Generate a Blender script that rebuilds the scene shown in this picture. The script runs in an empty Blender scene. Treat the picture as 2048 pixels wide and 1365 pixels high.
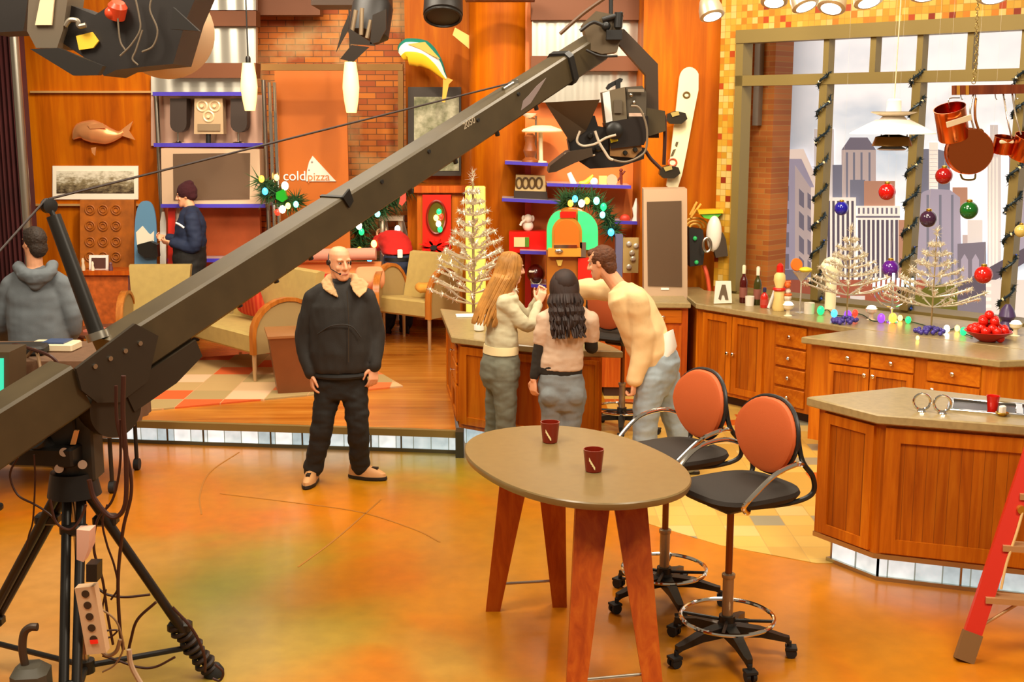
import bpy, bmesh, math, random
from mathutils import Vector, Matrix, noise
random.seed(7)
SC = bpy.context.scene
COL = SC.collection
PI = math.pi
V = Vector
# ---------------------------------------------------------------- camera model (2048 x 1365)
FPX = 2460.0; CAMH = 2.7; PITCH = math.atan(447 / FPX)
_c, _s = math.cos(PITCH), math.sin(PITCH)
def ray(x, y):
    u = (x - 1024) / FPX; v = (y - 682.5) / FPX
    return V((u, _c - v * _s, -_s - v * _c))
def G(x, y, z=0.0):                      # photo point on the level z
    d = ray(x, y); t = (z - CAMH) / d.z
    return V((d.x * t, d.y * t, z))
def D(x, y, Y):                          # photo point at the distance Y
    d = ray(x, y); t = Y / d.y
    return V((d.x * t, Y, CAMH + d.z * t))
def PL(x, y, P0, n):                     # photo point on a plane
    d = ray(x, y); o = V((0, 0, CAMH)); t = (V(P0) - o).dot(V(n)) / d.dot(V(n))
    return o + d * t
# ---------------------------------------------------------------- materials
def lin(c):
    if isinstance(c, str):
        c = [int(c[i:i + 2], 16) / 255 for i in (0, 2, 4)]
    return tuple((x / 12.92 if x <= .04045 else ((x + .055) / 1.055) ** 2.4) for x in c) + (1,)
MATS = {}
class NT:
    def __init__(s, name):
        s.m = bpy.data.materials.new(name); s.m.use_nodes = True
        s.t = s.m.node_tree; s.b = s.t.nodes['Principled BSDF']
    def n(s, typ, **kw):
        nd = s.t.nodes.new(typ)
        for k, v in kw.items():
            if k.startswith('i_'):
                nd.inputs[int(k[2:]) if k[2:].isdigit() else k[2:].replace('_', ' ')].default_value = v
            else: setattr(nd, k, v)
        return nd
    def l(s, a, b): s.t.links.new(a, b)
    def coord(s, scale=(1, 1, 1), which='Object', rot=(0, 0, 0)):
        tc = s.n('ShaderNodeTexCoord'); mp = s.n('ShaderNodeMapping')
        mp.inputs['Scale'].default_value = scale; mp.inputs['Rotation'].default_value = rot
        s.l(tc.outputs[which], mp.inputs[0]); return mp.outputs[0]
    def ramp(s, fac, stops, const=False):
        r = s.n('ShaderNodeValToRGB'); cr = r.color_ramp
        if const: cr.interpolation = 'CONSTANT'
        while len(cr.elements) < len(stops): cr.elements.new(.5)
        for e, (p, c) in zip(cr.elements, stops): e.position = p; e.color = lin(c)
        s.l(fac, r.inputs[0]); return r.outputs[0]
    def col(s, o): s.l(o, s.b.inputs['Base Color'])
    def bump(s, h, strength=.3, dist=.01):
        b = s.n('ShaderNodeBump'); b.inputs['Strength'].default_value = strength; b.inputs['Distance'].default_value = dist
        s.l(h, b.inputs['Height']); s.l(b.outputs[0], s.b.inputs['Normal'])
    def mix(s, fac, a, b, mode='MIX'):
        m = s.n('ShaderNodeMix', data_type='RGBA', blend_type=mode)
        for val, idx in ((fac, 0), (a, 6), (b, 7)):
            if hasattr(val, 'type') and hasattr(val, 'links'): s.l(val, m.inputs[idx])
            else: m.inputs[idx].default_value = val if idx == 0 else lin(val)
        return m.outputs[2]
def P(name, color, rough=.5, metal=0, emit=None, es=0, var=0, vscale=8, bump=0, bscale=60, trans=0, alpha=1, coat=0, sheen=0):
    if name in MATS: return MATS[name]
    k = NT(name); b = k.b
    b.inputs['Base Color'].default_value = lin(color); b.inputs['Roughness'].default_value = rough
    b.inputs['Metallic'].default_value = metal
    if trans: b.inputs['Transmission Weight'].default_value = trans
    if coat: b.inputs['Coat Weight'].default_value = coat
    if emit: b.inputs['Emission Color'].default_value = lin(emit); b.inputs['Emission Strength'].default_value = es
    if var:
        nz = k.n('ShaderNodeTexNoise', i_Scale=vscale, i_Detail=5.0); k.l(k.coord(), nz.inputs[0])
        c = lin(color); d = [max(0, x * (1 - var)) for x in c[:3]] + [1]; e = [min(1, x * (1 + var)) for x in c[:3]] + [1]
        r = k.n('ShaderNodeValToRGB'); r.color_ramp.elements[0].position = .3; r.color_ramp.elements[1].position = .7
        r.color_ramp.elements[0].color = d; r.color_ramp.elements[1].color = e
        k.l(nz.outputs[0], r.inputs[0]); k.col(r.outputs[0])
    if bump:
        nz = k.n('ShaderNodeTexNoise', i_Scale=bscale, i_Detail=4.0); k.l(k.coord(), nz.inputs[0]); k.bump(nz.outputs[0], bump, .01)
    MATS[name] = k.m; return k.m
def wood(name, c1, c2, c3, axis=2, scale=1.0, rough=.35, planks=0, coat=.2, spec=.3):
    if name in MATS: return MATS[name]
    k = NT(name); sc = [14 * scale] * 3; sc[axis] = .9 * scale
    co = k.coord(tuple(sc))
    nz = k.n('ShaderNodeTexNoise', i_Scale=1.6, i_Detail=7.0, i_Roughness=.62, i_Distortion=.6); k.l(co, nz.inputs[0])
    base = k.ramp(nz.outputs[0], [(.28, c1), (.5, c2), (.72, c3)])
    big = k.n('ShaderNodeTexNoise', i_Scale=.9, i_Detail=2.0); k.l(k.coord((1.5, 1.5, .8)), big.inputs[0])
    tone = k.ramp(big.outputs[0], [(.3, (.78, .74, .7)), (.7, (1, 1, 1))])
    base = k.mix(.7, base, tone, 'MULTIPLY')
    k.b.inputs['Roughness'].default_value = rough; k.b.inputs['Coat Weight'].default_value = coat; k.b.inputs['Coat Roughness'].default_value = .25; k.b.inputs['Specular IOR Level'].default_value = spec
    if planks:
        tc = k.n('ShaderNodeTexCoord'); sx = k.n('ShaderNodeSeparateXYZ'); k.l(tc.outputs['Object'], sx.inputs[0])
        a = k.n('ShaderNodeMath', operation='MULTIPLY', i_1=1 / planks); k.l(sx.outputs[0], a.inputs[0])
        fr = k.n('ShaderNodeMath', operation='FRACT'); k.l(a.outputs[0], fr.inputs[0])
        lt = k.n('ShaderNodeMath', operation='LESS_THAN', i_1=.055); k.l(fr.outputs[0], lt.inputs[0])
        fl = k.n('ShaderNodeMath', operation='FLOOR'); k.l(a.outputs[0], fl.inputs[0])
        wn = k.n('ShaderNodeTexWhiteNoise', noise_dimensions='1D'); k.l(fl.outputs[0], wn.inputs['W'])
        t2 = k.ramp(wn.outputs[0], [(0, (.9, .88, .86)), (1, (1, 1, 1))])
        base = k.mix(1.0, base, t2, 'MULTIPLY')
        lf = k.n('ShaderNodeMath', operation='MULTIPLY', i_1=.6); k.l(lt.outputs[0], lf.inputs[0])
        base = k.mix(lf.outputs[0], base, '5a2a08')
    k.col(base); k.bump(nz.outputs[0], .08, .004)
    MATS[name] = k.m; return k.m
# ---------------------------------------------------------------- scene objects
MW = {}                                   # world matrix of every parent
def thing(name, label, cat, loc=(0, 0, 0), rotz=0, group=None, scale=1):
    o = bpy.data.objects.new(name, None); COL.objects.link(o); o.empty_display_size = .1
    o.location = loc; o.rotation_euler = (0, 0, rotz); o.scale = (scale,) * 3
    o['label'] = label; o['category'] = cat
    if group: o['group'] = group
    MW[o] = Matrix.Translation(V(loc)) @ Matrix.Rotation(rotz, 4, 'Z') @ Matrix.Diagonal((scale, scale, scale, 1))
    return o
def tag(o, label=None, cat=None, group=None, kind=None):
    if label: o['label'] = label
    if cat: o['category'] = cat
    if group: o['group'] = group
    if kind: o['kind'] = kind
    return o
def copy_tree(o, parent=None):
    c = o.copy(); COL.objects.link(c)
    if parent: c.parent = parent
    for ch in list(o.children): copy_tree(ch, c)
    return c
def dup(root, loc, rotz=0, label=None, group=None, scale=None):
    c = copy_tree(root); c.location = loc; c.rotation_euler = (0, 0, rotz)
    if scale: c.scale = (scale,) * 3
    if label: c['label'] = label
    if group: c['group'] = group
    return c
def frame(d, up=None):
    d = d.normalized()
    u = V((0, 0, 1)) if up is None else up
    if abs(d.dot(u)) > .98: u = V((1, 0, 0)) if abs(d.x) < .9 else V((0, 1, 0))
    a = d.cross(u).normalized(); b = a.cross(d).normalized()
    return a, b
class MB:
    def __init__(s): s.bm = bmesh.new(); s.mi = 0
    def mat(s, i): s.mi = i; return s
    def face(s, vs):
        try: f = s.bm.faces.new(vs); f.material_index = s.mi; return f
        except ValueError: return None
    def poly(s, pts): s.face([s.bm.verts.new(p) for p in pts]); return s
    def ringloft(s, rings, caps=True, closed=False):
        R = [[s.bm.verts.new(p) for p in r] for r in rings]
        m = len(R[0]); nr = len(R)
        for i in range(nr if closed else nr - 1):
            A, B = R[i], R[(i + 1) % nr]
            for j in range(m): s.face([A[j], A[(j + 1) % m], B[(j + 1) % m], B[j]])
        if caps and not closed: s.face(list(reversed(R[0]))); s.face(R[-1])
        return s
    def box(s, c, size, rot=None, bev=0):
        c = V(c); h = V(size) / 2
        M = rot if rot is not None else Matrix.Identity(3)
        if isinstance(M, (int, float)): M = Matrix.Rotation(M, 3, 'Z')
        if bev:
            b = min(bev, h.x * .9, h.y * .9)
            pts = [(-h.x + b, -h.y), (h.x - b, -h.y), (h.x, -h.y + b), (h.x, h.y - b), (h.x - b, h.y), (-h.x + b, h.y), (-h.x, h.y - b), (-h.x, -h.y + b)]
            bz = min(b, h.z * .5)
            def rg(z, k): return [c + M @ V((x * (1 - k / h.x if abs(h.x) > 0 else 1), y * (1 - k / h.y), z)) for x, y in pts]
            return s.ringloft([rg(-h.z, bz), rg(-h.z + bz, 0), rg(h.z - bz, 0), rg(h.z, bz)])
        pts = [(-h.x, -h.y), (h.x, -h.y), (h.x, h.y), (-h.x, h.y)]
        return s.ringloft([[c + M @ V((x, y, z)) for x, y in pts] for z in (-h.z, h.z)])
    def bx(s, a, b, bev=0):
        a, b = V(a), V(b); return s.box((a + b) / 2, [abs(x) for x in (b - a)], None, bev)
    def prism(s, pts, z0, z1):
        pts = [V((p[0], p[1], 0)) for p in pts]
        ar = sum(pts[i].x * pts[(i + 1) % len(pts)].y - pts[(i + 1) % len(pts)].x * pts[i].y for i in range(len(pts)))
        if ar < 0: pts.reverse()
        return s.ringloft([[p + V((0, 0, z)) for p in pts] for z in (z0, z1)])
    def extr(s, pts, vec):                # any planar outline pushed along vec
        vec = V(vec); pts = [V(p) for p in pts]
        return s.ringloft([pts, [p + vec for p in pts]])
    def px(s, pts, Y, t):                 # outline at the distance Y, real thickness t going away
        return s.extr([D(x, y, Y) for x, y in pts], (0, t, 0))
    def pxbox(s, x0, y0, x1, y1, Y, t): return s.px([(x0, y1), (x1, y1), (x1, y0), (x0, y0)], Y, t)
    def cyl(s, a, b, r0, r1=None, n=16, caps=True):
        a, b = V(a), V(b); r1 = r0 if r1 is None else r1
        u, w = frame(b - a)
        return s.ringloft([[p + (u * math.cos(2 * PI * k / n) + w * math.sin(2 * PI * k / n)) * r for k in range(n)] for p, r in ((a, r0), (b, r1))], caps)
    def tube(s, path, r, n=8, closed=False, caps=True):
        path = [V(p) for p in path]; rr = r if isinstance(r, (list, tuple)) else [r] * len(path)
        rings = []; u = None; N = len(path)
        for i, p in enumerate(path):
            if closed: t = path[(i + 1) % N] - path[i - 1]
            else: t = path[min(i + 1, N - 1)] - path[max(i - 1, 0)]
            if t.length < 1e-9: t = V((0, 0, 1))
            t.normalize()
            if u is None: u, w = frame(t)
            else:
                u = u - t * u.dot(t)
                u = u.normalized() if u.length > 1e-6 else frame(t)[0]
                w = u.cross(t) * -1
                w = t.cross(u)
            w = t.cross(u)
            rings.append([p + (u * math.cos(2 * PI * k / n) + w * math.sin(2 * PI * k / n)) * rr[i] for k in range(n)])
        return s.ringloft(rings, caps, closed)
    def lathe(s, prof, c=(0, 0, 0), axis=None, n=24, caps=True):
        c = V(c); ax = V((0, 0, 1)) if axis is None else V(axis).normalized(); u, w = frame(ax)
        return s.ringloft([[c + ax * z + (u * math.cos(2 * PI * k / n) + w * math.sin(2 * PI * k / n)) * max(r, 1e-4) for k in range(n)] for r, z in prof], caps)
    def sph(s, c, r, n=14, sc=(1, 1, 1), rot=None):
        c = V(c); M = rot or Matrix.Identity(3); m = max(6, n // 2 + 2); rg = []
        for i in range(1, m):
            a = PI * i / m
            rg.append([c + M @ V((r * sc[0] * math.sin(a) * math.cos(2 * PI * k / n), r * sc[1] * math.sin(a) * math.sin(2 * PI * k / n), -r * sc[2] * math.cos(a))) for k in range(n)])
        R = [[s.bm.verts.new(p) for p in q] for q in rg]
        t0 = s.bm.verts.new(c - M @ V((0, 0, r * sc[2]))); t1 = s.bm.verts.new(c + M @ V((0, 0, r * sc[2])))
        for i in range(len(R) - 1):
            for j in range(n): s.face([R[i][j], R[i][(j + 1) % n], R[i + 1][(j + 1) % n], R[i + 1][j]])
        for j in range(n): s.face([R[0][(j + 1) % n], R[0][j], t0]); s.face([R[-1][j], R[-1][(j + 1) % n], t1])
        return s
    def torus(s, c, R, r, axis=(0, 0, 1), n=28, m=8):
        c = V(c); u, w = frame(V(axis))
        return s.tube([c + (u * math.cos(2 * PI * k / n) + w * math.sin(2 * PI * k / n)) * R for k in range(n)], r, m, closed=True)
    def build(s, name, mat, parent=None, local=False, smooth=35, kind=None, label=None):
        bm = s.bm
        bmesh.ops.recalc_face_normals(bm, faces=bm.faces[:])
        me = bpy.data.meshes.new(name)
        org = None
        if parent is not None and not local: bm.transform(MW[parent].inverted())
        if parent is None or not local:   # put the origin at the foot of the shape
            if bm.verts:
                xs = [v.co.x for v in bm.verts]; ys = [v.co.y for v in bm.verts]; zs = [v.co.z for v in bm.verts]
                org = V(((min(xs) + max(xs)) / 2, (min(ys) + max(ys)) / 2, min(zs)))
                for v in bm.verts: v.co -= org
        bm.to_mesh(me); bm.free()
        for m in (mat if isinstance(mat, (list, tuple)) else [mat]): me.materials.append(m)
        if smooth:
            me.shade_smooth()
            try: me.set_sharp_from_angle(angle=math.radians(smooth))
            except Exception: pass
        o = bpy.data.objects.new(name, me); COL.objects.link(o)
        if org is not None: o.location = org
        if parent is not None: o.parent = parent
        MW[o] = (MW[parent] if parent is not None else Matrix.Identity(4)) @ Matrix.Translation(o.location)
        if kind: o['kind'] = kind
        if label: o['label'] = label
        return o
def solo(mb, name, mat, label, cat, group=None, smooth=35):
    return tag(mb.build(name, mat, smooth=smooth), label, cat, group)
def arc(c, r, a0, a1, n, u=V((1, 0, 0)), w=V((0, 0, 1))):
    return [V(c) + (u * math.cos(a0 + (a1 - a0) * k / n) + w * math.sin(a0 + (a1 - a0) * k / n)) * r for k in range(n + 1)]
def spline(pts, m=8):                     # Catmull-Rom
    pts = [V(p) for p in pts]; out = []
    q = [pts[0] * 2 - pts[1]] + pts + [pts[-1] * 2 - pts[-2]]
    for i in range(1, len(q) - 2):
        a, b, c, d = q[i - 1], q[i], q[i + 1], q[i + 2]
        for k in range(m):
            t = k / m
            out.append(.5 * ((2 * b) + (c - a) * t + (2 * a - 5 * b + 4 * c - d) * t * t + (3 * b - 3 * c + d - a) * t ** 3))
    out.append(pts[-1]); return out
def vnoise(o, amp, sc, seed=0):           # soft folds pushed into a mesh
    for v in o.data.vertices:
        v.co += v.normal * (noise.noise(v.co * sc + V((seed, seed, seed))) * amp)
def remesh(mb, name, mat, parent, vox, smooth=3, fold=0, fsc=9, seed=0, fstretch=None):
    o = mb.build(name, mat, parent, smooth=0)
    m = o.modifiers.new('r', 'REMESH'); m.mode = 'VOXEL'; m.voxel_size = vox
    if smooth:
        q = o.modifiers.new('s', 'SMOOTH'); q.factor = .5; q.iterations = smooth
    dg = bpy.context.evaluated_depsgraph_get(); dg.update()
    me = bpy.data.meshes.new_from_object(o.evaluated_get(dg))
    o.modifiers.clear(); old = o.data; me.name = name; o.data = me; bpy.data.meshes.remove(old)
    if not me.materials:
        for mm in (mat if isinstance(mat, (list, tuple)) else [mat]): me.materials.append(mm)
    me.shade_smooth()
    if fold:
        st = fstretch or (1, 1, 1.8)
        for v in me.vertices:
            c = V((v.co.x * st[0], v.co.y * st[1], v.co.z * st[2])) * fsc + V((seed, seed * 2, 0))
            f = noise.noise(c) + .5 * noise.noise(c * 2.1)
            v.co += v.normal * (fold * f)
    return o
# ================================================================ shared materials
WOOD_WALL = wood('wall_wood', '9c4800', 'ba5e00', 'd07602', axis=2, scale=.35, rough=.5, coat=.0, spec=.12)
WOOD_CAB = wood('cabinet_wood', 'ac5200', 'ca6a06', 'dc8210', axis=2, scale=.9, rough=.4, coat=.1)
WOOD_CABH = wood('cabinet_wood_across', 'ac5200', 'ca6a06', 'dc8210', axis=0, scale=.9, rough=.4, coat=.1)
WOOD_PANEL = wood('panel_wood', 'a44c00', 'c46604', 'd87e10', axis=2, scale=.9, rough=.42, planks=.058, coat=.1)
WOOD_RED = wood('red_wood', 'a03c02', 'bc5208', 'd06a14', axis=2, scale=.8, rough=.4, coat=.1)
WOOD_DARK = wood('dark_wood', '5a2208', '74300c', '8c4214', axis=2, scale=.8, rough=.4)
WOOD_STAGE = wood('stage_wood', 'a85a14', 'c67824', 'da9238', axis=0, scale=.5, rough=.25, coat=.4)
COUNTER = P('counter_stone', 'a08a5c', .28, var=.12, vscale=30)
STEEL = P('steel', 'b9b2a4', .28, 1)
CHROME = P('chrome', 'e6e2da', .08, 1)
BLACK = P('black_paint', '1c1a18', .45)
BLACKG = P('black_gloss', '161412', .2)
BLACKM = P('black_metal', '23201c', .4, .3)
RUBBER = P('rubber', '1a1918', .7)
WHITE = P('white_paint', 'f2ede2', .45)
BROWN_BEAM = P('brown_beam', '6e3a10', .6)
FRAME_MET = P('window_frame_metal', '84703c', .45, .35)
BLUE_EDGE = P('blue_glass_edge', '4a3cb0', .3)
RED = P('red_gloss', 'd01808', .3)
REDC = P('red_cloth', 'd82c18', .85)
SILVER = P('silver_tinsel', 'e2d8c2', .25, .75)
GREEN_LEAF = P('fir_green', '234a1c', .8)
GOLD = P('gold_cap', 'e0b040', .25, 1)
COPPER = P('copper', 'd87038', .2, 1)

# studio floor: orange resin with olive and tan patches and step reflection painted in
k = NT('studio_floor_paint')
tc = k.n('ShaderNodeNewGeometry'); FP = tc.outputs['Position']
nz = k.n('ShaderNodeTexNoise', i_Scale=.75, i_Detail=4.0, i_Roughness=.5, i_Distortion=.8); k.l(FP, nz.inputs[0])
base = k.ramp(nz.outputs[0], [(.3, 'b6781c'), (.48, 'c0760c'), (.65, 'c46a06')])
for (px_, py_, rad, col_, amt) in ((430, 1180, 1.25, '6a6c18', .95), (330, 1300, .8, '98883c', .75), (560, 1100, .7, '908418', .5), (640, 1260, .6, '8c8028', .6), (480, 1340, .7, '968838', .7), (880, 935, 1.0, '8c861c', .85), (700, 1010, .7, 'da8408', .6), (560, 1330, .7, 'b89038', .6), (120, 1150, 1.0, 'c48c48', .95), (60, 1300, .8, 'c08848', .9), (900, 905, .5, '8c8450', .7), (640, 905, .7, '948260', .7), (1480, 1150, .9, 'd8801c', .7), (900, 1330, .5, 'b89a48', .6)):  # the greyish patch before the step paints in its reflection
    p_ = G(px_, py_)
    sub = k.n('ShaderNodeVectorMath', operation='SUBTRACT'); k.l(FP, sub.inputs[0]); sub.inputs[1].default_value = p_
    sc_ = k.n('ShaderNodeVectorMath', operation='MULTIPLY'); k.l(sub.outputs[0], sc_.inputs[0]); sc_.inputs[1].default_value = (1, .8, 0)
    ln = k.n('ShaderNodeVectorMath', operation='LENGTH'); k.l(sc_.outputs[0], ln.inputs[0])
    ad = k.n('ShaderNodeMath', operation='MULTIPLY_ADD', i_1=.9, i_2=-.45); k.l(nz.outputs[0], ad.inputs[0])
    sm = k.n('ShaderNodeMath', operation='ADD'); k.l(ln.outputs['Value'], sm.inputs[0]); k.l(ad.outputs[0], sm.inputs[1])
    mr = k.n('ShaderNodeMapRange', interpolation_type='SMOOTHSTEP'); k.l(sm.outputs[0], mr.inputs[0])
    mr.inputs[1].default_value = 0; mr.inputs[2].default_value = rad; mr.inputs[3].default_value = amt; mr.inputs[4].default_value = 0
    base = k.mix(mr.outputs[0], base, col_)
n2 = k.n('ShaderNodeTexNoise', i_Scale=9.0, i_Detail=6.0); k.l(FP, n2.inputs[0])
base = k.mix(.35, base, k.ramp(n2.outputs[0], [(.3, (.75, .75, .72)), (.7, (1, 1, 1))]), 'MULTIPLY')
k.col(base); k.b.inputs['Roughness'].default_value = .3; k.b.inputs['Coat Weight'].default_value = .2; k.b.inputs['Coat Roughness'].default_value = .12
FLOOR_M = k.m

def tiles(name, size, stops, rough=.3, grout='8a6a20', gap=.06, axes='XZ', off=0):
    k = NT(name); tc = k.n('ShaderNodeTexCoord'); sx = k.n('ShaderNodeSeparateXYZ'); k.l(tc.outputs['Object'], sx.inputs[0])
    fl = []; fr = []
    for a in axes:
        m = k.n('ShaderNodeMath', operation='MULTIPLY', i_1=1 / size); k.l(sx.outputs[a], m.inputs[0])
        f = k.n('ShaderNodeMath', operation='FLOOR'); k.l(m.outputs[0], f.inputs[0]); fl.append(f)
        r = k.n('ShaderNodeMath', operation='FRACT'); k.l(m.outputs[0], r.inputs[0])
        g = k.n('ShaderNodeMath', operation='LESS_THAN', i_1=gap); k.l(r.outputs[0], g.inputs[0]); fr.append(g)
    cb = k.n('ShaderNodeCombineXYZ'); k.l(fl[0].outputs[0], cb.inputs[0]); k.l(fl[1].outputs[0], cb.inputs[1])
    cb.inputs[2].default_value = off
    wn = k.n('ShaderNodeTexWhiteNoise'); k.l(cb.outputs[0], wn.inputs[0])
    c = k.ramp(wn.outputs[0], stops, True)
    mx = k.n('ShaderNodeMath', operation='MAXIMUM'); k.l(fr[0].outputs[0], mx.inputs[0]); k.l(fr[1].outputs[0], mx.inputs[1])
    c = k.mix(mx.outputs[0], c, grout); k.col(c); k.b.inputs['Roughness'].default_value = rough
    return k.m
MOSAIC = tiles('mosaic_tile', .062, [(0, 'c09030'), (.22, 'c8a048'), (.42, 'b07e1c'), (.58, 'c4a660'), (.72, 'b88a28'), (.84, 'b86c18'), (.92, 'a03c0c'), (.965, '7c2408')], .3, '9a7428')
KTILE = tiles('kitchen_floor_tile', .21, [(0, 'd4a850'), (.3, 'd8b058'), (.5, 'c89c48'), (.68, 'd4a850'), (.80, 'c4581c'), (.89, '989074'), (.95, 'd8b870')], .3, 'c09850', .03, 'XY', 11)
RUG_M = tiles('rug_weave', .36, [(0, 'cfa878'), (.28, 'd0581c'), (.45, 'b8945c'), (.62, 'd8b088'), (.78, 'd46a30'), (.9, 'a88c58')], .9, 'c89868', .02, 'XY', 8)

def brick(name, c1, c2, mort, scale=4.2, patchy=True):
    k = NT(name); tc = k.n('ShaderNodeTexCoord'); mp = k.n('ShaderNodeMapping'); mp.inputs['Rotation'].default_value = (PI / 2, 0, 0)
    k.l(tc.outputs['Object'], mp.inputs[0])
    b = k.n('ShaderNodeTexBrick'); b.inputs['Scale'].default_value = scale; b.inputs['Mortar Size'].default_value = .022
    b.inputs['Color1'].default_value = lin(c1); b.inputs['Color2'].default_value = lin(c2); b.inputs['Mortar'].default_value = lin(mort)
    b.inputs['Brick Width'].default_value = .9; b.inputs['Row Height'].default_value = .3
    k.l(mp.outputs[0], b.inputs[0]); c = b.outputs[0]
    nz = k.n('ShaderNodeTexNoise', i_Scale=1.3, i_Detail=5.0); k.l(tc.outputs['Object'], nz.inputs[0])
    if patchy: c = k.mix(k.ramp(nz.outputs[0], [(.5, (0, 0, 0)), (.62, (.75, .75, .75))]), c, 'c8b078')
    k.col(c); k.b.inputs['Roughness'].default_value = .7; k.bump(b.outputs[1], -.4, .01)
    return k.m
BRICK = brick('orange_brick', 'c87014', '9c4408', '6a3a0c')
BRICK2 = brick('red_brick', 'b86c24', '9c5218', 'a87838', 5.5, False)

def corrug(name, c='cfcabc'):
    k = NT(name); tc = k.n('ShaderNodeTexCoord'); w = k.n('ShaderNodeTexWave', i_Scale=1.6); k.l(tc.outputs['Object'], w.inputs[0])
    k.b.inputs['Metallic'].default_value = .75; k.b.inputs['Roughness'].default_value = .3
    k.b.inputs['Base Color'].default_value = lin(c); k.bump(w.outputs['Fac'], .35, .03); return k.m
CORR = corrug('corrugated_metal')

# ================================================================ floor, platform
def structure(mb, name, mat, smooth=35): return mb.build(name, mat, kind='structure', smooth=smooth)
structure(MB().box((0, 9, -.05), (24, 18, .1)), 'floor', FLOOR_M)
kt = [G(*p) for p in ((1130, 880), (1200, 985), (1300, 1050), (1440, 1092), (1632, 1128))] + [V((2.2, 7.2, 0)), V((7, 6.0, 0)), V((7, 14, 0)), V((.9, 14, 0)), V((.9, 10.9, 0))]
structure(MB().prism(kt, -.02, .004), 'floor_kitchen', KTILE)
ST_F = [V((-9.0, 10.2, 0)), G(195, 843, .2), G(400, 850, .2), G(600, 856, .2), G(800, 862, .2), G(912, 866, .2)]
stage = [(p.x, p.y) for p in ST_F] + [(-.50, 10.3), (-.60, 11.3), (1.25, 12.1), (1.25, 14.8), (-9, 14.8)]
structure(MB().prism([(x, y + (.02 if i < 6 else 0)) for i, (x, y) in enumerate(stage)], .165, .2), 'floor_platform', WOOD_STAGE)
lipm = P('step_edge', '8a7440', .4, .3)
lp = MB()
for i in range(5):
    a, b = ST_F[i], ST_F[i + 1]; d = (b - a).normalized(); nrm = V((-d.y, d.x, 0))
    lp.extr([V((a.x, a.y, .155)), V((a.x, a.y, .212)), V((a.x, a.y, .212)) + nrm * .05, V((a.x, a.y, .155)) + nrm * .05], b - a)
structure(lp, 'trim_1', lipm)
def lit_glass(name, strength, step, lo='9fb0b4', hi='e8ecea'):
    k = NT(name); tc = k.n('ShaderNodeTexCoord'); sx = k.n('ShaderNodeSeparateXYZ'); k.l(tc.outputs['Object'], sx.inputs[0])
    m = k.n('ShaderNodeMath', operation='MULTIPLY', i_1=1 / step); k.l(sx.outputs[0], m.inputs[0])
    f = k.n('ShaderNodeMath', operation='FLOOR'); k.l(m.outputs[0], f.inputs[0])
    r = k.n('ShaderNodeMath', operation='FRACT'); k.l(m.outputs[0], r.inputs[0])
    wn = k.n('ShaderNodeTexWhiteNoise', noise_dimensions='1D'); k.l(f.outputs[0], wn.inputs['W'])
    g = k.n('ShaderNodeMath', operation='LESS_THAN', i_1=.05); k.l(r.outputs[0], g.inputs[0])
    nz = k.n('ShaderNodeTexNoise', i_Scale=14.0); k.l(tc.outputs['Object'], nz.inputs[0])
    c = k.mix(wn.outputs[0], lo, hi); c = k.mix(.4, c, k.ramp(nz.outputs[0], [(.3, 'a8b4b4'), (.7, 'ffffff')]), 'MULTIPLY')
    c = k.mix(g.outputs[0], c, '707870')
    k.col(c); k.l(c, k.b.inputs['Emission Color']); k.b.inputs['Emission Strength'].default_value = strength; k.b.inputs['Roughness'].default_value = .2
    return k.m
LITG = lit_glass('lit_glass_block', 1.2, .145)
rp = MB(); tr = MB(); a0 = V((-9, 10.33, 0))
RB = [V((p.x, p.y + .10, 0)) for p in ST_F]
for i in range(5):
    a, b = RB[i], RB[i + 1]
    rp.extr([a + V((0, 0, .028)), a + V((0, 0, .165)), a + V((0, .03, .165)), a + V((0, .03, .028))], b - a)
    tr.extr([a + V((0, -.015, 0)), a + V((0, -.015, .028)), a + V((0, .03, .028)), a + V((0, .03, 0))], b - a)
    d = (b - a).normalized(); L = (b - a).length; q = .0
    while q < L and i > 0:
        tr.box(a + d * q + V((0, -.006, .095)), (.012, .02, .14)); q += .58
structure(rp, 'trim_2', LITG); structure(tr, 'trim_3', P('step_frame', '5e563c', .5, .2))
ep = G(912, 868, .2)
structure(MB().bx((ep.x - .005, ep.y - .01, 0), (ep.x + .06, ep.y + .13, .215)), 'trim_4', P('dark_post', '33301f', .5))
# seams cut in the studio floor
sm = MB()
for pts in ([(478, 905), (420, 945), (400, 990), (403, 1030)], [(440, 988), (580, 1005), (720, 1025), (830, 1060), (880, 1085)], [(596, 1135), (670, 1080), (745, 1015), (762, 1000)]):
    pp = spline([G(x, y, .001) for x, y in pts], 6)
    for a, b in zip(pp, pp[1:]):
        d = (b - a).normalized(); w = V((-d.y, d.x, 0)) * .006
        sm.extr([a - w, a + w, b + w, b - w], (0, 0, .0012))
structure(sm, 'trim_5', P('floor_seam', 'a06418', .6))

# ================================================================ back walls
def wallpx(name, x0, x1, Y, mat, z0=0., z1=5., t=.12, parent=None):
    a = D(x0, 235, Y).x; b = D(x1, 235, Y).x
    return structure(MB().bx((a, Y, z0), (b, Y + t, z1)), name, mat)
wallpx('wall_left', 36, 312, 14.75, WOOD_WALL, t=.1)
wallpx('wall_back', 296, 512, 14.8, P('shelf_back_red', 'e4703c', .35, .25, var=.15, vscale=3), t=.1)
wallpx('wall_brick', 500, 830, 15.3, BRICK, t=.2)
wallpx('wall_centre', 812, 960, 14.75, WOOD_WALL, t=.1)
wallpx('wall_alcove', 1050, 1300, 13.75, P('alcove_orange', 'd8742c', .5, var=.12, vscale=2.5), t=.1)
wallpx('wall_shelf_side', 1282, 1292, 13.0, WOOD_WALL, t=.75)
wallpx('wall_panel', 1284, 1446, 12.86, WOOD_WALL, t=.1)
pc = D(1005, 235, 14.02)
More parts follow.
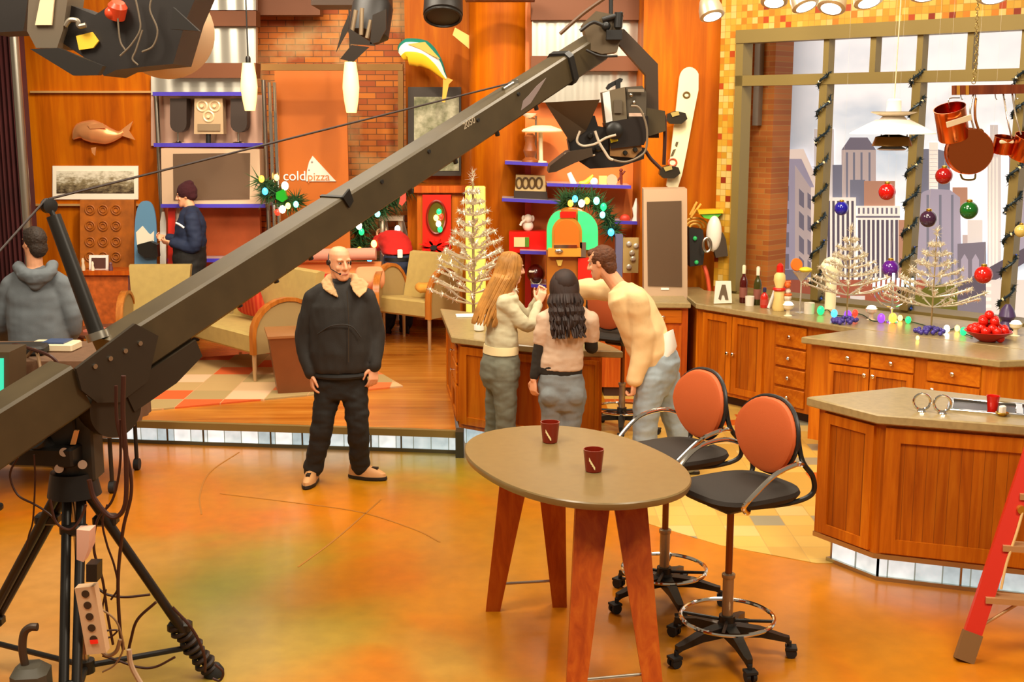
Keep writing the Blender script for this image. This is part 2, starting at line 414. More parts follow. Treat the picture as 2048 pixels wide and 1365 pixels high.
structure(MB().cyl((pc.x, pc.y, .2), (pc.x, pc.y, 5), .37, n=40), 'wall_column', WOOD_WALL)
# ledge lines on the wood wall
lg = MB()
for y_ in (184, 410):
    a, b = D(62, y_, 14.72), D(306 if y_ == 184 else 280, y_, 14.72); lg.bx(a - V((0, .03, .012)), b + V((0, .04, .012)))
structure(lg, 'trim_6', P('pale_ledge', 'd8a868', .4, .4))
# horizontal beams and metal bands above the set
bm_ = MB()
for x0, y0, x1, y1, Y in ((345, 22, 512, 52, 14.5), (345, 126, 512, 156, 14.5), (1062, -20, 1292, 40, 13.4), (1062, 112, 1292, 142, 13.4), (500, -30, 640, 30, 14.9), (930, -8, 1070, 0, 13.0)):
    bm_.pxbox(x0, y0, x1, y1, Y, .25)
structure(bm_, 'trim_7', BROWN_BEAM)
mb_ = MB()
for x0, y0, x1, y1, Y in ((345, -30, 512, 20, 14.55), (345, 52, 512, 126, 14.6), (1064, 40, 1290, 112, 13.5), (302, 152, 512, 190, 14.66), (1064, 142, 1286, 205, 13.55)):
    mb_.pxbox(x0, y0, x1, y1, Y, .1)
structure(mb_, 'trim_8', CORR)
mb_ = MB(); mb_.pxbox(302, 190, 525, 292, 14.7, .06)
structure(mb_, 'trim_9', corrug('brushed_metal_pink', 'dcb098'))
# truss bar with the hanging lamps
structure(MB().pxbox(522, 128, 805, 141, 13.6, .1).pxbox(796, 128, 806, 380, 14.4, .1), 'trim_10', P('truss_brown', '7a5420', .5, .4))
# dark ceiling pieces and plaster curve at the top
structure(MB().pxbox(622, -20, 775, 10, 11.5, .5), 'trim_11', P('ceiling_dark', '3a2410', .6))
cv = MB()
cv.px([(905, 70), (935, 95), (1000, 150), (1000, 130), (940, 72), (910, 55)], 14.0, .3)
structure(cv, 'trim_12', P('pale_wood_brace', 'f0a850', .4))

# ================================================================ window wall on the right
WP = V((2.24, 12.41, 0)); WD = V((1.9, -1.81, 0)).normalized(); WN = V((WD.y, -WD.x, 0))   # WN points into the room
WANG = math.atan2(WD.y, WD.x)
def wpl(x, y, off=0.0): return PL(x, y, WP + WN * off, WN)
def wt(x, y=157): return (wpl(x, y) - WP).dot(WD)
def wz(x, y): return wpl(x, y).z
def wloc(t, off, z): return WP + WD * t + WN * off + V((0, 0, z))
def wobj(mb, name, mat, **kw):            # mesh written along the wall: x along it, y out of the room
    o = mb.build(name, mat, **kw)
    M = Matrix.Translation(WP) @ Matrix.Rotation(WANG, 4, 'Z')
    loc = M @ o.location; o.location = loc; o.rotation_euler = (0, 0, WANG); MW[o] = Matrix.Translation(loc) @ Matrix.Rotation(WANG, 4, 'Z')
    return o
t0 = wt(1434, 330); t1 = wt(1470, 330); zt = wz(1540, 62); zs = .97; tend = 5.2
wl = MB()
wl.bx((t0, 0, 0), (t1, .15, 5)); wl.bx((t1, 0, zt), (tend, .15, 5)); wl.bx((t1, 0, 0), (tend, .15, zs - .06))
o = wobj(wl, 'wall_right', MOSAIC); o['kind'] = 'structure'
fr = MB()
fr.bx((t1, -.05, zs), (t1 + .085, .12, zt + .02)); zt2 = zt - .105
fr.bx((t1, -.06, zt2), (tend, .12, zt + .02))
zm = wz(1700, 157); fr.bx((t1, -.05, zm - .05), (tend, .1, zm + .05))
MUL = [wt(x) for x in (1652, 1745, 1838, 1938, 2046)]
for t in MUL: fr.bx((t - .028, -.02, zm), (t + .028, .09, zt2))
POST = [MUL[0], MUL[2], MUL[4]]
for t in POST: fr.bx((t - .04, -.045, zs), (t + .04, .09, zm))
fr.bx((t1, -.02, zs - .06), (tend, .3, zs))
o = wobj(fr, 'window_1', FRAME_MET); o['kind'] = 'structure'
# ================================================================ city backdrop beyond the window
BP = WP - WN * 2.6
sky = NT('backdrop_sky'); tc = sky.n('ShaderNodeTexCoord'); nz = sky.n('ShaderNodeTexNoise', i_Scale=.7, i_Detail=5.0, i_Roughness=.55); sky.l(sky.coord((.6, 1, 1.5)), nz.inputs[0])
c = sky.ramp(nz.outputs[0], [(.36, 'bccad8'), (.48, 'e2e8ec'), (.58, 'fcfcfc')])
gp = sky.n('ShaderNodeNewGeometry'); sx = sky.n('ShaderNodeSeparateXYZ'); sky.l(gp.outputs['Position'], sx.inputs[0])
mr = sky.n('ShaderNodeMapRange', i_1=3.0, i_2=4.2); sky.l(sx.outputs[2], mr.inputs[0])
c = sky.mix(mr.outputs[0], c, sky.ramp(nz.outputs[0], [(.3, 'e6ecf0'), (.45, 'ffffff')]))
mr2 = sky.n('ShaderNodeMapRange', i_1=3.75, i_2=3.3); sky.l(sx.outputs[0], mr2.inputs[0])
c = sky.mix(mr2.outputs[0], c, 'a0a2a6')
sky.col(c); sky.l(c, sky.b.inputs['Emission Color']); sky.b.inputs['Emission Strength'].default_value = .85; sky.b.inputs['Roughness'].default_value = .8
def bd(name, col, es=.8): return P('backdrop_' + name, col, .9, emit=col, es=es)
BM = [sky.m, bd('tower', '9890a0'), bd('tower_pale', 'c8c0bc'), bd('stone', 'b0a09c'), bd('window', '6e6874'), bd('brickred', '94503c'), bd('slate', '70707e'), bd('cornice', 'e0cec0'), bd('trees', '5c5a20'), bd('water', '6a5c60'), bd('brown', 'a87c66'), bd('white', 'e6dcd0'), bd('dark', '544c58')]
back = MB()
A_ = wpl; BN = WN
def bpt(x, y, lift): return PL(x, y, BP + WN * lift, WN)
q = [bpt(1400, -120, 0), bpt(2250, -120, 0), bpt(2250, 760, 0), bpt(1400, 760, 0)]
zlo, zhi = -.2, 5.5
ts = [(p - WP).dot(WD) for p in q]; ta, tb = min(ts) - 1, max(ts) + 2
def bq(t, z, lift): return WP - WN * (2.6 - lift) + WD * t + V((0, 0, z))
back.extr([bq(ta, zlo, 0), bq(tb, zlo, 0), bq(tb, zhi, 0), bq(ta, zhi, 0)], -WN * .03)
lv = [0]
def bpoly(pts, m):
    lv[0] += 1; back.mat(m); back.poly([bpt(x, y, .0008 * lv[0] + .002) for x, y in pts])
def brect(x0, y0, x1, y1, m): bpoly([(x0, y0), (x1, y0), (x1, y1), (x0, y1)], m)
# far towers
bpoly([(1683, 300), (1700, 275), (1735, 275), (1752, 300), (1752, 420), (1683, 420)], 3); bpoly([(1683, 300), (1700, 275), (1735, 275), (1752, 300)], 4)
for x in (1692, 1706, 1721, 1737): brect(x, 305, x + 4, 420, 6)
brect(1628, 258, 1668, 420, 2)
brect(1665, 330, 1684, 420, 6); brect(1700, 360, 1730, 440, 6); brect(1728, 362, 1790, 470, 10)
bpoly([(1838, 300), (1850, 298), (1872, 298), (1900, 305), (1900, 420), (1838, 420)], 6)
brect(1858, 285, 1876, 420, 11)
for y in range(300, 420, 8): brect(1859, y, 1875, y + 2, 2)
brect(1905, 375, 1935, 430, 10)
brect(1975, 310, 2002, 640, 2); brect(1980, 250, 1996, 312, 2)
for x in (1978, 1985, 1992): brect(x, 315, x + 3, 630, 11)
brect(2018, 300, 2060, 520, 1)
# nearer towers
bpoly([(1833, 400), (1846, 384), (1862, 378), (1900, 380), (1920, 395), (1926, 640), (1833, 640)], 1)
for x in (1853, 1878, 1902): brect(x, 390, x + 5, 640, 6)
brect(1712, 412, 1800, 560, 11)
brect(1712, 432, 1800, 432 + 4, 4)
for i in range(9): brect(1716 + i * 9.3, 416, 1720 + i * 9.3, 428, 4); brect(1716 + i * 9.3, 440, 1721.5 + i * 9.3, 560, 12)
brect(1650, 395, 1712, 560, 11)
for i in range(6): brect(1655 + i * 9.5, 402, 1660 + i * 9.5, 560, 12)
brect(1797, 440, 1830, 600, 10); brect(1925, 470, 1945, 640, 3); brect(1935, 440, 1965, 560, 2)
# stone building at left
bpoly([(1542, 302), (1607, 302), (1636, 360), (1634, 600), (1542, 600)], 1)
bpoly([(1538, 300), (1607, 298), (1640, 372), (1634, 386), (1603, 318), (1538, 318)], 7)
bpoly([(1590, 330), (1634, 395), (1634, 600), (1590, 600)], 3)
for y in (330, 372, 418, 465, 508):
    for x in (1547, 1567): brect(x, y, x + 11, y + 30, 4)
for y in (385, 430, 478, 520): bpoly([(1598, y - 8), (1608, y + 2), (1608, y + 32), (1598, y + 24)], 4); bpoly([(1615, y), (1625, y + 9), (1625, y + 38), (1615, y + 30)], 4)
bpoly([(1546, 234), (1557, 218), (1574, 228), (1576, 300), (1546, 300)], 4); bpoly([(1550, 240), (1572, 240), (1574, 268), (1550, 268)], 12); brect(1546, 270, 1580, 276, 7)
brect(1622, 375, 1645, 560, 7)
# riverside
brect(1542, 560, 1850, 680, 5); bpoly([(1538, 500), (1556, 505), (1566, 600), (1538, 600)], 5)
brect(1560, 540, 1680, 560, 4)
for x in (1585, 1650, 1700): brect(x, 592, x + 30, 600, 2)
bpoly([(1820, 600), (1850, 575), (1900, 565), (1935, 590), (1950, 645), (1820, 660)], 8)
bpoly([(1915, 488), (1972, 484), (1972, 660), (1915, 660)], 4)
for x in (1922, 1944): bpoly([(x, 570), (x, 520), (x + 7, 508), (x + 14, 520), (x + 14, 570)], 1)
bpoly([(1915, 570), (2060, 490), (2060, 520), (1972, 572), (1972, 590), (1915, 600)], 12)
brect(1972, 560, 2060, 660, 2)
for y in (568, 582, 596, 610): brect(1972, y, 1982, y + 6, 11)
o = back.build('city_backdrop', BM, smooth=0)
tag(o, 'pale painted skyline backdrop with towers and clouds hung beyond the window', 'backdrop')
# brick pier standing outside the window
bp0 = PL(1492, 330, WP - WN * .75, WN); bp1 = PL(1543, 330, WP - WN * .75, WN)
b_ = MB(); ta_ = (bp0 - WP).dot(WD); tb_ = (bp1 - WP).dot(WD)
b_.bx((ta_, .75, 0), (tb_, 1.1, 5))
o = wobj(b_, 'brick_pier', BRICK2); tag(o, 'red brick pier standing just outside the left end of the window', 'brick pier')
g_ = MB(); g_.bx((ta_ + (tb_ - ta_) * .38, .66, 2.62), (ta_ + (tb_ - ta_) * .58, .74, 5))
o = wobj(g_, 'drain_pipe', P('grey_pipe', '8c8478', .5, .5)); tag(o, 'grey drain pipe running down the brick pier outside the window', 'pipe')
# ================================================================ kitchen units
def face_geo(a, b):
    a = V((a[0], a[1], 0)); b = V((b[0], b[1], 0)); d = (b - a); L = d.length; d.normalize()
    return a, d, L, V((d.y, -d.x, 0)), math.atan2(d.y, d.x)      # normal points right of a->b (towards the viewer when a is on the left)
def fbox(mb, f, u0, u1, z0, z1, o0, o1, bev=0):
    a, d, L, n, ang = f
    c = a + d * (u0 + u1) / 2 + n * (o0 + o1) / 2 + V((0, 0, (z0 + z1) / 2))
    return mb.box(c, (abs(u1 - u0), abs(o1 - o0), abs(z1 - z0)), ang, bev)
def door(parent, f, u0, u1, z0, z1, name='door', knob=None, stile=.065, panel=None, fmat=None):
    m = MB()
    fbox(m, f, u0, u0 + stile, z0, z1, 0, .022); fbox(m, f, u1 - stile, u1, z0, z1, 0, .022)
    fbox(m, f, u0 + stile, u1 - stile, z0, z0 + stile, 0, .022); fbox(m, f, u0 + stile, u1 - stile, z1 - stile, z1, 0, .022)
    o = m.build(name, fmat or WOOD_CAB, parent)
    p = MB(); fbox(p, f, u0 + stile - .004, u1 - stile + .004, z0 + stile - .004, z1 - stile + .004, -.002, .008)
    p.build('inset_panel', panel or WOOD_PANEL, o)
    if knob:
        a, d, L, n, ang = f; c = a + d * knob[0] + V((0, 0, knob[1])) + n * .022
        MB().lathe([(.006, 0), (.006, .014), (.016, .02), (.017, .028), (.01, .034)], c, n, 12).build('knob', CHROME, o)
    return o
def drawer(parent, f, u0, u1, z0, z1):
    m = MB(); fbox(m, f, u0, u1, z0, z1, 0, .02, .006); o = m.build('drawer', WOOD_CABH, parent)
    a, d, L, n, ang = f; c = a + d * (u0 + u1) / 2 + V((0, 0, (z0 + z1) / 2)) + n * .02
    MB().lathe([(.006, 0), (.006, .014), (.016, .02), (.017, .028), (.01, .034)], c, n, 12).build('knob', CHROME, o)
    return o
def inset(poly, d):
    n = len(poly); out = []; c = sum((V((p[0], p[1])) for p in poly), V((0, 0))) / n
    for i in range(n):
        p = V((poly[i][0], poly[i][1])); a = V((poly[i - 1][0], poly[i - 1][1])); b = V((poly[(i + 1) % n][0], poly[(i + 1) % n][1]))
        e1 = (p - a).normalized(); e2 = (b - p).normalized()
        n1 = V((-e1.y, e1.x)); n2 = V((-e2.y, e2.x))
        if n1.dot(c - p) < 0 and n2.dot(c - p) < 0: n1, n2 = -n1, -n2
        m = (n1 + n2); m = m / max(.3, m.length_squared) * 2
        out.append(p + m * d)
    return [(q.x, q.y) for q in out]
def worktop(poly, z, t, name, label, mat=COUNTER):
    m = MB(); P2 = [V((p[0], p[1], 0)) for p in poly]
    ar = sum(P2[i].x * P2[(i + 1) % len(P2)].y - P2[(i + 1) % len(P2)].x * P2[i].y for i in range(len(P2)))
    if ar < 0: poly = list(reversed(poly))
    pi = inset(poly, .008)
    m.ringloft([[V((x, y, zz)) for x, y in q] for q, zz in ((pi, z - t), (poly, z - t + .008), (poly, z - .008), (pi, z))])
    return solo(m, name, mat, label, 'worktop')

# ---- front island with the sink
ZI = 1.03
A, B, C, Dd, E = (G(1614, 794, ZI), G(1756, 830, ZI), G(2048, 852, ZI), G(1806, 774, ZI), G(2048, 800, ZI))
C2 = B + (C - B).normalized() * 2.2; E2 = Dd + (E - Dd).normalized() * 1.55
top = [(p.x, p.y) for p in (A, B, C2, E2, Dd)]
worktop(top, ZI, .058, 'worktop', 'grey stone worktop of the front island with a sink cut into it')
body = inset(top, .05)
isl = thing('kitchen_island', 'orange wood island nearest the camera with panelled sides and lit toe kick', 'kitchen island', (body[1][0], body[1][1], 0))
MB().prism(body, .17, ZI - .058).build('carcass', WOOD_CAB, isl)
toe = inset(top, .12)
MB().prism(toe, .025, .17).build('toe_kick', LITG, isl, label='glowing glass block toe kick')
m = MB().prism(inset(top, .10), 0, .025); m.prism(inset(top, .045), .155, .185)
for i in range(2):
    a, b = V(toe[i] + (0,)), V(toe[i + 1] + (0,)); n_ = max(1, int((b - a).length / .42))
    for j in range(n_ + 1): m.box(a + (b - a) * j / n_ + V((0, 0, .095)), (.012, .012, .14))
m.build('toe_frame', STEEL, isl)
f = face_geo(body[0], body[1]); door(isl, f, .05, f[2] - .03, .2, ZI - .08, 'side_panel', stile=.06)
f = face_geo(body[1], body[2])
door(isl, f, .03, .98, .2, ZI - .08, 'side_panel', stile=.085); door(isl, f, .99, 2.0, .2, ZI - .08, 'side_panel', stile=.085)
# sink
s0, s1, s2, s3 = G(1893, 787, ZI), G(2048, 799, ZI), G(2048, 826, ZI), G(1897, 822, ZI)
ux = (s1 - s0).normalized(); uy = V((-ux.y, ux.x, 0)); sw = .78; sd = .30
sk = thing('kitchen_sink', 'steel double sink with a bright rim sunk in the front worktop', 'sink', s3)
m = MB()
def sk_p(u, v, z): return s3 + ux * u + uy * v + V((0, 0, z))
def sk_box(m, u0, u1, v0, v1, z0, z1): m.box((sk_p(u0, v0, z0) + sk_p(u1, v1, z1)) / 2, (abs(u1 - u0), abs(v1 - v0), abs(z1 - z0)), math.atan2(ux.y, ux.x), .004)
for (u0, u1, v0, v1) in ((0, sw, -.012, .02), (0, sw, sd - .02, sd + .012), (-.012, .02, 0, sd), (sw - .02, sw + .012, 0, sd), (.36, .40, 0, sd)): sk_box(m, u0, u1, v0, v1, -.004, .014)
m.build('rim', CHROME, sk)
m = MB(); sk_box(m, .02, .36, .02, sd - .02, .0005, .003); sk_box(m, .40, sw - .02, .02, sd - .02, .0005, .003); m.build('basin', P('basin_steel', '46403c', .25, 1), sk)
cp = sk_p(.235, .07, .004)
t = thing('cup', 'red plastic cup standing in the sink of the front island', 'cup', cp)
MB().lathe([(.026, 0), (.036, .085), (.038, .09), (.034, .088), (.025, .006)], cp, n=20).build('body', RED, t)
# round chrome towel rings left on the worktop
for i, (x, y) in enumerate(((1843, 807), (1884, 811))):
    c0 = G(x, y + 16, ZI + .001); m = MB().torus(c0 + V((0, 0, .056)), .047, .008, (.1, 1, 0), 32, 8); m.cyl(c0, c0 + V((0, 0, .006)), .026, .022)
    solo(m, 'chrome_ring', CHROME, ['chrome ring stand at the left on the front worktop', 'chrome ring stand on the front worktop right beside the sink'][i], 'ring stand')
c0 = G(2004, 832, ZI + .001)
t = thing('soap_dish', 'small brass dish holding white soap at the front edge of the sink', 'soap dish', c0)
MB().lathe([(.02, 0), (.024, .004), (.038, .018), (.036, .02), (.02, .008)], c0, n=20).build('dish', GOLD, t)
MB().box(c0 + V((0, 0, .036)), (.04, .028, .045), .4, .006).build('soap', WHITE, t)

# ---- middle island
ZM = .95
A, B = G(1603, 674, ZM), G(2000, 722, ZM); md = (B - A).normalized(); mn = V((-md.y, md.x, 0))
B2 = B; Fq = G(1712, 657, ZM); k1 = Fq + WN * .012 + WD * .03; k2 = Fq + WN * .012 + WD * 2.0
top = [(A.x, A.y), (B.x, B.y), (B.x + .6, B.y + .1), (k2.x, k2.y), (k1.x, k1.y)]
worktop(top, ZM, .055, 'worktop', 'grey stone worktop of the middle island below the window')
body = inset(top, .05)
isl = thing('kitchen_island', 'orange wood island with knobbed drawers behind the front island', 'kitchen island', (body[0][0], body[0][1], 0))
MB().prism(body, .1, ZM - .055).build('carcass', WOOD_CAB, isl)
MB().prism(inset(top, .13), 0, .1).build('toe_kick', P('toe_dark', '3c1c08', .6), isl)
f = face_geo(body[0], body[1]); L = f[2]
for (u0, u1) in ((.16, .50), (.51, .86)): drawer(isl, f, u0, u1, .76, .88)
drawer(isl, f, .96, L - .12, .72, .88)
door(isl, f, .16, .505, .14, .75, knob=(.475, .70), stile=.05); door(isl, f, .515, .86, .14, .75, knob=(.545, .70), stile=.05)
door(isl, f, .96, L - .12, .14, .71, knob=(1.02, .66))
# ---- counter under the window
F0, F1 = G(1392, 607, ZM), G(1712, 657, ZM); d_ = (F1 - F0).normalized(); F2 = F1 + WD * 2.0
bk0 = WP - WD * .75 + WN * .06; 
def onwall(p, off): q = V((p.x, p.y, 0)); t = (q - WP).dot(WD); return WP + WD * t + WN * off
e1 = onwall(F2, .065)
top = [(F0.x, F0.y), (F1.x, F1.y), (F2.x, F2.y), (e1.x, e1.y), (WP.x - WD.x * .28 + WN.x * .065, WP.y - WD.y * .28 + WN.y * .065), (WP.x - WD.x * .28 + WN.x * .065 - .02, 12.80), (F0.x - .04, 12.80)]
worktop(top, ZM, .055, 'worktop', 'grey stone worktop running under the window along the right wall')
body = [(F0.x + .02, F0.y + .06), (F1.x + .02, F1.y + .05), (F2.x + .02, F2.y + .05)] + [(x - .01, y - .01) for x, y in top[3:5]] + [(top[5][0], 12.79), (F0.x + .02, 12.79)]
cb = thing('base_cabinet', 'orange wood base cabinets standing below the window worktop', 'cabinet', (F0.x, F0.y, 0))
MB().prism(body, .1, ZM - .055).build('carcass', WOOD_CAB, cb)
MB().prism([(x + .05, y + .08) if i < 3 else (x, y) for i, (x, y) in enumerate(body)], 0, .1).build('toe_kick', MATS['toe_dark'], cb)
f = face_geo(body[0], body[1])
door(cb, f, .10, .46, .14, .87, knob=(.43, .52), stile=.06); door(cb, f, .47, .84, .14, .87, knob=(.50, .52), stile=.06)
for z0, z1 in ((.14, .30), (.32, .48), (.50, .66), (.68, .87)): drawer(cb, f, .98, 1.32, z0, z1)
# ---- counter under the portrait monitor
G0 = G(1175, 612, ZM); top = [(G0.x, G0.y), (F0.x - .045, F0.y + .02), (F0.x - .045, 12.80), (1.45, 12.80), (1.45, G0.y + .4), (G0.x, G0.y + .4)]
top = [(G0.x + .1, 11.72), (F0.x - .045, F0.y + .03), (F0.x - .045, 12.80), (1.34, 12.80), (1.34, 12.2), (G0.x + .1, 12.2)]
worktop(top, ZM, .055, 'worktop', 'grey stone worktop under the portrait monitor')
body = [(top[0][0] + .05, 11.78), (F0.x - .06, F0.y + .09), (F0.x - .06, 12.79), (1.34, 12.79), (1.34, 12.2), (top[0][0] + .05, 12.2)]
cb = thing('base_cabinet', 'reddish wood base cabinet with a drawer below the portrait monitor', 'cabinet', (body[0][0], body[0][1], 0))
MB().prism(body, .1, ZM - .055).build('carcass', WOOD_RED, cb); MB().prism(inset(body, .04), 0, .1).build('toe_kick', MATS['toe_dark'], cb)
f = face_geo(body[0], body[1]); L = f[2]
drawer(cb, f, L - .42, L - .06, .74, .87); door(cb, f, L - .42, L - .06, .14, .72, knob=(L - .38, .66), panel=WOOD_RED, fmat=WOOD_RED)
# ---- peninsula where the three people stand
ZP = .92
p1, p2, p3, p4 = G(903, 674, ZP), G(1000, 686, ZP), G(1242, 706, ZP), G(880, 617, ZP)
top = [(p1.x, p1.y), (p2.x, p2.y), (.42, 9.42), (p3.x + .02, p3.y + .06), (p3.x - .05, 9.6), (.45, 10.35), (.0, 11.0), (p4.x, p4.y)]
worktop(top, ZP, .055, 'worktop', 'grey stone worktop of the peninsula in front of the three people')
body = inset(top, .06); body[3] = (.70, 9.36); body[4] = (.66, 9.6)
pn = thing('kitchen_island', 'orange wood peninsula with a curved end beside the raised platform', 'kitchen island', (body[0][0], body[0][1], 0))
MB().prism(body, .14, ZP - .055).build('carcass', WOOD_CAB, pn)
MB().prism(inset(body, .05), .0, .14).build('toe_kick', LITG, pn, label='glowing glass block toe kick')
f = face_geo(body[0], body[1]); door(pn, f, .03, f[2] - .02, .18, ZP - .08, 'side_panel', panel=WOOD_CAB)
f = face_geo(body[1], body[2]); door(pn, f, .03, f[2] - .03, .18, ZP - .08, 'side_panel', panel=WOOD_RED)
f = face_geo(body[2], body[3]); door(pn, f, .02, f[2] - .02, .18, ZP - .08, 'side_panel', stile=.03, panel=WOOD_CAB)
f = face_geo(body[7], body[0]); L = f[2]
for z0, z1 in ((.68, .82), (.5, .66)): drawer(pn, f, L - .5, L - .06, z0, z1)
door(pn, f, L - .5, L - .06, .18, .48); door(pn, f, .1, L - .54, .18, .82)
# paper sheets and a white roll on the peninsula
c0 = G(945, 632, ZP + .002)
solo(MB().box(c0 + V((0, 0, .004)), (.30, .16, .008), .1), 'paper_sheet', P('paper', 'fbf8f0', .8), 'white sheets of paper lying at the left end of the peninsula worktop', 'paper')
c0 = G(958, 662, ZP + .002); m = MB().lathe([(.03, 0), (.042, .008), (.045, .085), (.042, .09), (.040, .085), (.036, .012)], c0, n=18)
solo(m, 'white_mug', WHITE, 'white mug standing on the peninsula worktop beside the blonde woman', 'mug')
c0 = G(1190, 636, ZP + .002)
solo(MB().box(c0 + V((0, 0, .006)), (.28, .2, .012), -.3), 'paper_pad', P('paper2', 'efe6d4', .8), 'cream paper pad lying on the peninsula under the outstretched arm', 'paper pad')

# ================================================================ oval bar table
ZT = 1.0; TC = V((.308, 6.0, 0)); TA, TB, TH = .737, .487, -1.149
def oval(sa, n=72, pw=2.25):
    out = []
    for i in range(n):
        t = 2 * PI * i / n; cx, sx_ = math.cos(t), math.sin(t)
        x = sa * TA * math.copysign(abs(cx) ** (2 / pw), cx); y = sa * TB * math.copysign(abs(sx_) ** (2 / pw), sx_)
        out.append(TC + V((x * math.cos(TH) - y * math.sin(TH), x * math.sin(TH) + y * math.cos(TH), 0)))
    return out
tb = thing('bar_table', 'tall oval bar table with a taupe top on four splayed wooden legs', 'table', TC)
m = MB(); m.ringloft([[p + V((0, 0, z)) for p in oval(s)] for s, z in ((.965, ZT - .042), (.99, ZT - .036), (1.0, ZT - .02), (1.0, ZT - .006), (.992, ZT))])
m.build('tabletop', P('table_laminate', '7e6840', .32, var=.06, vscale=20), tb)
up = V((0, 0, ZT - .042))
feet = [(G(986, 1220), V((.035, 6.32, 0))), (G(1119, 1212), V((.2, 6.36, 0))), (G(1146, 1440), V((.385, 5.60, 0))), (G(1312, 1425), V((.555, 5.68, 0)))]
for i, (ft, tp) in enumerate(feet):
    o_ = (TC - ft); o_.z = 0
    side = V((1, 0, 0)) if i in (0, 2) else V((-1, 0, 0))
    # the leg tapers: wide at the top and narrow at the floor
    fx = .04; tx = .082; dy = .05
    def rg(c, w, h, z): return [V((c.x - w, c.y - h, z)), V((c.x + w, c.y - h, z)), V((c.x + w, c.y + h, z)), V((c.x - w, c.y + h, z))]
    m = MB().ringloft([rg(ft, fx, .03, 0), rg(ft.lerp(tp, .5), .06, .042, ZT * .48), rg(tp, tx, .055, ZT - .042)])
    m.build('leg', WOOD_RED, tb)
for a, b, z in ((0, 1, .16), (2, 3, .16)):
    pa = feet[a][0].lerp(feet[a][1], z); pb = feet[b][0].lerp(feet[b][1], z)
    MB().cyl((pa.x, pa.y, z), (pb.x, pb.y, z), .008, n=10).build('crossbar', STEEL, tb)
for x, y, lb in ((1100, 882, 'dark red mug at the far side of the oval bar table'), (1187, 940, 'dark red mug standing nearer the middle of the oval bar table')):
    c0 = G(x, y + 3, ZT); t = thing('mug', lb, 'mug', c0, 0, 'mugs on the bar table')
    prof = [(.036, 0), (.040, .004), (.050, .10), (.0515, .112), (.047, .112), (.044, .09), (.036, .012), (.002, .01)]
    MB().lathe(prof, c0, n=28, caps=False).build('body', P('mug_red', '7c1e0c', .22), t)
    lab = MB(); 
    for kk in range(4):
        a = PI * 1.5 - .55 + .16 * kk; z1 = .068 - .012 * kk; rr = .0465 + .0006
        lab.extr([c0 + V((math.cos(a) * rr, math.sin(a) * rr, z1 - .006)), c0 + V((math.cos(a + .17) * rr, math.sin(a + .17) * rr, z1 - .014)), c0 + V((math.cos(a + .17) * rr, math.sin(a + .17) * rr, z1)), c0 + V((math.cos(a) * rr, math.sin(a) * rr, z1 + .012))], V((math.cos(a), math.sin(a), 0)) * .0012)
    lab.build('emblem', P('cream_print', 'f0dca0', .4), t)

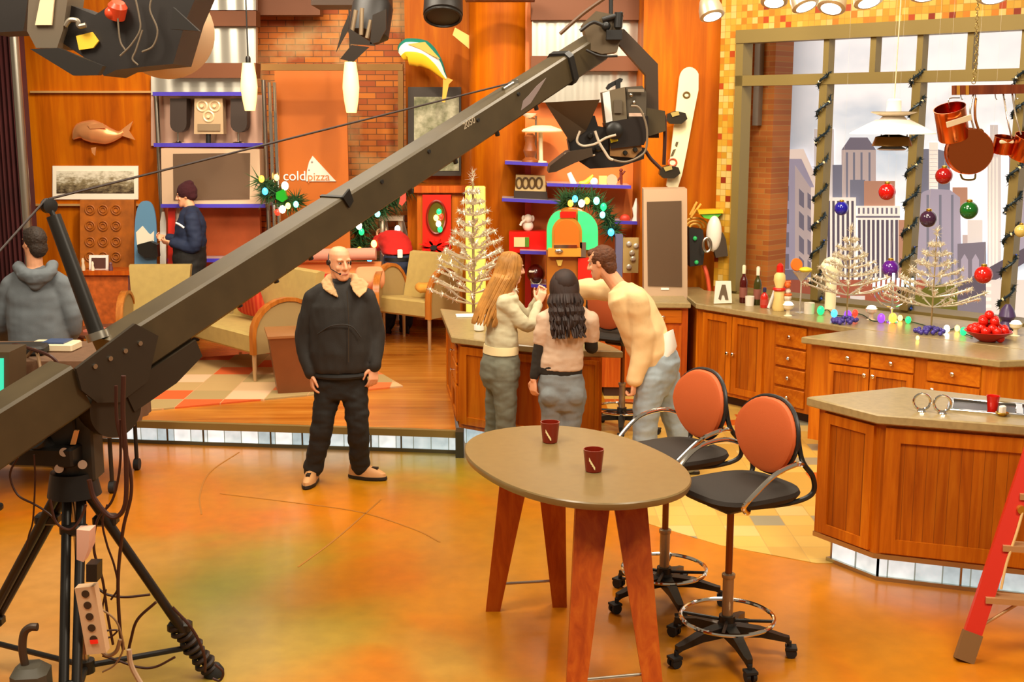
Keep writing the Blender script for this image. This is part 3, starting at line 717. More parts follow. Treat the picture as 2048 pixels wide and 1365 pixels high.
# ================================================================ bar stools
def make_stool(name, label, loc, rot):
    t = thing(name, label, 'stool', (0, 0, 0), 0, 'orange backed bar stools'); b = {}
    m = MB().lathe([(.03, .10), (.05, .105), (.055, .15), (.04, .18)], n=16)
    for k in range(5):
        a = 2 * PI * k / 5 + .3; d = V((math.cos(a), math.sin(a), 0)); w = V((-d.y, d.x, 0))
        m.ringloft([[c + w * s * hw + V((0, 0, z * hh)) for s, z in ((-1, -1), (1, -1), (1, 1), (-1, 1))] for c, hw, hh in ((d * .03 + V((0, 0, .135)), .032, .03), (d * .17 + V((0, 0, .128)), .026, .022), (d * .29 + V((0, 0, .10)), .02, .014), (d * .315 + V((0, 0, .09)), .014, .02))])
    m.build('star_base', BLACKM, t, local=True)
    for k in range(5):
        a = 2 * PI * k / 5 + .3; d = V((math.cos(a), math.sin(a), 0)); w = V((-d.y, d.x, 0)); c = d * .325
        m = MB()
        for s in (-1, 1): m.cyl(c + w * s * .008 + V((0, 0, .028)), c + w * s * .026 + V((0, 0, .028)), .028, n=16)
        m.cyl(c + V((0, 0, .03)) - d * .01, c + V((0, 0, .085)) - d * .01, .012); m.ringloft([[c + w * s * .03 + d * x + V((0, 0, z)) for s, x in ((-1, -.028), (1, -.028), (1, .028), (-1, .028))] for z in (.045, .058)])
        m.build('caster', RUBBER, t, local=True)
    MB().cyl((0, 0, .15), (0, 0, .42), .028, n=18).lathe([(.032, .41), (.034, .415), (.034, .43), (.025, .435)]).build('column_sleeve', P('sleeve', 'a08c70', .35, .8), t, local=True)
    MB().cyl((0, 0, .42), (0, 0, .79), .018, n=16).build('gas_column', P('pole_bronze', '7a4a24', .3, .8), t, local=True)
    m = MB().torus((0, 0, .20), .235, .011, n=40)
    m.build('foot_ring', CHROME, t, local=True)
    m = MB().cyl((0, 0, .165), (0, 0, .21), .042)
    for k in range(4):
        a = PI / 4 + k * PI / 2; d = V((math.cos(a), math.sin(a), 0)); m.tube([d * .035 + V((0, 0, .185)), d * .13 + V((0, 0, .192)), d * .232 + V((0, 0, .20))], .009)
    m.build('ring_spokes', BLACKM, t, local=True)
    # mechanism and seat (the sitter faces +Y)
    MB().box((0, -.02, .805), (.20, .24, .05), None, .015).cyl((.10, 0, .80), (.2, .02, .795), .008).build('tilt_mechanism', BLACKM, t, local=True)
    def sq(hx, hy, z, cy=0, e=3.2, n=28):
        return [V((hx * math.copysign(abs(math.cos(q)) ** (2 / e), math.cos(q)), cy + hy * math.copysign(abs(math.sin(q)) ** (2 / e), math.sin(q)), z + .03 * (math.sin(q) if math.sin(q) < 0 else 0) * 0)) for q in [2 * PI * i / n for i in range(n)]]
    MB().ringloft([sq(.19, .21, .83, -.05), sq(.235, .255, .84, -.05), sq(.25, .275, .865, -.05), sq(.245, .265, .885, -.05), sq(.20, .22, .90, -.05)]).build('seat', P('seat_black', '231a10', .75, bump=.15, bscale=300), t, local=True)
    # back frame: two black bars rising behind the seat
    m = MB()
    for s in (-1, 1):
        m.tube(spline([(s * .15, .02, .822), (s * .20, -.2, .825), (s * .225, -.325, .86), (s * .232, -.32, .95), (s * .222, -.25, 1.05), (s * .18, -.24, 1.24)], 7), .0135, 8)
    m.build('back_frame', BLACKM, t, local=True)
    def bring(k, y, z0, hw0):  # egg shaped back pad
        out = []
        for i in range(36):
            q = 2 * PI * i / 36; cx, sz = math.cos(q), math.sin(q)
            wq = .222 * (1 - .14 * max(0, sz) ** 2 - .26 * max(0, -sz)) * hw0
            x = wq * math.copysign(abs(cx) ** .8, cx); zz = z0 + .19 * hw0 * math.copysign(abs(sz) ** .85, sz)
            out.append(V((x, y + .075 + .035 * (1 - (x / .24) ** 2) * -1 - .06 * ((zz - 1.1) / .2) * .3, zz)))
        return out
    MB().ringloft([bring(0, -.245, 1.125, .86), bring(0, -.255, 1.125, .97), bring(0, -.27, 1.125, 1.0), bring(0, -.287, 1.125, .97)]).build('backrest', P('back_orange', 'c2571f', .7, bump=.1, bscale=300), t, local=True)
    MB().ringloft([bring(0, -.278, 1.125, .93), bring(0, -.282, 1.125, 1.0), bring(0, -.302, 1.125, 1.0), bring(0, -.312, 1.125, .9)]).build('back_shell', P('back_orange_rear', 'a84818', .7), t, local=True)
    MB().tube(bring(0, -.288, 1.125, 1.012), .011, 8, closed=True).build('back_rim', BLACK, t, local=True)
    for s in (-1, 1):
        MB().tube(spline([(s * .225, -.26, 1.02), (s * .27, -.17, 1.045), (s * .29, -.02, 1.02), (s * .285, .10, .94), (s * .27, .15, .88), (s * .24, .10, .835), (s * .16, .02, .822)], 7), .0125, 10).build('armrest', CHROME, t, local=True)
    t.location = loc; t.rotation_euler = (0, 0, rot); return t
def face_to(v): return math.atan2(v[1], v[0]) - PI / 2
s1 = G(1452, 1308); st = make_stool('bar_stool', 'nearest of the orange backed bar stools, right of the oval table', s1, face_to((-.87, -.50)))
dup(st, G(1327, 1205), face_to((-.87, -.48)), 'orange backed bar stool partly hidden behind the oval table top')
dup(st, G(1243, 862), face_to((.66, .75)), 'orange backed bar stool behind the leaning man at the peninsula end')
# ================================================================ camera crane
ARM_T = P('arm_taupe', '4a3e28', .38, .1, var=.15, vscale=6)
ARM_D = P('arm_dark', '2c2214', .5)
pv, tip = D(185, 741, 5.4), D(1192, 94, 8.3)
ad = (tip - pv).normalized(); asd = ad.cross(V((0, 0, 1))).normalized(); aup = asd.cross(ad).normalized()
cr = thing('camera_crane', 'long taupe camera crane arm rising diagonally from its tripod across the whole view', 'camera crane', G(145, 1340))
def asec(p, w, h, b=.012):
    pts = [(-w + b, -h), (w - b, -h), (w, -h + b), (w, h - b), (w - b, h), (-w + b, h), (-w, h - b), (-w, -h + b)]
    return [p + asd * x + aup * y for x, y in pts]
L_ = (tip - pv).length
MB().ringloft([asec(pv + ad * .1, .092, .106), asec(pv + ad * L_ * .5, .080, .090), asec(tip, .074, .088)]).build('arm', ARM_T, cr, smooth=20)
MB().ringloft([asec(pv - ad * 1.7, .105, .128), asec(pv - ad * .12, .096, .110)]).build('rear_arm', ARM_T, cr, smooth=20)
# joints, brackets and bolts along the arm
def ap(u, x, y): return pv + ad * u + asd * x + aup * y
m = MB()
m.extr([ap(1.60, -.086, .088), ap(1.62, -.086, .088), ap(1.62, -.086, .100), ap(1.60, -.086, .100)], asd * .175); m.extr([ap(1.60, .084, .1), ap(1.66, .084, .12), ap(1.66, .084, .05), ap(1.62, .084, .03)], asd * .014)
m.build('arm_joint', BLACKM, cr)
m = MB().ringloft([asec(pv + ad * (L_ * .90), .092, .106, .03), asec(pv + ad * (L_ * .90 + .05), .092, .106, .03)]); m.build('arm_band', BLACK, cr)
for u in (.8, 1.05, 1.3, 2.1, 2.5, 2.9, 3.3): MB().cyl(ap(u, .06, -.08), ap(u, .06, -.112), .014).build('arm_bolt', BLACK, cr)
for u in (1.9, 2.3, 2.75, 3.15): MB().cyl(ap(u, .072, .05), ap(u, .088, .05), .011).build('arm_bolt', BLACK, cr)
# lettering on the arm side
def arm_text(body, u, y, size, mat, nm):
    cu = bpy.data.curves.new(nm, 'FONT'); cu.body = body; cu.size = size; cu.extrude = .001
    o = bpy.data.objects.new(nm, cu); COL.objects.link(o)
    dg = bpy.context.evaluated_depsgraph_get(); me = bpy.data.meshes.new_from_object(o.evaluated_get(dg)); bpy.data.objects.remove(o); bpy.data.curves.remove(cu)
    Rm = Matrix((ad, aup, asd)).transposed().to_4x4(); p = ap(u, .0785, y)
    me.transform(Matrix.Translation(p) @ Rm)
    me.transform(MW[cr].inverted()); c = sum((v.co for v in me.vertices), V()) / max(1, len(me.vertices))
    me.transform(Matrix.Translation(-c)); me.materials.append(mat)
    q = bpy.data.objects.new(nm, me); COL.objects.link(q); q.location = c; q.parent = cr
arm_text('2050', 2.62, .045, .055, P('letter_grey', 'b8aa90', .5), 'number_marks')
m = MB(); q = [(.02, -.05), (.12, -.045), (.22, -.005), (.32, .04), (.22, .03), (.12, .005), (.06, -.005)]
m.extr([ap(3.12 + x, .0755, y) for x, y in q], asd * .003); m.build('arm_emblem', P('emblem_grey', '8c7c78', .5), cr)
# pivot plate, mast, stay cable
m = MB()
for s in (.102,):
    pts = [(-.12, .10), (.22, .13), (.30, .02), (.16, -.14), (.0, -.15), (-.10, -.09), (-.14, .0)]
    m.extr([ap(x, s, y) for x, y in pts], asd * .02)
pl = m.build('pivot_plate', ARM_D, cr)
m = MB()
for x in (-.04, .04, .12, .20): m.cyl(ap(x, .122, .06 - x * .1), ap(x, .13, .06 - x * .1), .011, n=10)
m.build('bolts', STEEL, pl)
m = MB().extr([ap(x, -.1, y) for x, y in ((.05, -.11), (.48, -.11), (.48, -.2), (.3, -.24), (.05, -.24))], asd * .2); m.build('under_block', ARM_D, cr)
mb0, mt0 = ap(.10, -.02, .1), D(107, 432, 5.5)
MB().cyl(mb0, mt0, .036, .032, n=18).build('mast', BLACKM, cr)
MB().cyl(mb0 - (mt0 - mb0).normalized() * .0, mb0 + (mt0 - mb0).normalized() * .035, .052, n=20).build('mast_collar', STEEL, cr)
pu = D(98, 412, 5.5); MB().lathe([(.01, -.02), (.034, -.016), (.028, 0), (.034, .016), (.01, .02)], pu, asd, 20).cyl(mt0, pu, .012).build('pulley', BLACK, cr)
ce = ap(L_ * .79, 0, .094); m = MB().cyl(pu + V((0, 0, .03)), ce, .0055, n=8); m.cyl(pu + V((-.01, 0, .03)), ap(-1.65, 0, .13), .0055, n=8)
m.build('stay_cable', P('cable_brown', '2c1a12', .5), cr)
m = MB().cyl(ce - ad * .12, ce + ad * .02, .012).box(ce, (.04, .04, .03)); m.build('cable_clamp', STEEL, cr)
# pan head and column
ap0 = D(148, 968, 5.4)
m = MB().cyl(ap(-.02, -.16, -.18), ap(-.02, .09, -.18), .13, n=32); m.build('tilt_drum', ARM_D, cr)
hc = D(172, 850, 5.42)
MB().box(hc, (.10, .14, .50), 0, .01).build('column', P('column_grey', '38342c', .5, .2), cr)
m = MB().box(D(122, 850, 5.4), (.16, .16, .20), .1, .01).box(D(100, 905, 5.36), (.30, .2, .09), -.1, .01).cyl(D(75, 880, 5.3), D(130, 930, 5.4), .05)
m.build('control_box', BLACKM, cr)
m = MB().cyl(ap0 + V((0, 0, -.05)), ap0 + V((0, 0, .06)), .12, .10, n=24).cyl(ap0 + V((0, 0, .06)), ap0 + V((0, 0, .2)), .07, n=20); m.build('tripod_bowl', BLACK, cr)
m = MB()
for x, y in ((118, 938), (165, 930), (128, 905)): m.cyl(D(x, y, 5.25), D(x, y, 5.33), .02)
m.build('clamp_knob', P('knob_pink', 'b8957c', .4, .6), cr)
m = MB().pxbox(170, 790, 182, 815, 5.33, .012); m.build('paper_tag', P('tag_pink', 'e8b8a0', .7), cr)
m = MB().px([(148, 862), (157, 862), (150, 890), (140, 890)], 5.3, .012); m.build('paper_tag', P('tag_orange', 'f0a860', .7), cr)
# tripod legs
rf, ff, lf = G(428, 1352), V((-1.86, 4.75, 0)), V((-2.72, 5.75, 0))
for i, (ft, dx) in enumerate(((rf, .05), (ff, 0), (lf, -.05))):
    a = ap0 + V((dx, 0, -.03)); d = ft - a; w = V((-d.y, d.x, 0)).normalized()
    m = MB()
    for s in (-1, 1): m.cyl(a + w * s * .032, a + d * .74 + w * s * .026, .022, n=12)
    m.cyl(a + d * .70, ft + V((0, 0, .02)), .027, n=12)
    for t_ in (.15, .72): m.box(a + d * t_, (.11, .07, .05), 0, .01)
    lg_ = m.build('tripod_leg', BLACKM, cr)
    MB().lathe([(.03, 0), (.05, .004), (.05, .03), (.03, .06)], V((ft.x, ft.y, 0)), n=14).build('foot', RUBBER, lg_)
sp = [(a_ + (b_ - a_) * .84) for a_, b_ in ((ap0, rf), (ap0, ff), (ap0, lf))]
hub = V((ap0.x, ap0.y, .17)); m = MB().cyl(hub - V((0, 0, .03)), hub + V((0, 0, .03)), .04)
for q in sp: m.cyl(hub, q, .014, n=10)
m.build('spreader', BLACKM, cr)
MB().cyl(ap0 + V((0, 0, -.04)), hub, .018, n=12).build('centre_tube', STEEL, cr)
m = MB()
for k_ in range(9):
    q = ap0.lerp(rf, .72 + k_ * .03); m.torus(q, .038 + .006 * math.sin(k_ * 2.1), .012, (rf - ap0), 16, 6)
m.build('tape_wrap', P('tape_dark', '2a1a10', .6), cr)
# loose cables round the tripod: each one a thing
CABLE = P('cable_dark_red', '3a1608', .5); CAB2 = P('cable_tan', '8a6a48', .5)
def cable(px, Ys, r, lb, mat=CABLE, grp='cables hanging round the crane tripod'):
    if not isinstance(Ys, (list, tuple)): Ys = [Ys] * len(px)
    return solo(MB().tube(spline([D(x, y, Y) for (x, y), Y in zip(px, Ys)], 7), r, 7), 'cable', mat, lb, 'cable', grp)
cable([(247, 752), (246, 830), (252, 920), (250, 1010), (225, 1035), (190, 1000), (178, 960)], 5.2, .011, 'thick dark cable hanging in a long loop below the crane arm')
cable([(232, 772), (235, 850), (258, 930), (262, 990), (246, 1060), (236, 1160), (240, 1260), (247, 1300)], 5.25, .008, 'dark cable falling from the crane arm straight down to the floor side')
cable([(240, 840), (240, 930), (225, 1000), (195, 1040), (188, 1100), (205, 1160), (215, 1230), (226, 1290)], 5.22, .006, 'thin dark red cable bending beside the power strip')
cable([(36, 915), (20, 950), (35, 990), (70, 1010), (100, 1030), (125, 1060)], 5.2, .005, 'thin looped cable at the far left below the rear arm')
cable([(68, 910), (70, 960), (66, 1040), (58, 1070), (52, 1100)], 5.2, .004, 'thin cable hanging straight beside the left tripod leg')
cable([(300, 1190), (250, 1195), (215, 1190), (196, 1178)], 5.35, .006, 'cable tied between the right tripod leg and the power strip')
cable([(312, 1205), (275, 1240), (262, 1280), (256, 1310)], 5.35, .007, 'curved cable dropping from the right tripod leg to a pale connector')
cable([(200, 1300), (215, 1312), (232, 1304), (240, 1280)], 5.1, .009, 'pale cable loop under the power strip', CAB2)
cable([(345, 1215), (385, 1260), (408, 1310), (410, 1345)], 5.5, .007, 'cable running along the lower part of the right tripod leg')
cable([(350, 1315), (310, 1335), (275, 1335), (230, 1320), (205, 1312)], 5.4, .006, 'cable sagging between the right foot and the spreader')
cable([(258, 1300), (262, 1330), (280, 1365), (300, 1390)], 5.3, .012, 'pale jacketed cable end lying over the spreader', P('cable_pink', 'c8a888', .5))
cable([(430, 1330), (446, 1345), (440, 1362), (425, 1358)], 5.5, .006, 'small cable loop at the right tripod foot')
cable([(215, 1010), (205, 1045), (214, 1090), (228, 1130), (236, 1175), (222, 1200)], 5.3, .005, 'thin dark cable kinked beside the paper on the crane leg')
cable([(100, 1000), (112, 1045), (140, 1060), (160, 1040), (172, 1010)], 5.15, .006, 'dark cable looped across the front crane leg below the bowl')
cable([(196, 1215), (230, 1240), (244, 1275), (246, 1300), (230, 1330), (205, 1345)], 5.15, .0045, 'tan wire curling between the power strip and the floor', CAB2)
cable([(212, 1180), (204, 1230), (214, 1275), (235, 1262), (212, 1262)], 5.2, .0045, 'thin brown wire crossing itself right of the power strip')
# power strip with its plug
ps = thing('power_strip', 'long beige power strip hanging on the crane tripod', 'power strip', D(180, 1230, 5.02))
pa, pb = D(172, 1172, 5.03), D(196, 1305, 5.03); pd = (pb - pa).normalized(); pw_ = pd.cross(V((0, 1, 0))).normalized()
def psq(u0, u1, w, d0, d1): return [[pa + pd * u + pw_ * x + V((0, y, 0)) for x, y in ((-w, d0), (w, d0), (w, d1), (-w, d1))] for u in (u0, u1)]
Lp = (pb - pa).length
MB().ringloft(psq(0, Lp, .043, -.02, .03)).build('body', P('strip_beige', 'd8b48c', .5), ps)
for i in range(5): c0 = pa + pd * (.03 + .052 * i) + V((0, -.021, 0)); MB().cyl(c0, c0 - V((0, .002, 0)), .017, n=14).build('socket', P('socket_dark', '3a2818', .5), ps)
MB().ringloft(psq(Lp * .78, Lp * .84, .016, -.026, -.018)).build('switch', P('switch_red', 'd82818', .4, emit='ff2010', es=.3), ps)
solo(MB().pxbox(172, 1130, 194, 1165, 4.98, .07), 'power_adapter', BLACKM, 'black power adapter plugged in at the top of the power strip', 'power adapter')
m = MB(); m.ringloft([[D(x, y, 5.12) + V((0, dy, 0)) for x, y, dy in q] for q in (((153, 1060, 0), (184, 1058, -.03), (184, 1058, .05), (153, 1060, .05)), ((153, 1090, 0), (183, 1092, -.04), (183, 1092, .05), (153, 1090, .05)), ((153, 1120, 0), (170, 1122, -.02), (170, 1122, .04), (153, 1120, .04)))])
solo(m, 'paper_bundle', P('paper_pink', 'e8b49a', .8), 'crumpled pale paper taped to the crane centre leg', 'paper')
solo(MB().pxbox(150, 1235, 172, 1310, 5.1, .06), 'junction_box', P('box_tan', 'b0805a', .5), 'tan box strapped behind the power strip', 'box')
# weight with hooked handle at the lower left corner
wt0 = D(62, 1352, 4.9)
w_ = thing('counterweight', 'dark grey weight with a hooked pipe handle in the lower left corner', 'weight', (wt0.x, wt0.y, 0))
MB().box((wt0.x, wt0.y, (wt0.z + .05) / 2), (.15, .16, wt0.z + .05), .15, .03).build('body', P('weight_grey', '4a4538', .6), w_)
MB().tube(spline([D(52, 1340, 4.9), D(45, 1300, 4.9), D(48, 1268, 4.9), D(60, 1256, 4.9), D(75, 1255, 4.9)], 6), .017, 10).build('handle', P('pipe_grey', '4a3a2c', .5, .3), w_)

# ================================================================ camera on the crane
YC = 8.15
cm = thing('television_camera', 'bulky black television camera with a dark hood hanging from the crane tip', 'camera', D(1215, 330, YC))
TAUPE = P('camera_taupe', '6a5c44', .5); DARKB = P('camera_black', '1a1410', .45)
MB().px([(1165, 48), (1192, 22), (1232, 30), (1246, 62), (1234, 104), (1204, 108), (1180, 100)], YC - .02, .24).build('head_hub', P('hub_taupe', '5c4c34', .5), cm)
m = MB().cyl(D(1222, 60, YC + .05), D(1222, -30, YC + .05), .014).cyl(D(1205, 40, YC - .04), D(1245, 28, YC - .04), .018).cyl(D(1236, 55, YC - .04), D(1238, 25, YC - .04), .028).sph(D(1212, 52, YC - .04), .03).box(D(1228, 70, YC - .05), (.1, .06, .06))
m.build('hub_fittings', BLACK, cm)
MB().px([(1204, 62), (1248, 58), (1316, 128), (1318, 276), (1292, 276), (1292, 150), (1236, 86), (1204, 88)], YC + .02, .11).build('hanging_bracket', P('bracket_brown', '3c2a16', .5), cm)
MB().px([(1290, 215), (1330, 222), (1332, 262), (1300, 272), (1290, 268)], YC - .05, .2).build('tilt_motor', ARM_T, cm)
MB().px([(1206, 184), (1250, 174), (1254, 238), (1222, 252), (1212, 250)], YC - .08, .26).build('body', TAUPE, cm)
MB().px([(1252, 174), (1285, 172), (1293, 185), (1292, 236), (1254, 240)], YC - .06, .24).build('rear_module', P('camera_module', '4c4232', .5), cm)
MB().px([(1205, 186), (1219, 182), (1225, 242), (1212, 246)], YC - .09, .01).build('white_panel', WHITE, cm, label='white panel on the camera body')
MB().px([(1212, 176), (1217, 168), (1240, 156), (1246, 158), (1244, 164), (1224, 174), (1216, 180)], YC, .05).box(D(1236, 172, YC), (.03, .03, .06)).build('top_handle', BLACK, cm)
# hood: an open funnel
fo = [D(1090, 205, YC - .25), D(1200, 199, YC - .25), D(1200, 199, YC + .25), D(1090, 205, YC + .25)]
bo = [D(1140, 285, YC - .08), D(1172, 262, YC - .08), D(1172, 262, YC + .12), D(1140, 285, YC + .12)]
MB().ringloft([fo, bo], caps=False).build('hood', P('hood_brown', '4e4030', .55), cm, smooth=0)
MB().px([(1136, 280), (1172, 228), (1190, 232), (1196, 252), (1214, 256), (1218, 300), (1140, 302)], YC - .07, .24).build('lens_housing', DARKB, cm)
MB().px([(1210, 246), (1252, 238), (1296, 232), (1298, 268), (1288, 290), (1222, 298)], YC - .10, .26).build('lower_body', P('camera_lower', '1e140e', .4), cm)
MB().lathe([(.05, 0), (.055, .01), (.055, .05), (.04, .06)], D(1228, 262, YC - .1), (0, -1, 0), 20).build('lens_ring', BLACKM, cm)
MB().px([(1220, 292), (1282, 284), (1284, 300), (1268, 316), (1220, 312)], YC - .08, .2).build('plate', P('plate_tan', '8a6232', .5), cm)
MB().px([(1140, 300), (1290, 296), (1288, 318), (1240, 334), (1180, 338), (1150, 318)], YC - .05, .22).build('base_plate', DARKB, cm)
MB().px([(1097, 346), (1100, 332), (1136, 304), (1184, 296), (1186, 312), (1150, 326), (1112, 344)], YC - .2, .4).build('prompter_monitor', P('monitor_brown', '3a2a16', .5), cm)
MB().px([(1219, 272), (1234, 264), (1236, 282), (1222, 286)], YC - .12, .012).build('yellow_tag', P('tag_yellow', 'e8d820', .5), cm)
for x0, y0, x1, y1, c_ in ((1258, 226, 1288, 233, 'd8b8a0'), (1256, 178, 1288, 184, '8a7c68'), (1228, 200, 1244, 226, '5a4e3c')): MB().pxbox(x0, y0, x1, y1, YC - .10, .012).build('control_strip', P('strip_' + c_, c_, .5), cm)
for x, y, r_ in ((1180, 272, .02), (1196, 296, .024), (1250, 306, .016), (1270, 300, .016), (1165, 312, .014)): MB().lathe([(r_, 0), (r_, .02), (r_ * .6, .03)], D(x, y, YC - .08), (0, -1, 0), 14).build('knob', BLACKM, cm)
m = MB(); 
for x, y, r_ in ((1262, 190, .015), (1268, 205, .012), (1265, 243, .012), (1275, 243, .012), (1244, 243, .01)): m.sph(D(x, y, YC - .085), r_)
m.build('connector', STEEL, cm)
def cmcab(px, r, mat, Y=YC - .16): MB().tube(spline([D(x, y, Y) for x, y in px], 7), r, 7).build('cable', mat, cm)
cmcab([(1160, 262), (1154, 282), (1166, 292), (1190, 288), (1212, 276), (1232, 270)], .008, P('cable_white', 'c8b8a0', .5))
cmcab([(1190, 262), (1198, 284), (1210, 304), (1218, 316), (1226, 320)], .009, MATS['cable_white'])
cmcab([(1130, 306), (1134, 318), (1160, 316), (1190, 310)], .006, MATS['cable_white'])
cmcab([(1218, 318), (1250, 324), (1278, 314), (1292, 298), (1294, 260), (1286, 230), (1276, 214), (1262, 212)], .007, P('cable_grey', '7a6a54', .5))
cmcab([(1300, 232), (1326, 228), (1330, 262), (1328, 330)], .012, CABLE, YC)
cmcab([(1290, 300), (1302, 318), (1322, 338)], .012, CABLE, YC)
cmcab([(1160, 62), (1185, 45), (1205, 50)], .012, BLACK)
cmcab([(1172, 100), (1200, 112), (1235, 112)], .008, BLACK)
cmcab([(1120, 68), (1165, 28), (1215, -8)], .012, P('hose_brown', '5a3a1c', .5))

# ================================================================ studio lights
sl = thing('studio_light', 'large black studio light with yellow tag and red knob at the upper left', 'stage light', D(250, 150, 6.0))
Y6 = 6.0
MB().px([(135, 8), (190, 30), (250, -10), (398, -20), (372, 40), (346, 128), (300, 132), (232, 140), (208, 152), (176, 120), (140, 96), (116, 80), (118, 30)], Y6, .34).build('housing', P('housing_black', '1e1814', .5), sl)
MB().px([(58, -20), (138, -20), (126, 60), (114, 96), (72, 96), (54, 62)], Y6 - .06, .22).build('ballast_box', P('ballast_grey', '6c6050', .45, .2), sl)
MB().px([(84, -20), (110, -20), (103, 50), (70, 50)], Y6 - .075, .012).build('white_label', P('label_cream', 'ecd2a8', .6), sl)
MB().px([(60, 98), (116, 96), (206, 132), (196, 150), (146, 151)], Y6 - .12, .05).build('barn_door', P('barn_black', '1c1712', .5), sl)
MB().px([(346, 14), (398, 62), (340, 58)], Y6 - .1, .04).build('barn_door', MATS['barn_black'], sl)
MB().px([(152, 72), (184, 64), (197, 82), (186, 96), (158, 100)], Y6 - .02, .015).build('tag', P('tag_gold', 'f0c030', .6), sl)
m = MB().lathe([(.01, 0), (.04, .01), (.045, .07), (.03, .09)], D(232, 40, Y6 - .02), (.3, -.4, .9), 16).sph(D(222, 26, Y6 - .05), .03); m.build('knob', P('knob_red', 'd84828', .3), sl)
MB().tube(spline([D(x, y, Y6 - .05) for x, y in ((130, 52), (140, 40), (155, 42), (158, 52), (172, 50))], 5), .012, 8).build('handle', P('handle_grey', '8a8070', .4, .5), sl)
for px_ in ([(268, -15), (278, 30), (280, 60), (262, 90), (240, 112)], [(305, -10), (300, 20), (315, 60), (306, 92), (284, 104)], [(285, 60), (272, 100), (265, 118), (276, 130)], [(235, 30), (240, 80), (250, 100)]):
    MB().tube(spline([D(x, y, Y6 - .06) for x, y in px_], 6), .0045, 7).build('cable', P('cable_pale', '6a5c4a', .5), sl)
MB().cyl(D(250, 30, Y6 + .15), V((D(250, 30, Y6).x, Y6 + .15, 4.6)), .03).build('hanging_pole', BLACKM, sl)
rd = D(330, 62, 6.5)
t = thing('reflector_dish', 'round cream reflector dish showing behind the large black studio light', 'reflector', rd - V((0, 0, .24)))
MB().lathe([(.245, .0), (.25, .01), (.2, .05), (.1, .085), (.01, .095), (.01, .08), (.1, .07), (.19, .035), (.235, 0)], rd, V((.15, -.9, -.3)), 40).build('dish', P('dish_cream', 'e0bc94', .55), t)
MB().cyl(rd + V((0, .08, .0)), V((rd.x, 6.58, 4.6)), .02).build('hanging_pole', BLACKM, t)
t = thing('studio_light', 'dark studio light cut off at the extreme upper left corner', 'stage light', D(20, 62, 6.2))
MB().px([(-30, -20), (58, -20), (50, 40), (46, 62), (-30, 66)], 6.2, .3).build('housing', MATS['housing_black'], t)
MB().cyl(D(15, 0, 6.35), V((D(15, 0, 6.35).x, 6.35, 4.6)), .03).build('hanging_pole', BLACKM, t)
# barn door light, centre
Yb = 10.5
t = thing('stage_spotlight', 'black spotlight with folded barn doors hanging at the top centre', 'stage light', D(725, 120, Yb))
MB().lathe([(.10, 0), (.17, .05), (.17, .3), (.12, .38)], D(735, 82, Yb), V((.15, .25, 1)), 20).build('housing', MATS['housing_black'], t)
for pts in ([(702, 18), (696, 60), (672, 104), (684, 60)], [(696, 55), (738, 82), (752, 92), (700, 88)], [(703, 90), (738, 94), (706, 124), (680, 118)], [(745, 30), (772, 18), (772, 58), (758, 84), (740, 88)]):
    MB().px(pts, Yb - .24, .02).build('barn_door', P('barn_sheen', '2c2218', .35, .3), t)
m = MB()
for x0, y0, x1, y1 in ((712, 20, 704, 62), (724, 16, 722, 70), (742, 40, 734, 76)): m.cyl(D(x0, y0, Yb - .2), D(x1, y1, Yb - .2), .018)
m.build('rib', P('rib_grey', '9a8468', .4, .5), t)
MB().cyl(D(740, 20, Yb + .1), V((D(740, 20, Yb).x, Yb + .1, 4.6)), .025).build('hanging_pole', BLACKM, t)
t = thing('stage_spotlight', 'round black spotlight above the striped mounted fish', 'stage light', D(884, 40, 10.5))
MB().lathe([(.13, 0), (.165, .02), (.16, .2), (.11, .32), (.02, .36)], D(886, 34, 10.5), V((0, .5, 1)), 24).build('housing', MATS['housing_black'], t)
MB().torus(D(886, 34, 10.5), .15, .012, V((0, .5, 1)), 28).build('front_ring', BLACKM, t)
MB().cyl(D(886, 0, 10.65), V((D(886, 0, 10.6).x, 10.65, 4.6)), .025).build('hanging_pole', BLACKM, t)
# small lit spots above the window
LAMP = P('lamp_white', 'ffffff', .5, emit='fff2dc', es=9)
track_top = 4.35
for i, (x, y, Y, dx) in enumerate(((1425, 34, 10.6, -.2), (1548, 6, 9.9, .1), (1612, 14, 9.6, -.3), (1662, 18, 9.4, .3), (1738, 6, 9.0, -.15), (1850, -8, 8.6, .0), (1988, -4, 8.2, .0))):
    lb = ['small silver spotlight over the left corner of the window', 'glowing spotlight first of the row above the window', 'glowing spotlight tilted left above the second window pane', 'glowing spotlight tilted right above the second window pane', 'glowing spotlight just left of the white pendant cord', 'glowing spotlight just right of the white pendant cord', 'glowing spotlight above the copper pan rack'][i]
    c0 = D(x, y, Y); ax = V((dx, .45, 1)).normalized()
    t = thing('track_spotlight', lb, 'spotlight', c0, 0, 'small spotlights along the window top')
    MB().lathe([(.09, 0), (.105, .01), (.10, .08), (.08, .15), (.045, .2)], c0, ax, 20).build('housing', P('spot_silver', 'd8c8a8', .3, .6), t)
    MB().lathe([(.002, -.006), (.065, -.003), (.088, .004), (.088, .008), (.002, .008)], c0, ax, 20).build('lens', LAMP, t)
    q = c0 + ax * .14; MB().cyl(q, V((q.x, q.y, track_top + .25)), .012).build('stem', STEEL, t)

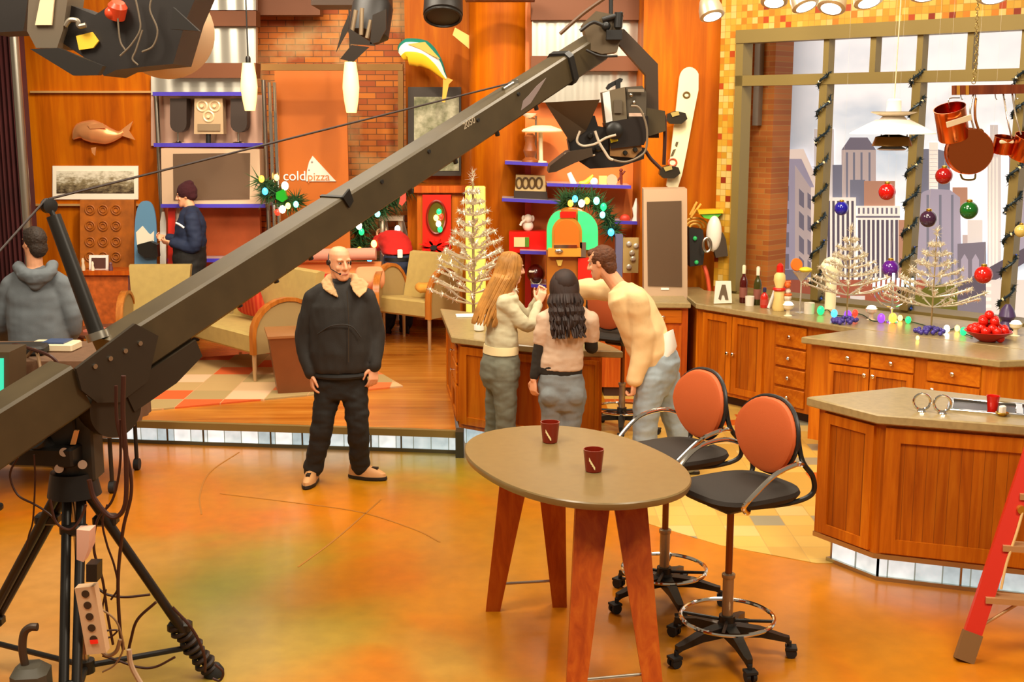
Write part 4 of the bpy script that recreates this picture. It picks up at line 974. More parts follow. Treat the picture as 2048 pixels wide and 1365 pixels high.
# ================================================================ red step ladder at the right edge
fa = G(1927, 1322); qa = D(2046, 962, 6.05); ld = qa - fa; tpL = fa + ld * 2.05
fb = fa + V((.62, -.12, 0)); tpR = tpL + V((.36, -.07, 0))
la = thing('step_ladder', 'red fibreglass step ladder leaning in at the right edge', 'ladder', fa)
RLAD = P('ladder_red', 'c82200', .5)
def rail(a, b, w=.042, d=.028):
    u = (b - a).normalized(); sx_ = V((1, -.2, 0)).normalized(); sx_ = (sx_ - u * sx_.dot(u)).normalized(); sy = u.cross(sx_)
    return [[p + sx_ * x * w + sy * y * d for x, y in ((-1, -1), (1, -1), (1, 1), (-1, 1))] for p in (a, b)]
for a, b in ((fa, tpL), (fb, tpR)):
    o = MB().ringloft(rail(a + (b - a) * .05, b)).build('rail', RLAD, la)
    MB().ringloft(rail(a, a + (b - a) * .075, .047, .034)).build('foot', P('ladder_foot', '7a5426', .7), o)
for u in (.17, .31, .45, .59, .73):
    a = fa.lerp(tpL, u); b = fb.lerp(tpR, u)
    m = MB().box((a + b) / 2, ((b - a).length, .09, .03), math.atan2((b - a).y, (b - a).x)); m.build('step', P('ladder_alu', 'c8a070', .35, .5), la)
    if u < .2: MB().cyl(a.lerp(b, .3) - V((0, 0, .01)), fa.lerp(tpL, u - .09), .008).build('brace', MATS['ladder_alu'], la)
m = MB().cyl(fa.lerp(tpL, .415) + V((.02, -.05, 0)), fa.lerp(tpL, .415) + V((.02, -.02, 0)), .022); m.build('hinge_bolt', P('brass', 'd8b048', .3, .9), la)
MB().tube(spline([fa.lerp(tpL, .41) + V((.03, -.04, 0)), fa.lerp(tpL, .34) + V((.04, -.04, .02)), fa.lerp(tpL, .27) + V((.035, -.04, 0)), fa.lerp(tpL, .2) + V((.05, -.04, 0))], 6), .007).build('cord', P('cord_tan', 'd8b070', .7), la)
bk1, bk2 = tpL + V((.75, -.25, -tpL.z)), tpR + V((.75, -.3, -tpR.z))
for a, b in ((bk1, tpL), (bk2, tpR)): MB().ringloft(rail(a, b, .022, .02)).build('rear_rail', RLAD, la)

# ================================================================ equipment cart at the left
ct = thing('equipment_cart', 'grey brown draped equipment cart in front of the man in the hooded top', 'cart', V((-4.1, 8.9, 0)))
z1 = 1.0; xr = G(172, 700, z1).x + .35
m = MB(); xl = -5.2
ringa = [V((xl, 8.55, 0)), V((xr, 8.55, 0)), V((xr, 9.35, 0)), V((xl, 9.35, 0))]
def wav(r, z, k): 
    out = []
    for i in range(4):
        a, b = r[i], r[(i + 1) % 4]
        for j in range(14):
            p = a.lerp(b, j / 14); n_ = (b - a).normalized(); n_ = V((n_.y, -n_.x, 0))
            out.append(p + n_ * k * math.sin(j * 2.1 + i) + V((0, 0, z)))
    return out
m.ringloft([wav(ringa, .44, .016), wav(ringa, .7, .012), wav(ringa, .93, .006), wav(ringa, z1, .0)])
m.build('cover', P('cart_cloth', '6a4c34', .85, var=.1, vscale=20, bump=.2, bscale=40), ct)
for x in (xl + .1, xr - .1):
    for y in (8.65, 9.25): MB().cyl((x - .02, y, .045), (x + .02, y, .045), .045, n=16).build('caster', RUBBER, ct); MB().cyl((x, y, .05), (x, y, .6), .016, n=8).build('leg', BLACKM, ct)
c0 = G(110, 700, z1)
t = thing('electronics_box', 'white box with a blue top lying on the equipment cart', 'box', c0)
MB().box(c0 + V((0, 0, .03)), (.34, .2, .06), -.05, .01).build('body', P('box_white', 'e0cca8', .5), t)
MB().box(c0 + V((.02, 0, .064)), (.17, .18, .012), -.05).build('blue_top', P('box_blue', '3a4c70', .4), t)
for px_, lb, mt in (([(40, 706), (48, 720), (70, 700), (82, 745), (84, 790)], 'pale cable drooping over the front of the equipment cart', CAB2), ([(4, 700), (30, 690), (60, 698), (100, 712), (120, 732)], 'dark cable lying across the top edge of the equipment cart', CABLE)):
    Ys = [8.75, 8.7, 8.62, 8.5, 8.5]
    cable(px_, Ys, .012, lb, mt, 'cables on the equipment cart')
c0 = G(40, 708, z1); solo(MB().box(c0 + V((0, 0, .035)), (.40, .25, .07), .1, .02), 'equipment_case', P('case_black', '1e1a14', .6), 'low black equipment case at the left end of the cart', 'case')
mo = D(-20, 812, 8.1)
t = thing('cart_monitor', 'dark monitor with a glowing green screen cut off at the left edge', 'monitor', (mo.x, 8.1, 0))
m = MB(); m.pxbox(-90, 705, 18, 815, 8.1, .3); m.build('housing', P('monitor_grey', '4a3c28', .5), t)
MB().pxbox(-80, 718, 6, 800, 8.085, .02).build('screen', P('screen_green', '30b090', .3, emit='30d8b0', es=.8), t)
MB().cyl((mo.x - .16, 8.26, 0), (mo.x - .16, 8.26, mo.z), .02).lathe([(.12, 0), (.12, .02), (.03, .04)], (mo.x - .16, 8.26, 0)).build('stand', BLACKM, t)
# ================================================================ helpers for decoration
def needles(mb, path, r, n, ln=.09, th=.006, up=0):
    path = [V(p) for p in path]
    for i in range(n):
        t = random.random() * (len(path) - 1); k = int(t); p = path[k].lerp(path[min(k + 1, len(path) - 1)], t - k)
        d = V((random.gauss(0, 1), random.gauss(0, 1), random.gauss(0, 1) + up)).normalized(); L = ln * random.uniform(.6, 1.2)
        a, b = frame(d); q = p + d * r * random.random() * .4
        vs = [mb.bm.verts.new(q + (a * math.cos(x) + b * math.sin(x)) * th) for x in (0, 2.09, 4.19)]; tp = mb.bm.verts.new(q + d * L)
        mb.face(vs); [mb.face([vs[j], vs[(j + 1) % 3], tp]) for j in range(3)]
BULBC = {'w': ('fff6e0', 6), 'o': ('ff9030', 4), 'r': ('ff2818', 3.5), 'g': ('18c860', 3), 'b': ('38a8ff', 4), 'y': ('ffd860', 5), 'a': ('70f0d8', 4), 'p': ('7838d0', 2)}
def bulbm(c): return P('bulb_' + c, BULBC[c][0], .3, emit=BULBC[c][0], es=BULBC[c][1])
def bulb(parent, p, c, r=.022): return MB().sph(p, r * (.66 if r > .04 else 1), 10, (1, 1, 1.25)).build('bulb', bulbm(c), parent)
def pxthing(name, label, cat, parts, base, Y, group=None):
    t = thing(name, label, cat, D(base[0], base[1], Y), 0, group)
    for nm, mb, mt in parts: mb.build(nm, mt, t)
    return t
def ell(cx, cy, rx, ry, n=24): return [(cx + rx * math.cos(2 * PI * k / n), cy + ry * math.sin(2 * PI * k / n)) for k in range(n)]

# ================================================================ left wall
cu = MB(); xs = [(-420 + i * 2.0) for i in range(238)]
fr_, bk_ = [], []
for i, x in enumerate(xs):
    p = D(x, 235, 13.9); dy = .06 * math.sin(i * 1.3); fr_.append(V((p.x, 13.9 + dy, 0))); bk_.append(V((p.x, 13.96 + dy, 0)))
loop = fr_ + bk_[::-1]
cu.ringloft([[p + V((0, 0, z)) for p in loop] for z in (.3, 2.0, 4.6)])
solo(cu, 'stage_curtain', P('curtain_magenta_lit', '4a1818', .9, var=.2, vscale=3), 'dark brown curtain tinted by painted-in magenta light hanging at the far left edge', 'curtain')  # coloured light at the foot is put into the brown cloth's colour
a = D(44, 300, 13.3); t = thing('silver_pole', 'silver pole standing in front of the curtain at the left', 'pole', (a.x, 13.3, .2))
MB().cyl((a.x, 13.3, .2), (a.x, 13.3, 4.6), .05, n=20).build('tube', STEEL, t)
MB().lathe([(.12, 0), (.12, .02), (.05, .04)], (a.x, 13.3, .2), n=20).build('base', STEEL, t)
# copper fish on the wall
def fish(name, label, path_px, widths, Y, mats, tail, fins, thick=.05, bands=None):
    pts = spline([D(x, y, Y) for x, y in path_px], 6); n_ = len(pts); t = thing(name, label, 'mounted fish', pts[n_ // 2] - V((0, 0, .15)))
    m = MB(); W = []
    for i in range(n_):
        u = i / (n_ - 1) * (len(widths) - 1); k = min(int(u), len(widths) - 2); W.append(widths[k] + (widths[k + 1] - widths[k]) * (u - k))
    rings = []; N = 16
    for i, p in enumerate(pts):
        tg_ = (pts[min(i + 1, n_ - 1)] - pts[max(0, i - 1)]).normalized(); up_ = V((0, -1, 0)).cross(tg_).normalized()
        if up_.z < 0: up_ = -up_
        rings.append([p + up_ * W[i] * math.cos(2 * PI * k / N) + V((0, -1, 0)) * thick * (W[i] / max(W)) ** .7 * math.sin(2 * PI * k / N) for k in range(N)])
    m.ringloft(rings)
    if bands:
        m.bm.faces.ensure_lookup_table()
        for f in m.bm.faces:
            i0 = min(v.index for v in f.verts) if False else 0
        m.bm.verts.index_update()
        for f in m.bm.faces:
            if len(f.verts) == 4:
                ks = sorted(v.index % N for v in f.verts); k = ks[0] if not (ks[0] == 0 and ks[-1] == N - 1) else N - 1
                k = min(k, N - 1 - k); f.material_index = bands[k]
    m.build('body', mats[:3] if bands else mats[0], t)
    for q in tail: MB().px(q, Y - .01, .02).build('tail_fin', mats[-1], t)
    for q in fins: MB().px(q, Y - thick - .01, .012).build('fin', mats[-1], t)
    return t
fish('copper_fish', 'shiny copper fish mounted on the orange wall above the panorama picture', [(146, 278), (160, 264), (185, 263), (212, 270), (235, 270), (246, 264)], [.012, .10, .135, .11, .05, .022], 14.66, [P('fish_copper', 'f0a468', .3, .6)] * 4, [[(240, 262), (266, 242), (258, 262), (270, 280), (244, 272)]], [[(182, 296), (192, 294), (190, 312), (184, 306)], [(175, 250), (205, 246), (212, 256), (180, 258)]], .07)
# panorama picture
t = pxthing('panorama_picture', 'wide white mounted panorama picture below the copper fish', 'picture', [('mount', MB().pxbox(105, 332, 276, 399, 14.72, .03), P('mount_white', 'f4ead4', .6))], (190, 399), 14.72)
k = NT('panorama_print'); nz = k.n('ShaderNodeTexNoise', i_Scale=9.0, i_Detail=8.0, i_Roughness=.7); k.l(k.coord((1, 1, 2)), nz.inputs[0])
tc_ = k.n('ShaderNodeTexCoord'); sx_ = k.n('ShaderNodeSeparateXYZ'); k.l(tc_.outputs['Object'], sx_.inputs[0])
mm_ = k.n('ShaderNodeMath', operation='MULTIPLY_ADD', i_1=1.7, i_2=-.15); k.l(sx_.outputs[2], mm_.inputs[0]); ad_ = k.n('ShaderNodeMath', operation='ADD'); k.l(mm_.outputs[0], ad_.inputs[0]); k.l(nz.outputs[0], ad_.inputs[1])
k.col(k.ramp(ad_.outputs[0], [(.35, '3a2a18'), (.55, '8a7a58'), (.72, 'd8d0b8'), (.9, 'ece4d0')])); PAN = k.m
MB().pxbox(113, 342, 268, 387, 14.715, .01).build('print', PAN, t)
# carved panel, small table with photographs
CARV = P('carved_wood', 'a85a08', .6, var=.25, vscale=9)
t = pxthing('carved_panel', 'carved orange wood panel standing behind the left armchair', 'carved panel', [('board', MB().pxbox(160, 400, 268, 655, 14.5, .08), CARV)], (214, 655), 14.5)
for cx in (180, 206, 232):
    for cy in (420, 452, 484, 514):
        MB().torus(D(cx, cy, 14.49), .055, .008, (0, 1, 0), 18, 6).torus(D(cx, cy, 14.49), .03, .006, (0, 1, 0), 14, 6).build('rosette', CARV, t)
t = pxthing('side_table', 'orange wood side table carrying small photographs beside the left armchair', 'table', [('top', MB().pxbox(160, 542, 262, 551, 13.9, .35), WOOD_RED), ('body', MB().pxbox(166, 551, 256, 655, 13.95, .28), P('side_mosaic', 'b85a20', .4, var=.3, vscale=14))], (210, 655), 13.95)
t = pxthing('photo_frame', 'white framed photograph on the small side table', 'photo frame', [('frame', MB().pxbox(178, 511, 216, 541, 14.0, .025), WHITE), ('photo', MB().pxbox(183, 516, 211, 537, 13.99, .012), P('photo_dark', '5a3830', .4))], (197, 541), 14.0)
for (x, y, w, h, mt, nm, lb) in ((167, 542, 7, 26, 'd8c0a0', 'figurine', 'pale striped figurine left of the white photo frame'), (222, 542, 8, 18, '6a4048', 'figurine', 'dark rounded figurine right of the white photo frame'), (186, 543, 6, 20, 'f0dcc0', 'candle', 'short cream candle in front of the white photo frame')):
    c0 = D(x, y, 13.93); s_ = 13.9 / 2460
    solo(MB().lathe([(w * s_ * .5, 0), (w * s_ * .55, h * s_ * .3), (w * s_ * .35, h * s_ * .6), (w * s_ * .45, h * s_ * .8), (w * s_ * .2, h * s_)], c0, n=14), nm, P('fig_' + mt, mt, .5), lb, nm)
# snowboard standing by the carved panel
Ys = 14.1
def board(name, label, cx, y0, y1, w, Y, mat, lean=0, tw=.02):
    out = []
    for k_ in range(40):
        q = 2 * PI * k_ / 40; out.append((cx + w * math.copysign(abs(math.cos(q)) ** .75, math.cos(q)) * (1 - .12 * (1 - abs(math.sin(q)))) + lean * math.sin(q), (y0 + y1) / 2 + (y1 - y0) / 2 * math.copysign(abs(math.sin(q)) ** .55, math.sin(q))))
    return out
t = thing('snowboard', 'blue and white snowboard standing beside the carved panel', 'snowboard', D(292, 660, Ys))
MB().px(board('', '', 291, 402, 672, 25, Ys, None), Ys, .025).build('deck', P('board_blue', '5c88a8', .3), t)
MB().px(ell(290, 478, 17, 12) , Ys - .004, .006).px([(272, 465), (285, 452), (300, 470), (308, 462), (308, 500), (275, 500)], Ys - .006, .006).build('cloud_print', P('board_cloud', 'e8dcc4', .4), t)
for y in (502, ): MB().px([(274, 490), (300, 483), (314, 490), (316, 514), (290, 516), (276, 506)], Ys - .10, .10).build('binding', BLACKM, t)
MB().lathe([(.002, 0), (.035, .0), (.04, .01)], D(286, 537, Ys - .01), (0, -1, 0), 12).build('emblem', WHITE, t)
# skis
for i, (x, w, c, lb) in enumerate(((343, 7, 'd83020', 'red ski leaning next to the man in the maroon beanie'), (356, 5, 'f0e4d0', 'white ski leaning behind the man in the maroon beanie'), (326, 6, 'f0e8d8', 'pale ski leaning between the snowboard and the red ski'))):
    q = [(x - w, 671 - i * 2), (x - w, 420 + i * 12), (x - w * .4, 400 + i * 12), (x + w * .4, 400 + i * 12), (x + w, 420 + i * 12), (x + w, 671 - i * 2)]
    solo(MB().px(q, 14.2 + i * .08, .025), 'ski', P('ski_' + c, c, .3), lb, 'ski', 'skis behind the beanie man')
# ================================================================ left shelves
rod = MB()
solo(MB().cyl(D(312, 190, 14.6), V((D(312, 190, 14.6).x, 14.6, .2)), .03), 'shelf_pole', STEEL, 'steel pole carrying the left ends of the blue edged shelves', 'pole')
solo(MB().cyl(D(527, 160, 14.35), V((D(527, 160, 14.35).x, 14.35, .2)), .025), 'shelf_pole', STEEL, 'steel pole carrying the right ends of the blue edged shelves', 'pole')
def shelf(x0, x1, y, Y, dep, label, ytilt=0, th=7, grp=None, back=.0):
    t = thing('shelf', label, 'shelf', D((x0 + x1) / 2, y, Y), 0, grp)
    a, b = D(x0, y, Y), D(x1, y + ytilt, Y); h = th * Y / 2460
    MB().extr([a, b, b + V((0, dep, 0)), a + V((0, dep, 0))], (0, 0, h)).build('board', P('shelf_glass', 'b8b0b4', .2), t)
    MB().extr([a + V((0, -.012, -.004)), b + V((0, -.012, -.004)), b + V((0, .0, -.004)), a + V((0, .0, -.004))], (0, 0, h + .008)).build('blue_edge', BLUE_EDGE, t)
    return t
shelf(306, 494, 191, 14.35, .34, 'topmost blue edged shelf on the left, over the loudspeakers', 0, 6)
shelf(308, 526, 293, 14.35, .38, 'blue edged shelf under the loudspeakers and tape machine', 0, 6)
shelf(322, 531, 415, 14.1, .6, 'blue edged shelf carrying the large grey television', 0, 6)
shelf(336, 450, 524, 14.35, .35, 'lowest blue edged shelf on the left, behind the beanie man', 0, 6)
SPK = P('speaker_brown', '33241a', .6)
for x0, lb in ((340, 'black rounded loudspeaker left of the tape machine'), (461, 'black rounded loudspeaker right of the tape machine')):
    q = [(x0, 197), (x0 + 33, 197), (x0 + 33, 248)] + [(x0 + 16.5 + 16.5 * math.cos(a_ * PI / 8), 248 + 17 * math.sin(a_ * PI / 8)) for a_ in range(1, 8)] + [(x0, 248)]
    t = thing('loudspeaker', lb, 'loudspeaker', D(x0 + 16, 292, 14.45), 0, 'loudspeakers on the left shelf')
    MB().px(q, 14.43, .18).build('cabinet', SPK, t); MB().cyl(D(x0 + 16, 264, 14.5), D(x0 + 16, 287, 14.5), .012).lathe([(.07, 0), (.06, .012), (.012, .03)], D(x0 + 16, 287, 14.5), n=16).build('stand', STEEL, t)
t = thing('tape_machine', 'pale metal tape machine with three reels between the loudspeakers', 'tape machine', D(417, 290, 14.45))
MB().px([(389, 197), (445, 197), (447, 268), (388, 268)], 14.45, .16).build('housing', P('machine_beige', 'd0b088', .4, .4), t)
for x, y in ((404, 212), (429, 212), (417, 233)):
    c0 = D(x, y, 14.445); o = MB().torus(c0, .058, .012, (0, 1, 0), 20, 6).cyl(c0, c0 + V((0, -.02, 0)), .02).build('reel', P('reel_pale', 'f0dcb0', .35, .3), t)
MB().pxbox(395, 248, 440, 262, 14.43, .02).build('cassette_slot', P('slot_grey', '8a7458', .4), t)
MB().cyl(D(417, 268, 14.5), D(417, 288, 14.5), .03).build('foot', BLACKM, t)
# television
t = thing('television', 'large grey framed television with a dark speckled screen on the left shelf', 'television', D(420, 409, 14.12))
MB().px([(322, 297), (519, 299), (521, 408), (324, 409)], 14.12, .42).build('housing', P('tv_beige', 'c8a888', .45), t)
k = NT('tv_screen'); v_ = k.n('ShaderNodeTexVoronoi', i_Scale=9.0); k.l(k.coord(), v_.inputs[0]); k.col(k.ramp(v_.outputs['Distance'], [(.03, 'd8ccc0'), (.05, '66503e')])); k.b.inputs['Roughness'].default_value = .15
MB().px([(346, 308), (500, 306), (499, 398), (347, 400)], 14.105, .02).build('screen', k.m, t)
# ================================================================ brick bay: sign board, poles, small wreath, lamps
t = thing('sign_board', 'tall orange sign board with a white pizza slice logo in front of the brick', 'sign', V((D(620, 235, 14.2).x, 14.2, .2)))
a, b = D(552, 235, 14.2).x, D(694, 235, 14.2).x
MB().bx((a, 14.2, .2), (b, 14.24, D(600, 140, 14.2).z)).build('board', P('sign_orange', 'b45c02', .6, var=.12, vscale=1.2), t)
MB().px([(625, 312), (672, 363), (612, 363), (614, 340), (618, 324)], 14.185, .015).build('slice', P('slice_white', 'f0d8c8', .6), t)
MB().sph(D(624, 324, 14.183), .012).sph(D(618, 340, 14.183), .01).build('slice_spot', P('slice_grey', '9c9890', .6), t)
def text(parent, body, x, y, Y, size, mat, nm, ry=0):
    cu_ = bpy.data.curves.new(nm, 'FONT'); cu_.body = body; cu_.size = size; cu_.extrude = .002; cu_.align_x = 'LEFT'
    o = bpy.data.objects.new(nm, cu_); COL.objects.link(o); dg = bpy.context.evaluated_depsgraph_get()
    me = bpy.data.meshes.new_from_object(o.evaluated_get(dg)); bpy.data.objects.remove(o); bpy.data.curves.remove(cu_)
    me.transform(Matrix.Rotation(PI / 2, 4, 'X')); me.materials.append(mat)
    q = bpy.data.objects.new(nm, me); COL.objects.link(q); p = D(x, y, Y); q.location = MW[parent].inverted() @ p; q.parent = parent
    return q
text(t, 'cold', 566, 361, 14.19, .155, P('letter_white', 'fff0e4', .5), 'lettering')
text(t, 'pizza', 615, 361, 14.182, .13, P('letter_orange', 'c8783c', .5), 'lettering')
for i, x in enumerate((539, 549)):
    solo(MB().cyl(D(x, 165, 14.0), V((D(x, 165, 14.0).x, 14.0, .2)), .022, n=12), 'chrome_pole', CHROME, ['left of the two thin chrome poles beside the orange sign board', 'right of the two thin chrome poles beside the orange sign board'][i], 'pole')
def wreath(label, path_px, Y, n, bulbs, r=.10, name='fir_garland', extra=None, grp=None, bm_=None):
    path = spline([D(x, y, Y) for x, y in path_px], 5)
    t = thing(name, label, 'garland', path[len(path) // 2] - V((0, 0, .2)), 0, grp)
    m = MB().tube(path, .025, 6); needles(m, path, r * .5, n, r * 1.5, .011); m.build('fir', bm_ or GREEN_LEAF, t, smooth=0)
    for x, y, c, rr in bulbs: bulb(t, D(x, y, Y - r * 1.1), c, rr)
    return t
w_ = wreath('small fir spray with coloured lights on the poles left of the sign board', [(518, 360), (535, 375), (530, 390), (548, 382), (560, 400), (575, 410), (592, 408), (590, 395)], 13.9, 360, [(523, 358, 'o', .05), (530, 383, 'b', .05), (553, 355, 'y', .045), (570, 372, 'w', .06), (565, 419, 'w', .055), (576, 412, 'y', .045), (592, 409, 'a', .045), (555, 425, 'r', .045)], .11)
MB().px([(552, 385), (568, 378), (574, 398), (564, 405), (552, 398)], 13.75, .08).build('green_ornament', P('orn_green', '18a020', .35), w_)
for x, y0, y1, lb in ((500, 126, 222, 'glowing white glass pendant lamp at the left of the truss'), (703, 124, 226, 'glowing white glass pendant lamp below the black spotlight')):
    Yp = 13.45; c0 = D(x, y1, Yp); h = D(x, y0, Yp).z - c0.z; wd = 16.5 * Yp / 2460
    t = thing('pendant_lamp', lb, 'pendant lamp', c0, 0, 'white glass pendant lamps')
    MB().lathe([(wd * .55, 0), (wd * .62, .004), (wd * .86, h * .25), (wd, h * .5), (wd * .9, h * .72), (wd * .68, h), (wd * .5, h)], c0, n=24).build('shade', P('pendant_glass', 'fce0a8', .4, emit='ffd488', es=1.1), t)
    MB().lathe([(wd * .3, 0), (wd * .3, .05), (.02, .07)], c0 + V((0, 0, h)), n=14).cyl(c0 + V((0, 0, h)), (c0.x, c0.y, 4.6), .008).build('cord', BLACKM, t)
# ================================================================ centre wall: striped fish, picture, red cabinet, wreath
fish('striped_fish', 'striped green white and yellow fish mounted near the top centre', [(802, 112), (815, 104), (845, 108), (868, 126), (884, 148), (892, 158)], [.06, .15, .155, .10, .045, .02], 14.3, [P('fish_green', '1c7a68', .3), P('fish_white', 'f0ecd8', .3), P('fish_yellow', 'e8b828', .3), P('fish_gold', 'e0a040', .3)], [[(886, 152), (906, 160), (898, 168), (890, 205), (884, 204), (886, 168)]], [[(815, 88), (850, 84), (880, 118), (866, 112), (840, 98)]], .08, bands=[0, 0, 1, 1, 2, 2, 2, 2])
t = thing('framed_picture', 'dark framed picture of green leaves on the centre wall', 'picture', D(868, 352, 14.6))
MB().pxbox(816, 174, 922, 352, 14.6, .1).build('frame', P('frame_dark', '2c2013', .5), t)
k = NT('leaf_print'); nz = k.n('ShaderNodeTexNoise', i_Scale=3.5, i_Detail=8.0, i_Roughness=.65); k.l(k.coord(), nz.inputs[0]); k.col(k.ramp(nz.outputs[0], [(.32, '2c3420'), (.45, '6c6c4c'), (.58, 'a09c80'), (.7, 'c8c0a4')])); k.b.inputs['Roughness'].default_value = .4
MB().pxbox(828, 194, 918, 342, 14.59, .012).build('print', k.m, t)
m = MB()
for i in range(7):
    a_ = 2.2 + i * .32; m.px([(893, 310), (893 + 34 * math.cos(a_ + .1), 310 - 30 * math.sin(a_ + .1)), (893 + 36 * math.cos(a_), 310 - 34 * math.sin(a_)), (893 + 30 * math.cos(a_ - .12), 310 - 30 * math.sin(a_ - .12))], 14.582, .006)
m.build('leaf_shape', P('leaf_teal', '3c8c6c', .4), t)
t = thing('wall_cupboard', 'orange wood cupboard with a cornice below the framed picture', 'cupboard', V((D(875, 500, 14.5).x, 14.5, .2)))
MB().pxbox(834, 385, 938, 640, 14.5, .24).build('body', WOOD_CAB, t); MB().pxbox(828, 372, 945, 386, 14.42, .3).build('cornice', WOOD_RED, t)
for x0, x1 in ((835, 846), (904, 936)): MB().pxbox(x0, 392, x1, 600, 14.48, .03).build('side_panel', WOOD_CAB, t)
t = thing('red_mirror', 'bright red panel with an oval mirror on the orange cupboard', 'mirror', D(873, 512, 14.4))
MB().pxbox(845, 390, 902, 512, 14.42, .05).build('panel', P('panel_red', 'd41c08', .35), t)
MB().px(ell(873, 435, 18, 32), 14.405, .02).build('glass', P('mirror_olive', '6a5a20', .12, .3), t)
MB().tube([D(x, y, 14.4) for x, y in ell(873, 435, 19, 33, 30)], .015, 6, closed=True).build('rim', P('rim_dark', '7a1408', .3), t)
for x, y, c in ((878, 424, 'g'), (872, 436, 'y'), (882, 434, 'r'), (877, 448, 'w'), (880, 459, 'g')): bulb(t, D(x, y, 14.37), c, .03)
m = MB()
for i in range(16):
    a_ = 2 * PI * i / 16; r1 = 27 + 6 * (i % 2); m.px([(868, 496), (868 + 14 * math.cos(a_ - .2), 496 + 9 * math.sin(a_ - .2)), (868 + r1 * math.cos(a_), 496 + r1 * .6 * math.sin(a_)), (868 + 14 * math.cos(a_ + .2), 496 + 9 * math.sin(a_ + .2))], 14.35 + .01 * (i % 3), .06)
m.px(ell(868, 496, 24, 14), 14.37, .06)
o = m.build('bow', P('bow_red', 'dc1408', .3), None); tag(o, 'big red bow flower at the foot of the red mirror', 'bow')
solo(MB().px(ell(867, 496, 7, 5), 14.33, .03), 'bow_centre', BLACK, 'black centre button of the big red bow', 'button')
wreath('large fir wreath with coloured lights left of the orange cupboard', [(820, 362), (805, 378), (785, 388), (765, 408), (745, 420), (728, 438), (720, 465), (722, 500), (728, 535), (740, 558), (730, 575)], 14.75, 1100, [(771, 393, 'w', .06), (756, 393, 'o', .05), (755, 428, 'a', .05), (723, 438, 'r', .05), (718, 452, 'w', .055), (723, 464, 'g', .05), (748, 488, 'y', .055), (719, 500, 'o', .045), (739, 518, 'b', .05), (755, 532, 'w', .06), (795, 458, 'w', .05)], .16)
t = thing('stocking', 'red and white striped stocking hanging by the orange cupboard', 'stocking', D(806, 410, 14.2))
MB().px([(801, 372), (811, 372), (812, 402), (804, 412), (798, 408), (800, 398)], 14.34, .06).build('sock', P('stocking_red', 'd84838', .8), t); MB().pxbox(800, 368, 812, 376, 14.33, .08).build('cuff', WHITE, t)
# aluminium ladder near the wreath
t = thing('step_ladder', 'aluminium step ladder standing behind the person in the red top', 'ladder', V((D(790, 600, 14.8).x, 14.8, .2)))
def rl(x0, y0, x1, z1, Y0, Y1, dY=.9):
    Y0 += dY; Y1 += dY
    a = D(x0, y0, Y0); b = V((D(x1, 300, Y1).x, Y1, .2)); return MB().cyl(a, b, .028, n=8)
ALU = P('aluminium', 'd8c8b0', .3, .8)
rl(764, 442, 757, 0, 13.95, 13.9).build('rail', ALU, t); rl(800, 442, 806, 0, 13.95, 13.9).build('rail', ALU, t); rl(803, 440, 848, 0, 14.0, 14.35).build('rear_rail', ALU, t); rl(770, 440, 790, 0, 14.0, 14.35).build('rear_rail', ALU, t)
for y in (470, 505, 545, 590): MB().pxbox(763 - (y - 470) * .03, y, 802 + (y - 470) * .03, y + 5, 14.8, .07).build('step', ALU, t)
MB().pxbox(758, 433, 806, 442, 14.78, .2).build('top_cap', ALU, t)

# ================================================================ lounge furniture on the platform
SAGE = P('sage_fabric', 'b89c58', .85, var=.06, vscale=12, bump=.12, bscale=220); SAGEB = P('sage_arm_pad', 'a88c58', .85)
ARMW = wood('arm_wood', 'a85a18', 'c47428', 'd88a3c', 2, .8)
def lounge(name, label, cat, N, w_dir, width, depth, hs=.42, hb=.86, arch=.58, group=None, fab=None, flare=.0):
    fab = fab or SAGE; u = V((w_dir[0], w_dir[1], 0)).normalized(); b = V((-u.y, u.x, 0)); b = b if b.dot(V((.2, 1, 0))) > 0 else -b
    N = V(N); t = thing(name, label, cat, N, 0, group); Z = N.z
    def q(x, y, z): return V((N.x, N.y, 0)) + u * x + b * y + V((0, 0, Z + z))
    def slab(mb, pts, x0, x1): mb.ringloft([[q(x0, y, z) for y, z in pts], [q(x1, y, z) for y, z in pts]])
    m = MB(); slab(m, [(0, hs - .17), (.02, hs - .19), (depth * .85, hs - .2), (depth * .85, hs - .05), (.03, hs), (0, hs - .02)], .06, width - .06); m.build('seat', fab, t)
    m = MB(); yb = depth * .78
    A_ = [(yb, hs - .2), (yb + .1, hs - .2), (yb + .26, hb), (yb + .22, hb + .015), (yb + .16, hb)]
    m.ringloft([[q((.06 if x0 == 0 else width - .06) + (-flare if x0 == 0 else flare) * max(0, z - hs) / (hb - hs), y, z) for y, z in A_] for x0 in (0, 1)]); m.build('backrest', fab, t)
    for x0, x1 in ((0, .06), (width - .06, width)):
        pts = [(0.0, hs - .2)] + [(depth * .5 - depth * .5 * math.cos(a_ * PI / 12), hs - .02 + (arch - hs + .14) * math.sin(a_ * PI / 12)) for a_ in range(0, 13)] + [(depth, hs - .2)]
        inn = [(depth * .5 + (y - depth * .5) * .9, hs - .2 + (z - hs + .2) * .93) for y, z in pts]
        m = MB(); slab(m, inn, x0 + .01, x1 - .01); a_ = m.build('arm', SAGEB, t)
        m = MB(); m.ringloft([[q(x, y, z) for x, (y, z) in ((x0 - .005, o_), (x1 + .005, o_), (x1 + .005, i_), (x0 - .005, i_))] for o_, i_ in zip(pts, inn)]); m.build('arm_rim', ARMW, a_)
    for x in (.03, width - .03):
        for y in (.03, depth - .05): MB().cyl(q(x, y, hs - .2), q(x, y, 0), .022, .018, n=10).build('leg', P('leg_steel', 'd0b890', .3, .7), t)
    return t, q
N1 = G(508, 765, .214)
